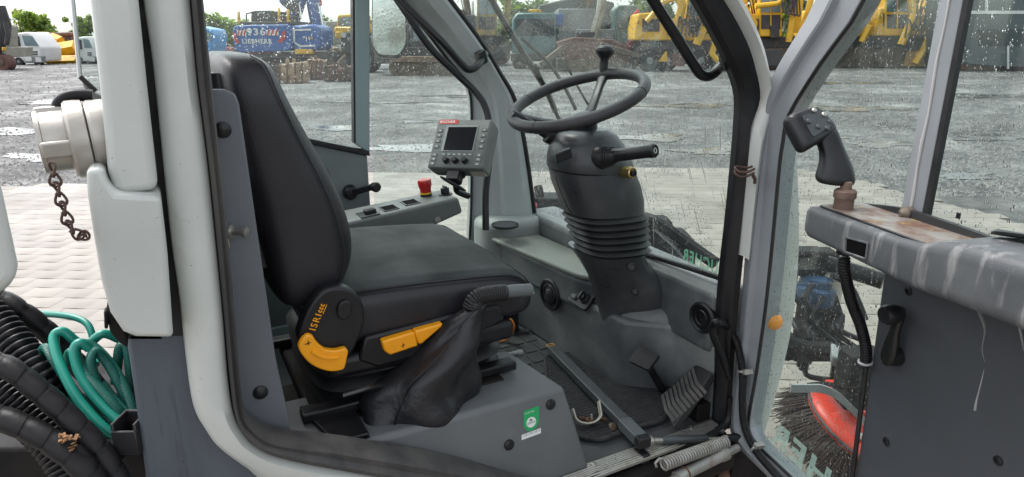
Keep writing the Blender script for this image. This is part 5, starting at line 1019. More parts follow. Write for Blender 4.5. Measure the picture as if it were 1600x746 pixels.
gx_, gy_ = PL/2-.0002, PW/2-.0018
tp = [(-gx_, -gy_-.0), (-gx_*.5, -gy_-.004), (0, -gy_), (gx_*.5, -gy_+.004), (gx_, -gy_), (gx_+.0, 0), (gx_, gy_), (gx_*.5, gy_+.004), (0, gy_), (-gx_*.5, gy_-.004), (-gx_, gy_)]
def paver(mm_, c, j):
    k = len(tp); jz = j
    mm_.add([c+U_*x+W_*y+UP*(-.02) for x, y in tp]+[c+U_*x+W_*y+UP*(.0085+jz) for x, y in tp]+[c+U_*x*.997+W_*y*.96+UP*(.011+jz) for x, y in tp], [list(range(2*k, 3*k))]+[(i, (i+1) % k, k+(i+1) % k, k+i) for i in range(k)]+[(k+i, k+(i+1) % k, 2*k+(i+1) % k, 2*k+i) for i in range(k)])
def inpoly(p):
    c = False; n = len(poly)
    for i in range(n):
        a, q = poly[i], poly[i-1]
        if (a.y > p.y) != (q.y > p.y) and p.x < (q.x-a.x)*(p.y-a.y)/(q.y-a.y)+a.x: c = not c
    return c
views = [(0, 285, 190, 560), (540, 265, 745, 400), (830, 258, 1160, 440), (1185, 258, 1400, 746), (1380, 290, 1600, 430), (1000, 690, 1150, 746)]
vis, rest = [], []
for i in range(-60, 60):
    for j in range(-10, 75):
        c = U_*(i*PL+(PL/2 if j % 2 else 0))+W_*(j*PW)+V((0, 0, .006))
        if not inpoly(c): continue
        x, y, f = project(c)
        if f < .3: continue
        ok = any(v[0]-8 < x < v[2]+8 and v[1]-8 < y < v[3]+8 for v in views)
        if ok: vis.append((f, c))
        elif -200 < x < 1800 and y < 1200: rest.append(c)
vis.sort(key=lambda q: q[0]); random.seed(4)
pm = M(); paver(pm, V((0, 0, 0)), 0); pme, pc_ = mesh_of('paver', pm, PV, False)
for f, c in vis[:300]:
    o = bpy.data.objects.new('paver', pme); COL.objects.link(o); o.parent = pave; o.location = c+pc_-WL[pave.name]+UP*random.uniform(-.0007, .0007)
m = M()
for f, c in vis[300:]: paver(m, c, random.uniform(-.0007, .0007))
for c in rest: paver(m, c, random.uniform(-.0007, .0007))
part('paver_field', m, PV, pave, smooth=False, kind='stuff')
# loose stones and clods on the yard, and puddles
CLOD = mat("clod", (.075, .077, .078), (.19, .185, .175), 2.5, .45, .8)
m = M(); random.seed(31)
for i in range(26000):
    px = random.uniform(-40, 1640); py = 92+ (random.random()**.8)*215; p = oZ(px, py, 0)
    q = V((p.x, p.y, .004))
    if inpoly(q): continue
    f = (p-EYEV).length; r_ = random.uniform(.5, 1.6)*(.012+.0011*f); a0 = random.random()*6.28; zz = r_*random.uniform(.35, .8)
    m.add([p+V((math.cos(a0+a)*r_*random.uniform(.7, 1.3), math.sin(a0+a)*r_*random.uniform(.7, 1.3), -.002)) for a in (0, 1.26, 2.5, 3.77, 5.0)]+[p+V((random.uniform(-.3, .3)*r_, random.uniform(-.3, .3)*r_, zz))], [(0, 1, 5), (1, 2, 5), (2, 3, 5), (3, 4, 5), (4, 0, 5)])
part('loose_gravel', m, CLOD, kind='stuff', smooth=False, label='loose wet stones and clods strewn over the yard', cat='gravel')
WATER = mat('puddle_water', (.05, .05, .048), (.09, .088, .08), 1.5, .08, .3, spec=.5)
for px, py, wx, wy in ((40, 205, 60, 5), (95, 160, 70, 3), (60, 245, 50, 6), (640, 232, 90, 6), (690, 190, 60, 3), (600, 160, 80, 2), (520, 200, 60, 4), (1060, 165, 90, 3), (1010, 215, 70, 5), (1110, 236, 50, 5), (1290, 130, 90, 2), (1340, 170, 80, 4), (1390, 225, 60, 5), (1540, 150, 80, 3), (1560, 215, 70, 5), (1500, 275, 50, 5), (1270, 215, 40, 5), (720, 150, 60, 2)):
    pts = []; n_ = 26
    for k in range(n_):
        a = 2*pi*k/n_; r_ = 1+.28*math.sin(3*a+px)+.2*math.sin(5*a+py)+.14*math.sin(9*a+px*py)
        pts.append(oZ(px+wx*r_*math.cos(a), py+wy*r_*math.sin(a), .010))
    m = M(); m.add(pts, [list(range(n_))]); part('puddle', m, WATER, kind='structure', smooth=False)
hill = M(); random.seed(9)
rows = []
for k in range(61):
    px = -60+1700*k/60; rows.append((px, 47+5*math.sin(px*.021)+3*math.sin(px*.07+1)+2*math.sin(px*.19)))
top = [hv(x, y, 900) for x, y in rows]; midr = [hv(x, y+9, 700) for x, y in rows]; botr = [V((hv(x, 60, 480).x, hv(x, 60, 480).y, -1)) for x, y in rows]; back = [V((p.x+FW.x*200, p.y+FW.y*200, -1)) for p in top]
n_ = len(rows); hill.add(botr+midr+top+back, [(r*n_+i, r*n_+i+1, (r+1)*n_+i+1, (r+1)*n_+i) for r in range(3) for i in range(n_-1)])
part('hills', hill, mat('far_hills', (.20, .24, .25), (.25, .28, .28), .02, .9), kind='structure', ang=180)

# ------------------------------------------------------------------ machines in the yard
BLUE = mat('machine_blue', (.018, .085, .29), (.014, .07, .24), 1.2, .35, .5, c3=(.05, .12, .30), s3=3, lo3=.62, hi3=.8)
YEL = mat('machine_yellow', (.68, .40, .015), (.55, .30, .015), 1.5, .4, .55, c3=(.20, .11, .03), s3=2.5, lo3=.6, hi3=.72)
DARK = mat('machine_dark', (.022, .023, .026), (.05, .048, .046), 2, .5, .75, c3=(.11, .07, .045), s3=2.5, lo3=.62, hi3=.74)
TRACK = mat('track_mud', (.06, .045, .035), (.13, .10, .075), 3, .7, .9, bump=.6, bs=12)
BUCK = mat('bucket_tan', (.36, .27, .17), (.22, .14, .08), 3, .6, .8, c3=(.10, .06, .04), s3=4, lo3=.58, hi3=.72)
BRUST = mat('bucket_rust', (.13, .06, .045), (.075, .04, .032), 3, .7, .85)
MWHITE = mat('machine_white', (.62, .63, .62), (.5, .5, .48), 1, .35, .5)
MGREY = mat('machine_grey', (.24, .26, .26), (.17, .18, .18), 1.5, .5)
WGL = mat('vehicle_glass', (.02, .03, .035), r=.06, spec=.8)
PGL = mat('pale_glass', (.16, .23, .25), (.11, .16, .18), 1, .1, spec=.8)
MRED = mat('machine_red', (.48, .03, .03), (.36, .025, .025), 1.5, .4)
TEALP = mat('machine_teal', (.075, .155, .16), (.055, .11, .115), 1.5, .4)
CREAM = mat('machine_cream', (.33, .32, .27), (.22, .21, .175), 1.5, .5)
CHR = mat('cylinder_chrome', (.6, .6, .6), r=.2, metal=1)
def pb(m, x0, y0, x1, y1, d, dep, taper=0.0):      # box standing at distance d, dep metres deep
    a, b, c, e = hv(x0, y1, d), hv(x1, y1, d), hv(x1-taper, y0, d), hv(x0+taper, y0, d)
    return m.prism([a, b, c, e], FW*dep)
def pp(m, pts, d, dep): return m.prism([hv(x, y, d) for x, y in pts], FW*dep)
def pt(m, pts, d, r, n=8, k=0): return m.tube([hv(x, y, d+(q[0] if q else 0)) for x, y, *q in pts], r, n, k=k)
def gd(py): r = ray(800, py); return r.dot(FW)*(EYE/-r.z)      # distance of ground under a pixel row
def bpart(name, fn, mt, par, bev=.03, **k):
    m = M(); fn(m); return part(name, m, mt, par, bev=bev, seg=1, **k)
def track(par, x0, y0, x1, y1, d, wdt=.55, mt=None):
    m = M(); h = (hv(x0, y0, d)-hv(x0, y1, d)).length/2; L_, R_ = hv(x0, y1, d)+UP*h, hv(x1, y1, d)+UP*h; L_ += RT*h; R_ -= RT*h
    P = [L_+UP*h*math.cos(a)-RT*h*math.sin(a) for a in [pi*i/8 for i in range(9)]][::-1]+[R_+UP*h*math.cos(a)+RT*h*math.sin(a) for a in [pi*i/8 for i in range(9)]]
    m.prism(P, FW*wdt); o = part('track', m, mt or TRACK, par, bev=.02, seg=1)
    m = M(); nsh = 14
    for i in range(nsh):
        for zz in (2*h+.02, -.0): m.obox(L_-UP*h+(R_-L_)*(i/(nsh-1))+UP*zz+FW*wdt/2, RT*.05, FW*wdt*.52, UP*.025)
    part('track_shoes', m, DARK, o)
    m = M()
    for i in range(5): m.lathe(L_+(R_-L_)*(i/4)-FW*.05, FW, [(h*.3, 0), (h*.42, .02), (h*.42, .08)], 12)
    part('track_rollers', m, TRACK, o)
def wheel(par, px, py, rpx, d, wdt=.4):
    c = hv(px, py, d); r = rpx/F_PX*d*1.02; m = M(); m.lathe(c, FW, [(r*.55, 0), (r*.9, 0), (r, .08), (r, wdt-.08), (r*.9, wdt)], 18); o = part('wheel', m, RUBBER, par)
    m = M(); m.lathe(c-FW*.01, FW, [(r*.1, 0), (r*.3, .01), (r*.5, .04), (r*.54, .1)], 14); part('rim', m, MGREY, o)

# blue excavator
d = gd(122); bx_ = thing('blue_excavator', 'blue tracked excavator seen from behind with white lettering on its counterweight', 'excavator', V((hv(440, 60, d).x, hv(440, 60, d).y, 0)))
m = M(); P = rpoly([hv(x, y, d) for x, y in [(362, 40), (455, 38), (457, 80), (380, 83), (366, 80)]], .25, 3); m.prism(P, FW*1.2); cw = part('counterweight', m, BLUE, bx_, bev=.08, seg=2)
e1_, e2_ = hv(380, 60, d-.02), hv(430, 60, d-.02)
words('rear_number', '936', hv(386, 56, d-.01), RT, UP, .30, MWHITE, cw, .01, width=hv(416, 60, d).x*0+(hv(415, 60, d)-hv(386, 60, d)).length, bold=.03)
words('rear_lettering', 'LIEBHERR', hv(379, 68.5, d-.01), RT, UP, .19, MWHITE, cw, .01, width=(hv(426, 60, d)-hv(379, 60, d)).length, bold=.03)
for xa_, xb_, sg in ((370, 385, 1), (416, 435, 1)):
    m = M(); pp(m, [(xa_, 47), (xb_, 47), (xb_, 56), (xa_, 56)], d-.012, .006); hw_ = part('hazard_plate', m, MWHITE, cw, smooth=False)
    m = M(); sp3 = (xb_-xa_)/3
    for i in range(3): pp(m, [(xa_+sp3*i, 56), (xa_+sp3*(i+.5), 56), (xa_+sp3*(i+1)-.3, 47), (xa_+sp3*(i+.5), 47)], d-.02, .006)
    part('hazard_stripes', m, MRED, hw_, smooth=False)
for pts in ([(363, 51), (367, 52), (370, 60), (375, 68), (370, 68), (365, 62)], [(446, 48), (441, 50), (440, 56), (433, 66), (440, 67), (446, 60)]):
    m = M(); pp(m, pts, d-.03, .02); part('tail_lamp', m, MRED, cw, smooth=False)
bpart('engine_housing', lambda m: pp(m, [(455, 40), (490, 38), (498, 45), (500, 72), (495, 80), (457, 80)], d+.15, 2.2), BLUE, bx_, .08)
m = M()
for pts in ([(457, 46), (486, 45), (486, 48), (461, 48.5)], [(457, 46), (461, 48.5), (461, 68), (457, 66)], [(457, 66), (461, 66), (470, 71), (492, 70), (492, 73), (468, 74)]): pp(m, pts, d+.12, .02)
part('white_swoosh', m, MWHITE, bx_, smooth=False)
words('side_number', '936', hv(473, 62, d+.10), RT, UP, .13, MWHITE, bx_, .01); words('side_lettering', '06', hv(482, 62, d+.10), RT, UP, .13, YEL, bx_, .01)
bpart('deck', lambda m: (pb(m, 376, 34, 470, 39, d+.3, 2.5), pb(m, 392, 18, 436, 34, d+1.2, 1.4), pb(m, 436, 24, 452, 36, d+.8, 1)), DARK, bx_)
m = M()
for pts in ([(385, 36), (385, 22), (400, 18), (428, 18)], [(400, 36), (400, 20)], [(428, 36), (428, 18)], [(410, 33), (420, 20)]): pt(m, pts, d+.6, .03)
part('hand_rail', m, DARK, bx_)
for x, y0 in ((373, 18), (436, 12), (450, 15)): bpart('yellow_post', lambda m: (pt(m, [(x, 37), (x, y0)], d+.5, .06), pb(m, x-2, 32, x+3, 37, d+.4, .2)), YEL, bx_)
bpart('exhaust', lambda m: pt(m, [(430, 34), (430, 22)], d+1.5, .10), MGREY, bx_)
m = M(); 
for pts, r_ in (([(455, 40), (461, 22), (472, -10)], .30), ([(440, 6), (452, -6), (474, -2)], .16), ([(485, -20), (492, 20), (500, 58)], .30)): pt(m, pts, d+2.5, r_)
part('boom', m, BLUE, bx_)
m = M(); pt(m, [(470, 30), (466, 4)], d+2.2, .07); pt(m, [(446, 20), (460, 0)], d+2.2, .05); pt(m, [(497, 5), (505, 45)], d+2.2, .05); part('boom_cylinder', m, CHR, bx_)
m = M()
for i in range(7): pt(m, [(436+4*i, -2), (446+3*i, 12+2*i), (452+2.5*i, 6-1*i)], d+2.0, .03, k=4)
part('hydraulic_lines', m, DARK, bx_)
bpart('red_marker', lambda m: pp(m, [(497, -10), (500, -10), (503, 8), (500, 10)], d+2.1, .1), MRED, bx_)
bpart('underframe', lambda m: (pb(m, 372, 82, 505, 92, d+.4, 2.4), pb(m, 400, 90, 500, 100, d+.8, 1.5)), DARK, bx_)
bpart('yellow_step', lambda m: (pb(m, 460, 77, 488, 85, d+.1, .5),), YEL, bx_)
bpart('red_strip', lambda m: (pb(m, 386, 81, 410, 84, d+.3, .1), pb(m, 412, 80, 424, 83, d+.3, .1)), MRED, bx_)
track(bx_, 366, 90, 450, 122, d+.8); track(bx_, 470, 88, 520, 120, d+1.8)
def bucket(lab, x0, y0, x1, y1, dd, mt, pts):
    b_ = thing('digger_bucket', lab, 'bucket', V((hv((x0+x1)/2, y1, dd).x, hv((x0+x1)/2, y1, dd).y, 0)), 'excavator buckets on the ground'); s = lambda q: [(x0+(x1-x0)*u, y0+(y1-y0)*v) for u, v in q]
    m = M(); pp(m, s(pts), dd, .9); sh = part('shell', m, mt, b_, bev=.04, seg=1)
    m = M(); pp(m, s([(.12, .30), (.88, .30), (.85, .78), (.15, .78)]), dd-.04, .03); part('back_plate', m, mt, sh, bev=.01, seg=1)
    m = M()
    for u in (.02, .34, .66, .93): pp(m, s([(u, .05), (u+.05, .05), (u+.05, .98), (u, .98)]), dd-.07, .12)
    part('wear_strips', m, DARK if mt is BRUST else BRUST, b_)
    m = M(); pp(m, s([(.3, -.12), (.42, -.16), (.46, .14), (.3, .14)]), dd+.2, .08); pp(m, s([(.58, -.16), (.7, -.12), (.7, .14), (.56, .14)]), dd+.2, .08); part('hanger', m, mt, b_)
    m = M()
    for i in range(5): pp(m, s([(.06+.2*i, .97), (.14+.2*i, .97), (.12+.2*i, 1.03), (.08+.2*i, 1.03)]), dd, .12)
    part('teeth', m, DARK, b_)
bucket('tan muddy excavator bucket standing below the blue excavator counterweight', 434, 97, 473, 131, gd(131), BUCK, [(.0, .3), (.12, .1), (.9, .0), (1, .2), (.97, 1), (.3, 1), (.02, .75)])
bucket('brown flat excavator bucket beside the tan bucket, right of it', 476, 92, 502, 125, gd(125), mat('bucket_brown', (.22, .13, .075), (.13, .08, .05), 3, .6, .8), [(0, .2), (.2, 0), (1, .1), (1, .95), (0, 1)])
bucket('dark rust red excavator bucket just left of the far window post', 505, 101, 556, 128, gd(128), BRUST, [(.0, .35), (.12, .05), (.3, .0), (.45, .3), (.7, .1), (1, .2), (1, .9), (.5, 1), (.05, .98)])
# yellow dump truck
d = gd(114); dt = thing('dump_truck', 'yellow dump truck with glazed cab and dark grille behind the window post', 'dump truck', V((hv(540, 60, d).x, hv(540, 60, d).y, 0)))
bpart('cab', lambda m: pp(m, [(526, 44), (526, 26), (529, 22), (566, 22), (566, 44)], d+.6, 2), YEL, dt, .06)
bpart('cab_window', lambda m: (pb(m, 535, 27, 563, 42, d+.55, .1), pb(m, 528.5, 28, 533, 42, d+.55, .1)), PGL, dt, .0)
bpart('bonnet', lambda m: pb(m, 522, 42, 580, 52, d+.1, 1.2), YEL, dt, .06)
bpart('grille', lambda m: pb(m, 533, 51, 582, 84, d, 1.0), DARK, dt)
bpart('wing', lambda m: (pb(m, 524, 50, 534, 60, d-.05, 1.0), pb(m, 572, 38, 580, 52, d-.05, .8)), YEL, dt)
m = M(); m.disc(hv(537, 55, d-.03), -FW, .13, .03, 16); part('headlamp', m, MWHITE, dt)
words('grille_lettering', 'VOLVO', hv(542, 64, d-.01), RT, UP, .17, MWHITE, dt, .01, bold=.03)
for x in (535, 575): wheel(dt, x, 96, 17, d+.2, .6)
bpart('tipper_body', lambda m: pp(m, [(508, 34), (590, 30), (600, 62), (512, 70)], d+2.6, 2.5), CREAM, dt)
bpart('linkage', lambda m: (pt(m, [(505, 90), (520, 74), (534, 82)], d-.3, .10), pt(m, [(510, 78), (530, 76)], d-.4, .08), pt(m, [(527, 100), (540, 86)], d-.3, .08)), BUCK, dt)
# white container behind the blue excavator
d = gd(108); m = M(); pb(m, 462, 34, 520, 98, d, 2.4); wc = solo('white_container', m, MWHITE, 'white box container standing behind the blue excavator boom', 'container', bev=.03)
m = M()
for i in range(14): pb(m, 464+4*i, 38, 466+4*i, 96, d-.03, .05)
part('corrugations', m, MWHITE, wc)
# rusty tracked crusher behind the mirror
d = gd(119); tc_ = thing('tracked_carrier', 'rust brown tracked machine behind the white mirror through the far door glass', 'tracked machine', V((hv(670, 60, d).x, hv(670, 60, d).y, 0)))
track(tc_, 608, 92, 738, 120, d, .6, TRACK)
bpart('chassis', lambda m: (pb(m, 600, 74, 735, 95, d+.5, 2), pb(m, 585, 84, 640, 100, d+.4, 1)), DARK, tc_)
bpart('engine_box', lambda m: (pb(m, 640, 14, 690, 76, d+.8, 1.6), pb(m, 596, 30, 640, 76, d+.8, 1.4), pb(m, 694, 24, 742, 76, d+.9, 1.4)), DARK, tc_)
bpart('rusty_guard', lambda m: (pb(m, 612, 88, 734, 98, d-.1, .12),), mat('mud_rust', (.20, .13, .085), (.12, .08, .06), 3, .8), tc_)
bpart('cabin_window', lambda m: (pb(m, 646, 48, 664, 64, d+.75, .05), pb(m, 668, 48, 684, 64, d+.75, .05)), PGL, tc_, .0)
# behind the windscreen: teal truck, rusty heap machine, cream excavator, grey cab
d = gd(108); tt = thing('teal_truck', 'pale teal truck blurred by rain behind the windscreen, near its far edge', 'truck', V((hv(830, 60, d).x, hv(830, 60, d).y, 0)))
bpart('cab', lambda m: pp(m, [(800, 95), (800, 30), (808, 20), (868, 20), (872, 95)], d, 2.4), TEALP, tt, .08)
bpart('windscreen', lambda m: pb(m, 806, 30, 866, 56, d-.04, .06), WGL, tt, .0)
bpart('bumper', lambda m: pb(m, 798, 84, 874, 96, d-.1, .4), DARK, tt); bpart('roof_lamp', lambda m: pb(m, 826, 15, 846, 20, d+.3, .4), YEL, tt)
bpart('load_box', lambda m: pb(m, 872, 14, 930, 92, d+.6, 6), MGREY, tt); bpart('blue_tank', lambda m: pb(m, 866, 22, 880, 40, d+.2, .5), BLUE, tt)
for x in (812, 860, 905): wheel(tt, x, 98, 11, d, .4)
d = gd(112); sn = thing('screening_plant', 'tall dark screening plant with sloped conveyors behind the windscreen wiper', 'machine', V((hv(900, 60, gd(103)).x, hv(900, 60, gd(103)).y, 0)))
dq = gd(103)
bpart('screen_box', lambda m: (pp(m, [(842, 60), (842, 8), (905, -6), (960, 4), (960, 64)], dq, 3), pb(m, 905, 20, 1010, 70, dq+1, 3)), mat('plant_grey', (.10, .125, .12), (.06, .065, .06), .8, .6, c3=(.14, .08, .05), s3=1.2, lo3=.55, hi3=.68), sn, .08)
bpart('conveyor', lambda m: (pp(m, [(760, 92), (850, 26), (856, 34), (772, 100)], dq-.6, 1.2), pp(m, [(955, 30), (1020, 84), (1012, 92), (948, 40)], dq-.6, 1.2)), DARK, sn)
bpart('rusty_chute', lambda m: (pp(m, [(870, 62), (940, 62), (920, 92), (890, 92)], dq-.5, 1.5), pb(m, 960, 56, 1004, 84, dq-.3, 1.4)), BRUST, sn, .05)
bpart('frame', lambda m: [pt(m, [(x, 102), (x+4, 50)], dq-.2, .10, 5) for x in (848, 880, 912, 946, 975)], DARK, sn, 0)
bpart('red_guard', lambda m: (pp(m, [(800, 62), (826, 46), (830, 54), (806, 72)], dq-1.6, .4),), MRED, sn)
d = gd(112); rh = thing('rusty_crusher', 'rust brown crushing machine with conveyor seen through the streaked windscreen', 'machine', V((hv(930, 60, d).x, hv(930, 60, d).y, 0)))
bpart('hopper', lambda m: (pp(m, [(880, 96), (872, 66), (900, 58), (960, 62), (980, 72), (985, 100)], d, 2.2),), BRUST, rh, .05)
bpart('conveyor', lambda m: (pp(m, [(940, 66), (1000, 84), (1000, 92), (936, 76)], d-.5, 1.0), pp(m, [(842, 100), (880, 70), (886, 74), (850, 106)], d-.4, .9)), TRACK, rh)
bpart('frame', lambda m: (pb(m, 872, 92, 990, 108, d+.1, 1.8), pb(m, 900, 50, 930, 62, d+.4, 1)), DARK, rh)
track(rh, 885, 94, 975, 112, d-.1, .5)
d = gd(109); ce = thing('cream_excavator', 'cream coloured excavator arm and body behind the steering wheel knob', 'excavator', V((hv(930, 60, d).x, hv(930, 60, d).y, 0)))
m = M(); pt(m, [(925, 66), (938, 20), (946, -40)], d+.6, .24); part('boom', m, CREAM, ce)
bpart('body', lambda m: pb(m, 900, 46, 985, 80, d+1.0, 2.2), MGREY, ce); bpart('cab', lambda m: pp(m, [(963, 72), (960, 16), (966, 8), (998, 8), (1002, 72)], d+.6, 1.6), mat('cab_grey_green', (.12, .17, .16), r=.4), ce, .06)
bpart('cab_window', lambda m: (pb(m, 966, 16, 982, 44, d+.55, .06), pb(m, 984, 16, 998, 44, d+.55, .06)), PGL, ce, .0)
bpart('red_cover', lambda m: (pp(m, [(984, 28), (998, 14), (1000, 24), (990, 34)], d+.3, .3), pp(m, [(975, 76), (986, 62), (992, 66), (982, 80)], d+.3, .4)), MRED, ce)
track(ce, 890, 80, 1000, 108, d+.8)
# yellow excavators
def digger(lab, d, x0, y0, x1, y1, mt, wheels, cabx, boom, stick, dark=None):
    L_ = thing('yellow_excavator', lab, 'excavator', V((hv((x0+x1)/2, y1, d).x, hv((x0+x1)/2, y1, d).y, 0)), 'yellow excavators along the far yard edge')
    s = lambda q: [(x0+(x1-x0)*u, y0+(y1-y0)*v) for u, v in q]
    m = M(); pp(m, s([(0, .52), (.04, .36), (.30, .34), (.30, .42), (.62, .42), (.62, .66), (0, .66)]), d, 2.2); up_ = part('upper_body', m, mt, L_, bev=.07, seg=2)
    bpart('engine_grille', lambda m: (pp(m, s([(.08, .42), (.26, .42), (.26, .56), (.08, .56)]), d-.04, .06), pp(m, s([(.34, .47), (.42, .47), (.42, .6), (.34, .6)]), d-.04, .06)), DARK, L_, .0)
    a, b = cabx
    m = M(); pp(m, s([(a, .66), (a, .08), (a+.03, .03), (b-.03, .03), (b, .12), (b, .66)]), d-.1, 1.5); cb_ = part('cab', m, mt, L_, bev=.06, seg=2)
    w_ = b-a
    bpart('cab_window', lambda m: pp(m, s([(a+.08*w_, .09), (b-.10*w_, .09), (b-.08*w_, .40), (a+.08*w_, .40)]), d-.14, .06), PGL, L_, .0)
    bpart('cab_door_panel', lambda m: pp(m, s([(a+.08*w_, .43), (b-.08*w_, .43), (b-.08*w_, .58), (a+.08*w_, .58)]), d-.13, .05), DARK, L_, .01)
    m = M(); pp(m, s([(a+.48*w_, .09), (a+.52*w_, .09), (a+.52*w_, .58), (a+.48*w_, .58)]), d-.17, .05); part('door_pillar', m, mt, L_)
    m = M(); pt(m, s(boom), d+.8, .24, 6); o = part('boom', m, mt, L_, bev=.0)
    m = M(); pt(m, s(stick), d+.5, .20, 6); part('stick', m, mt, L_)
    bm_ = s(boom); m = M(); pt(m, [(bm_[0][0]+6, bm_[0][1]), ((bm_[1][0]+bm_[0][0])/2+10, (bm_[1][1]+bm_[0][1])/2)], d+.4, .07); part('boom_cylinder', m, CHR, L_)
    m = M(); 
    for q in range(3): pt(m, [(bm_[0][0]-4+3*q, bm_[0][1]), ((bm_[1][0]+bm_[0][0])/2-8+5*q, (bm_[1][1]+bm_[0][1])/2-4), (bm_[1][0]+3*q, bm_[1][1]+8)], d+.35, .035, 5, 4)
    part('hydraulic_lines', m, DARK, L_)
    bpart('underframe', lambda m: (pp(m, s([(.05, .66), (.9, .66), (.9, .80), (.05, .80)]), d+.2, 1.8), pp(m, s([(.25, .78), (.7, .78), (.7, .92), (.25, .92)]), d+.4, 1.0)), DARK, L_)
    if wheels:
        for u in (.16, .34, .70, .88): wheel(L_, *s([(u, .88)])[0], (y1-y0)*.115, d+.1, .5)
    else: track(L_, *s([(.0, .78)])[0], *s([(.98, 1.0)])[0], d+.1)
    return L_, s
l1, s1_ = digger('yellow wheeled excavator behind the right half of the rain streaked windscreen', gd(112), 992, -30, 1140, 112, YEL, True, (.55, .84), [(.45, .5), (.60, .1), (.5, -.4)], [(.9, -.4), (.93, .2), (.9, .6)])
m = M(); d_ = gd(112)
for pts, r_ in (([(1052, 62), (1066, 10), (1046, -40)], .22), ([(1088, 70), (1110, 20), (1096, -30)], .2), ([(1010, 34), (1036, 4), (1064, -6)], .13), ([(1122, 50), (1112, 84), (1124, 98)], .16)): pt(m, pts, d_-.5, r_, 6)
part('front_arm', m, YEL, l1)
m = M()
for q in range(6): pt(m, [(1058+6*q, 58), (1062+7*q, 26+4*(q % 3)), (1070+6*q, 40), (1076+5*q, 8)], d_-.8, .045, 5, 5)
part('arm_hoses', m, DARK, l1)
bpart('yellow_step', lambda m: pp(m, [(1030, 97), (1042, 80), (1044, 97)], gd(112)-.2, .4), YEL, l1)
bpart('bumper_block', lambda m: (pb(m, 1050, 84, 1070, 104, gd(112)-.2, .6),), BRUST, l1)
l2, s2_ = digger('yellow excavator with tall glazed cab seen clearly between front pillar and open door', gd(109), 1130, -40, 1262, 108, YEL, False, (.43, .70), [(.40, .5), (.32, -.05), (.6, -.5)], [(.92, -.3), (.90, .3), (.86, .62)])
m = M(); pt(m, [(1246, -30), (1240, 20), (1232, 66)], gd(109)-.6, .16); pt(m, [(1274, -30), (1262, 20), (1240, 80)], gd(109)-.6, .15); part('front_arm', m, YEL, l2)
m = M()
for q in range(5): pt(m, [(1224+5*q, -12), (1222+6*q, 10+3*q), (1230+5*q, 22), (1236+3*q, -4)], gd(109)-.9, .04, 5, 5)
part('arm_hoses', m, DARK, l2)
m = M(); pt(m, [(1180, 10), (1215, 6), (1236, -10)], gd(109)-.6, .13); pt(m, [(1163, 10), (1180, 36), (1176, 60)], gd(109)-.5, .13); part('front_arm', m, YEL, l2)
bpart('blade', lambda m: (pb(m, 1192, 78, 1224, 104, gd(109)-.8, .5),), DARK, l2)
l3, s3_ = digger('yellow excavator with dark tracks behind the front pane of the open door', gd(106), 1262, -34, 1400, 105, YEL, False, (.36, .60), [(.25, .5), (.10, .05), (.3, -.4)], [(.85, -.3), (.72, .3), (.62, .70)])
l4, s4_ = digger('yellow excavator with muddy dozer blade nearest the door window post', gd(107), 1370, -40, 1500, 106, YEL, False, (.10, .40), [(.5, .5), (.66, .05), (.6, -.5)], [(.9, -.3), (.62, .3), (.5, .70)])
for L_, x0, dd_ in ((l3, 1268, gd(106)), (l4, 1400, gd(107))):
    m = M()
    for pts, r_ in (([(x0+8, 70), (x0+30, 20), (x0+14, -30)], .2), ([(x0+52, 60), (x0+40, 84), (x0+30, 100)], .18), ([(x0+70, 30), (x0+44, 10), (x0+60, -20)], .14), ([(x0+78, 66), (x0+92, 40)], .16)): pt(m, pts, dd_-.6, r_, 6)
    part('front_arm', m, YEL, L_)
    m = M()
    for q in range(5): pt(m, [(x0+14+8*q, 60), (x0+20+8*q, 30+5*(q % 3)), (x0+28+8*q, 48), (x0+34+6*q, 10)], dd_-.9, .045, 5, 5)
    pb(m, x0+20, 66, x0+60, 78, dd_-.4, .5); part('arm_hoses', m, DARK, L_)
m = M(); pp(m, [(1424, 80), (1440, 80), (1446, 104), (1418, 104)], gd(107)-.5, .4); part('muddy_foot', m, mat('mud_yellow', (.4, .26, .06), (.2, .11, .07), 6, .6), l4)
l5, _ = digger('grey yellow excavator half hidden behind the far front pillar and mirror', gd(101), 690, -30, 800, 101, mat('dull_yellow', (.34, .24, .06), (.16, .12, .07), 1.5, .6), False, (.5, .78), [(.4, .5), (.3, .0), (.6, -.4)], [(.9, -.2), (.95, .3), (.9, .6)])
l6, _ = digger('yellow excavator farthest back between the wheeled one and the front pillar', gd(100), 1080, -20, 1180, 100, YEL, False, (.2, .5), [(.5, .5), (.7, .0), (.6, -.4)], [(.9, -.3), (.82, .3), (.8, .65)])
bpart('side_grille', lambda m: (pb(m, 1204, 40, 1218, 60, gd(109)-.2, .06),), DARK, l2)
# dark trailer at the right
d = gd(112); tr_ = thing('dark_trailer', 'dark grey trailer box with pale rail lines at the upper right picture edge', 'trailer', V((hv(1580, 60, d).x, hv(1580, 60, d).y, 0)))
bpart('box', lambda m: pp(m, rp2([(1490, -60), (1760, -60), (1760, 112), (1540, 100), (1500, 96), (1490, 80)]), d, 2.5) if False else pp(m, [(1494, -60), (1780, -60), (1780, 114), (1560, 105), (1512, 101), (1500, 95), (1494, 80)], d, 2.5), mat('trailer_dark', (.035, .05, .055), (.055, .07, .075), .8, .3, .4), tr_, .05)
bpart('pale_rail', lambda m: (pb(m, 1494, 17, 1780, 22, d-.05, .06), pb(m, 1540, -50, 1544, 17, d-.05, .06), pb(m, 1574, 70, 1577, 108, d-.04, .05)), MWHITE, tr_, .0)
bpart('dark_window', lambda m: (pb(m, 1530, 46, 1600, 72, d-.04, .05), pb(m, 1610, 46, 1700, 72, d-.04, .05)), WGL, tr_, .0)
bpart('under_rail', lambda m: (pb(m, 1505, 100, 1780, 110, d+.3, 1.6),), BRUST, tr_)
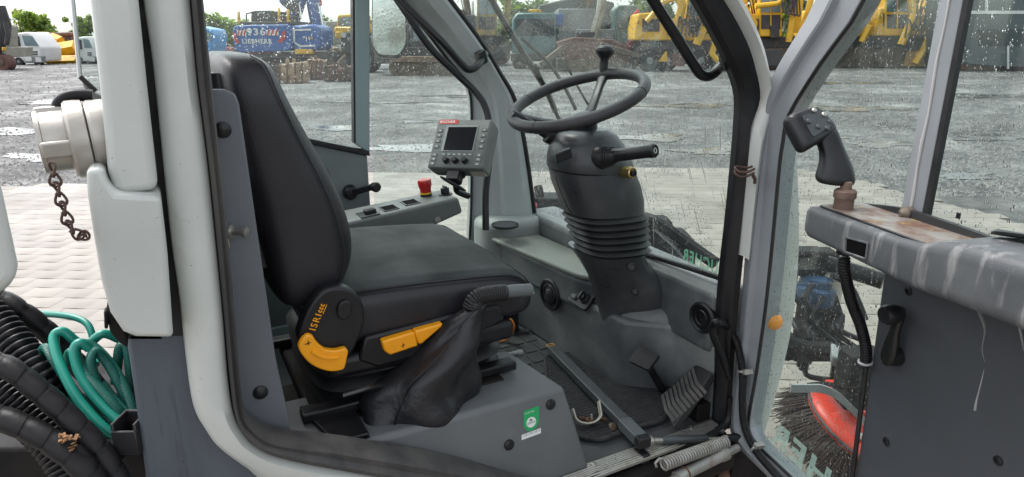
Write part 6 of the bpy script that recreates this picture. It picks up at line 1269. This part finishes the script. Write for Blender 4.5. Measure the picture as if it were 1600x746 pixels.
for x in (1620, 1690): wheel(tr_, x, 104, 14, d+.2, .5)
# left: white truck, dark excavator, yellow and red frames, second truck
def truck(lab, x0, y0, x1, y1, flip=False, gl=PGL):
    d = gd(y1); L_ = thing('white_truck', lab, 'truck', V((hv((x0+x1)/2, y1, d).x, hv((x0+x1)/2, y1, d).y, 0)), 'white light trucks parked in the yard'); s = lambda q: [(x0+(x1-x0)*u, y0+(y1-y0)*v) for u, v in q]
    m = M(); pp(m, s([(.0, .10), (.55, .04), (.66, .12), (.98, .50), (1, .90), (.0, .90)]), d, 2.0); part('cab', m, MWHITE, L_, bev=.08, seg=2)
    bpart('windscreen', lambda m: pp(m, s([(.40, .14), (.72, .16), (.92, .44), (.50, .44)]), d-.05, .06), gl, L_, .0)
    bpart('side_window', lambda m: pp(m, s([(.10, .16), (.30, .16), (.36, .5), (.14, .48)]), d-.05, .06), WGL, L_, .0)
    bpart('grille', lambda m: (pp(m, s([(.66, .60), (.88, .60), (.88, .64), (.66, .64)]), d-.04, .05), pp(m, s([(.66, .67), (.88, .67), (.88, .71), (.66, .71)]), d-.04, .05)), DARK, L_, .0)
    bpart('bumper', lambda m: pp(m, s([(.45, .74), (1.02, .74), (1.02, .94), (.45, .94)]), d-.1, .4), MGREY, L_)
    m = M(); m.obox(hv(*s([(.60, .82)])[0], d-.12), RT*.22, FW*.03, UP*.14); m.obox(hv(*s([(.92, .84)])[0], d-.12), RT*.16, FW*.03, UP*.14); part('headlamp', m, MWHITE, L_)
    for u in (.30, .88): wheel(L_, *s([(u, .90)])[0], (y1-y0)*.12, d-.05, .3)
    return L_
truck('white light truck parked at far left beside the dark excavator', 14, 48, 64, 102)
truck('white light truck seen through the clear pane left of the white column', 118, 55, 146, 100)
d = gd(110); de = thing('dark_excavator', 'dark excavator with rusty track cut off by the left picture edge', 'excavator', V((hv(5, 60, d).x, hv(5, 60, d).y, 0)))
track(de, -60, 86, 16, 111, d, .6, BRUST); bpart('body', lambda m: (pb(m, -60, 74, 10, 90, d+.3, 2), pb(m, -60, 40, -6, 76, d+.4, 1.6)), CREAM, de)
m = M(); pt(m, [(-10, 84), (4, 60), (8, 40), (-2, 10)], d+.3, .30); pt(m, [(10, 70), (13, 52), (8, 34)], d, .12); part('boom', m, DARK, de)
bpart('yellow_lamp', lambda m: pb(m, 2, 74, 6, 80, d-.1, .2), YEL, de)
m = M()
for q in range(3): pt(m, [(8+2*q, 66), (14+q, 56), (10+q, 46)], d-.3, .03, 5, 4)
part('hydraulic_lines', m, DARK, de)
d = gd(98); yr_ = thing('yellow_crane_parts', 'yellow crane jib sections lying beside a dark box behind the white truck', 'crane parts', V((hv(92, 60, d).x, hv(92, 60, d).y, 0)))
m = M(); pt(m, [(62, 82), (118, 73)], d-1, .42, 4); pt(m, [(75, 96), (121, 94.5)], d-2, .34, 4); pt(m, [(76, 78), (76, 66), (82, 63), (94, 68)], d+1, .5, 6); part('jib_section', m, YEL, yr_)
bpart('machine_block', lambda m: pb(m, 80, 69, 118, 82, d+1, 2), YEL, yr_, .1)
bpart('lattice_boom', lambda m: (pt(m, [(52, 56), (118, 54)], d+2, .16), pt(m, [(100, 68), (106, 55), (112, 68), (116, 55)], d+2, .10)), BRUST, yr_, .0)
bpart('jib_head', lambda m: pp(m, [(50, 56), (58, 50), (70, 53), (66, 57)], d+1.5, 1), YEL, yr_)
m = M(); pb(m, 63, 82, 120, 93, d-.6, 2); rf = solo('red_ballast_frame', m, MRED, 'long red steel frame lying under the yellow jib sections at left', 'frame', bev=.05)
m = M()
for x in (70, 97): pb(m, x, 82, x+1.6, 94, d-.75, .15)
pb(m, 63, 90, 78, 93, d-.75, .2); part('yellow_stake', m, YEL, rf)
m = M(); pb(m, 52, 57, 98, 96, d+4, 5); dbx = solo('dark_grey_container', m, mat('container_slate', (.10, .12, .14), (.08, .095, .115), .5, .6), 'dark slate grey container behind the white truck and yellow jibs', 'container', bev=.05)
m = M()
for i in range(12): pb(m, 53+3.8*i, 60, 55+3.8*i, 94, d+3.85, .2)
part('corrugations', m, bpy.data.materials['container_slate'], dbx)
d = gd(100); m = M(); pp(m, [(300, 90), (300, 40), (330, 46), (334, 56), (332, 76), (326, 92)], d, 2.2); bcb = solo('blue_truck', m, mat('sky_blue', (.03, .22, .5), r=.35), 'bright blue truck cab peeking out left of the blue excavator', 'truck', bev=.1)
m = M(); pp(m, [(322, 50), (330, 52), (331, 64), (322, 64)], d-.05, .05); part('window', m, PGL, bcb)
d = gd(97); m = M(); pb(m, 328, 74, 348, 92, d, 2); pb(m, 334, 66, 342, 75, d+.3, 1.5); solo('red_trailer', m, mat('dull_red', (.28, .05, .07), r=.5), 'dull red trailer low behind the seat backrest, between both blue machines', 'trailer', bev=.08)
m = M()
for i in range(7): pt(m, [(345+3.4*i, 92), (345+3.4*i, 75)], gd(94), .05, 5)
pt(m, [(345, 76), (366, 76)], gd(94), .06, 5); solo('grey_barrier', m, MGREY, 'low grey bar fence beside the red trailer left of the blue excavator', 'fence')
# ------------------------------------------------------------------ trees
def leaf_mat(name, c, c2):
    m = mat(name, c, c2, .6, .6); t = m.node_tree; b = t.nodes['Principled BSDF']; o = [n for n in t.nodes if n.type == 'OUTPUT_MATERIAL'][0]
    tl = N(t, 'ShaderNodeBsdfTranslucent'); t.links.new(b.inputs['Base Color'].links[0].from_socket, tl.inputs[0]); ad = N(t, 'ShaderNodeAddShader'); t.links.new(b.outputs[0], ad.inputs[0]); t.links.new(tl.outputs[0], ad.inputs[1]); t.links.new(ad.outputs[0], o.inputs[0]); return m
LEAF = [leaf_mat('leaf_bright', (.14, .19, .02), (.10, .15, .018)), leaf_mat('leaf_green', (.07, .11, .02), (.05, .085, .018)), leaf_mat('leaf_grey', (.10, .13, .075), (.07, .10, .055))]
def tree(name, lab, px, base, top, wpx, kind, n=1500, seed=1, group=None, dist=None):
    random.seed(seed); d = dist or gd(base); c = hv(px, base, d); c.z = 0; h = (hv(px, top, d)).z; wr = wpx/F_PX*d/2
    T = thing(name, lab, 'tree' if name == 'tree' else 'bush', c, group)
    m = M(); m.tube([c, c+V((.03*h, 0, h*.3)), c+V((0, .02*h, h*.75))], [h*.03, h*.022, h*.006], 6)
    br = []
    for i in range(9):
        a = random.random()*6.28; z0 = h*(.15+.06*i); e = c+V((math.cos(a)*wr*.75, math.sin(a)*wr*.6, z0+h*.28)); br.append(e); m.tube([c+V((0, 0, z0)), (c+V((0, 0, z0))).lerp(e, .5)+UP*h*.04, e], [h*.012, h*.008, h*.003], 5)
    part('trunk', m, DARK, T)
    m = M(); cl = []
    for i in range(34):
        a = random.random()*6.28; q = random.random()**.5; z = random.random(); cl.append((c+V((math.cos(a)*wr*q*(1-.35*z), math.sin(a)*wr*q*.7, h*(.12+.84*z*(1-.25*q)))), random.uniform(.10, .22)*min(h, wr*1.6)))
    cl += [(e, .2*min(h, wr)) for e in br]
    ls = .045*min(h, 2*wr)+.06
    for i in range(n):
        e, r_ = cl[i % len(cl)]; v_ = V((random.gauss(0, 1), random.gauss(0, 1), random.gauss(0, .8))); p = e+v_.normalized()*r_*random.random()**.4
        if p.z < .05: continue
        u = V((random.gauss(0, 1), random.gauss(0, 1), random.gauss(0, 1))).normalized(); w_ = u.cross(V((random.gauss(0, 1), random.gauss(0, 1), random.gauss(0, 1)))).normalized(); s_ = ls*random.uniform(.6, 1.5); m.cur = 1 if random.random() < .3 else 0
        m.add([p-u*s_, p+w_*s_*.45, p+u*s_, p-w_*s_*.45], [(0, 1, 2, 3)])
    part('crown', m, [LEAF[kind], LEAF[(kind+1) % 3]], T, smooth=False)
G_ = 'bushes along the yard edge'
tree('bush', 'bright green bush behind the white truck cab at far left', 42, 98, 16, 84, 0, 3800, 3, G_, 78)
tree('bush', 'lower end of the bright green hedge right of the white truck roof', 70, 97, 34, 56, 0, 2200, 4, G_, 80)
tree('bush', 'bright green bush seen through the clear pane beside the white column', 134, 96, 22, 44, 0, 2400, 5, G_, 78)
tree('bush', 'bright green bush left of the blue excavator above the seat backrest', 340, 98, 20, 84, 0, 4200, 6, G_, 66)
tree('bush', 'dimmer green bush behind the deck of the blue excavator', 392, 96, 26, 84, 0, 2600, 7, G_, 76)
tree('tree', 'small pale conifer between the blue boom and the dump truck cab', 515, 96, 20, 20, 2, 900, 8, None, 85)
G2 = 'trees behind the machines in the rain'
for i, (px, top, wp, lab) in enumerate([(812, -6, 90, 'grey green tree rising behind the teal truck, far left in the windscreen'), (880, 6, 110, 'broad grey green tree behind the grey load box of the teal truck'), (1010, -30, 90, 'tree behind the dark cab beside the wheeled yellow excavator'), (1100, -50, 110, 'tall tree behind the wheeled yellow excavator in the windscreen'), (1200, -60, 120, 'tall tree behind the clearly seen yellow excavator'), (1330, -60, 130, 'tall tree behind the yellow excavators in the door glass'), (1440, -60, 120, 'tall tree above the yellow excavator nearest the door window post')]):
    tree('tree', lab, px, 92, top, wp, 2, 2600, 20+i, G2, 72)
m = M(); random.seed(14)
for i in range(2600):
    p = hv(random.uniform(-60, 420), 60, 1)  # direction only
    d_ = random.uniform(62, 74); q = EYEV+(p-EYEV)*d_; q.z = 0; h_ = random.uniform(.1, .45); a = random.random()*6.28
    m.add([q+V((math.cos(a)*.12, math.sin(a)*.12, 0)), q-V((math.cos(a)*.12, math.sin(a)*.12, 0)), q+V((random.uniform(-.15, .15), random.uniform(-.15, .15), h_))], [(0, 1, 2)])
part('grass_verge', m, mat('verge_grass', (.12, .13, .04), (.16, .14, .07), .5, .8), kind='stuff', smooth=False, label='thin yellowish grass verge at the far yard edge', cat='grass')

# ------------------------------------------------------------------ the sweeper's own parts outside the glass
mr_ = thing('wing_mirror', 'white backed rain spotted wing mirror outside the far door glass', 'mirror', at(608, 30, 2.65))
q = [at(582, -30, 2.65), at(634, -30, 2.65), at(636, 70, 2.65), at(624, 90, 2.65), at(590, 88, 2.65), at(581, 70, 2.65)]; mc = sum(q, V())/6; mn = (q[1]-q[0]).cross(q[4]-q[0]).normalized()
if mn.dot(FW) > 0: mn = -mn
m = M(); m.loft([[mc+(p-mc)*s_+mn*dd_ for p in rpoly(q, .02)] for s_, dd_ in ((1.0, .004), (1.03, 0), (1.03, -.015), (.9, -.04), (.5, -.055))]); part('mirror_housing', m, BLACKP, mr_, ang=60)
MGL = mat('mirror_glass', (.78, .80, .76), (.62, .66, .62), 14, .08, .3, metal=.85, bump=.4, bs=90); m = M(); m.prism([mc+(p-mc)*.95+mn*.0045 for p in rpoly(q, .02)], mn*.002); part('mirror_glass', m, MGL, mr_)
m = M(); m.tube([at(*p) for p in [(606, -20, 2.7), (620, -60, 2.68), (650, -90, 2.6)]], .012, 8); part('mirror_arm', m, BLACKP, mr_)
m = M(); m.tube([onws(*p, .012) for p in [(836, 300), (846, 322), (880, 352)]], .004, 6)
fh = thing('front_brush_frame', 'dark front brush linkage with hoses ahead of the windscreen base', 'brush frame', oZ(1060, 400, .3))
m = M(); m.tube([at(*p) for p in [(1005, 340, 2.3), (1030, 350, 2.25), (1080, 385, 2.2), (1118, 412, 2.15)]], .022, 8, k=4); m.tube([at(*p) for p in [(1005, 352, 2.35), (1020, 372, 2.3), (1050, 400, 2.25), (1080, 440, 2.2)]], .03, 8, k=4); part('hydraulic_hose', m, HOSEB, fh)
m = M(); m.obox(at(1035, 405, 2.45), RT*.10, FW*.10, UP*.10); m.obox(at(1022, 368, 2.5), RT*.06, FW*.06, UP*.07); part('linkage_block', m, CHASSIS, fh, bev=.02)
m = M(); m.obox(at(868, 345, 2.75), RT*.10, FW*.06, UP*.11); m.tube([at(840, 290, 2.7), at(850, 330, 2.7), at(885, 350, 2.7)], .02, 8); fl = part('front_lamp_box', m, CHASSIS, fh, bev=.01)
m = M(); m.ball(at(834, 322, 2.62), .016, 8); part('red_marker', m, RED, fl)
p0 = onws(1066, 408, .012); p1 = onws(1131, 436, .012); e_ = (p0-p1).normalized(); vz = (UP*.97+V((-.05, 0, 0))).normalized()
Lw = (p0-p1).length; words('windscreen_lettering', 'BUCHER', p0-e_*Lw*1.0+UP*.003, e_, vz, .036, LGREEN, ws, .0004, width=Lw*1.0, bold=.02)
# side brush seen through the door glass
sb = thing('side_brush', 'red disc side brush with dark bristles outside the open door', 'brush', oZ(1345, 680, .15))
bc = oZ(1348, 655, .30); ba_ = (RT*.42-FW*.22+UP*.85).normalized(); na = (V((1, 0, 0))-ba_*ba_.x).normalized(); nb_ = ba_.cross(na)
m = M(); m.lathe(bc, ba_, [(.185, -.05), (.19, -.035), (.187, -.02), (.17, -.005), (.13, .008), (.08, .014), (.07, .05), (.0, .055)], 40); part('brush_disc', m, BRUSHRED, sb)
m = M(); m.torus(bc-ba_*.035, ba_, .189, .006, 40, 6); part('disc_rim', m, OLDRUB, sb)
for a in (0, 1.57, 3.14, 4.71):
    m = M(); m.lathe(bc+(na*math.cos(a+.5)+nb_*math.sin(a+.5))*.15+ba_*.005, ba_, [(.018, 0), (.018, .012), (.008, .013), (.008, .022), (0, .022)], 6); part('disc_bolt', m, STEEL, sb)
m = M(); random.seed(6)
for i in range(2600):
    a = random.random()*2*pi; o_ = na*math.cos(a)+nb_*math.sin(a); p = bc+o_*random.uniform(.12, .18)-ba_*.04; d_ = (o_*random.uniform(.35, .75)-ba_*random.uniform(.7, 1.0)+V((random.gauss(0, .12), random.gauss(0, .12), 0))).normalized(); L_ = random.uniform(.09, .16); s_ = d_.cross(ba_).normalized()*.0028
    e = p+d_*L_; e.z = max(e.z, .006); q_ = d_.cross(s_)*.9
    m.add([p-s_, p+s_, p+q_, e-s_*.6, e+s_*.6, e+q_*.6], [(0, 1, 4, 3), (1, 2, 5, 4), (2, 0, 3, 5)])
part('bristles', m, BRISTLE, sb, smooth=False, kind='stuff')
fa = thing('brush_arm', 'dark brush arm with blue hydraulic motor and hoses outside the open door', 'brush arm', oZ(1290, 560, .2))
tA = 2.55
m = M(); m.tube([at(1228, 400, tA), at(1262, 404, tA), at(1300, 414, tA), at(1380, 440, tA-.1)], .032, 10); m.tube([at(1300, 430, tA-.1), at(1330, 450, tA-.1), at(1352, 500, tA-.1)], .012, 8, k=4); part('hydraulic_hose', m, HOSEB, fa)
m = M(); m.obox(at(1258, 408, tA), RT*.07, FW*.05, UP*.05); m.obox(at(1285, 405, tA+.1), RT*.05, FW*.05, UP*.04); part('hose_junction', m, CHASSIS, fa, bev=.015)
m = M(); m.lathe(at(1268, 472, tA), (.1, 0, 1), [(.075, 0), (.08, .01), (.08, .06), (.06, .07), (.06, .10), (.03, .11), (0, .11)], 16); part('motor', m, mat('motor_blue', (.02, .06, .13), (.012, .035, .07), 12, .5), fa)
m = M(); m.lathe(at(1287, 478, tA+.12), (0, 0, 1), [(.06, 0), (.06, .14), (0, .14)], 14); part('valve_cover', m, mat('beige_cover', (.42, .40, .34), r=.5), fa)
m = M(); random.seed(17)
for i in range(13):
    x, y = random.uniform(1236, 1320), random.uniform(420, 560); m.tube([at(x, y, tA-.08), at(x+random.uniform(-26, 26), y+random.uniform(14, 36), tA-.14), at(x+random.uniform(-10, 40), y+random.uniform(30, 70), tA-.1)], random.uniform(.007, .013), 8, k=5)
part('hose_bundle', m, HOSEB, fa)
m = M(); m.tube([at(1222, 532, tA-.15), at(1262, 545, tA-.15), at(1310, 548, tA-.2)], .03, 8); m.tube([at(1290, 440, tA+.1), at(1310, 500, tA), at(1300, 560, tA-.1)], .025, 8); m.lathe(at(1228, 540, tA-.1), FW, [(.04, -.04), (.05, -.03), (.05, .04), (.02, .05)], 12); part('swing_arm', m, CHASSIS, fa)
m = M(); m.obox(at(1272, 505, tA), RT*.055, FW*.06, UP*.085); m.obox(at(1275, 552, tA-.1), RT*.10, FW*.04, UP*.02); m.obox(at(1228, 478, tA), RT*.02, FW*.04, UP*.03); part('bearing_block', m, CHASSIS, fa, bev=.012)
m = M(); m.prism([at(1298, 535, tA-.2), at(1350, 552, tA-.25), at(1352, 575, tA-.3), at(1300, 556, tA-.25)], UP*-.04); part('grey_plate', m, MGREY, fa, bev=.006)
m = M(); m.obox(at(1342, 590, tA-.35), RT*.06, FW*.05, UP*.10); part('brush_motor', m, CHASSIS, fa, bev=.01)
m = M(); A_ = [at(*p) for p in [(1236, 607, 2.15), (1262, 607, 2.15), (1285, 608, 2.15), (1310, 620, 2.13), (1340, 648, 2.1), (1360, 668, 2.1)]]; P = cr(A_, 5); m.loft([[p+UP*.014+FW*.004, p+UP*.014-FW*.004, p-UP*.014-FW*.004, p-UP*.014+FW*.004] for p in P]); part('guard_strap', m, MGREY, fa)
m = M(); m.tube([at(*p) for p in [(1262, 602, 2.2), (1290, 600, 2.2), (1320, 606, 2.2), (1350, 612, 2.2)]], .008, 8, k=4); part('thin_hose', m, HOSEB, fa)
m = M(); m.obox(at(1316, 604, 2.3), RT*.05, FW*.03, UP*.012); part('red_bracket', m, BRUSHRED, fa, bev=.004)
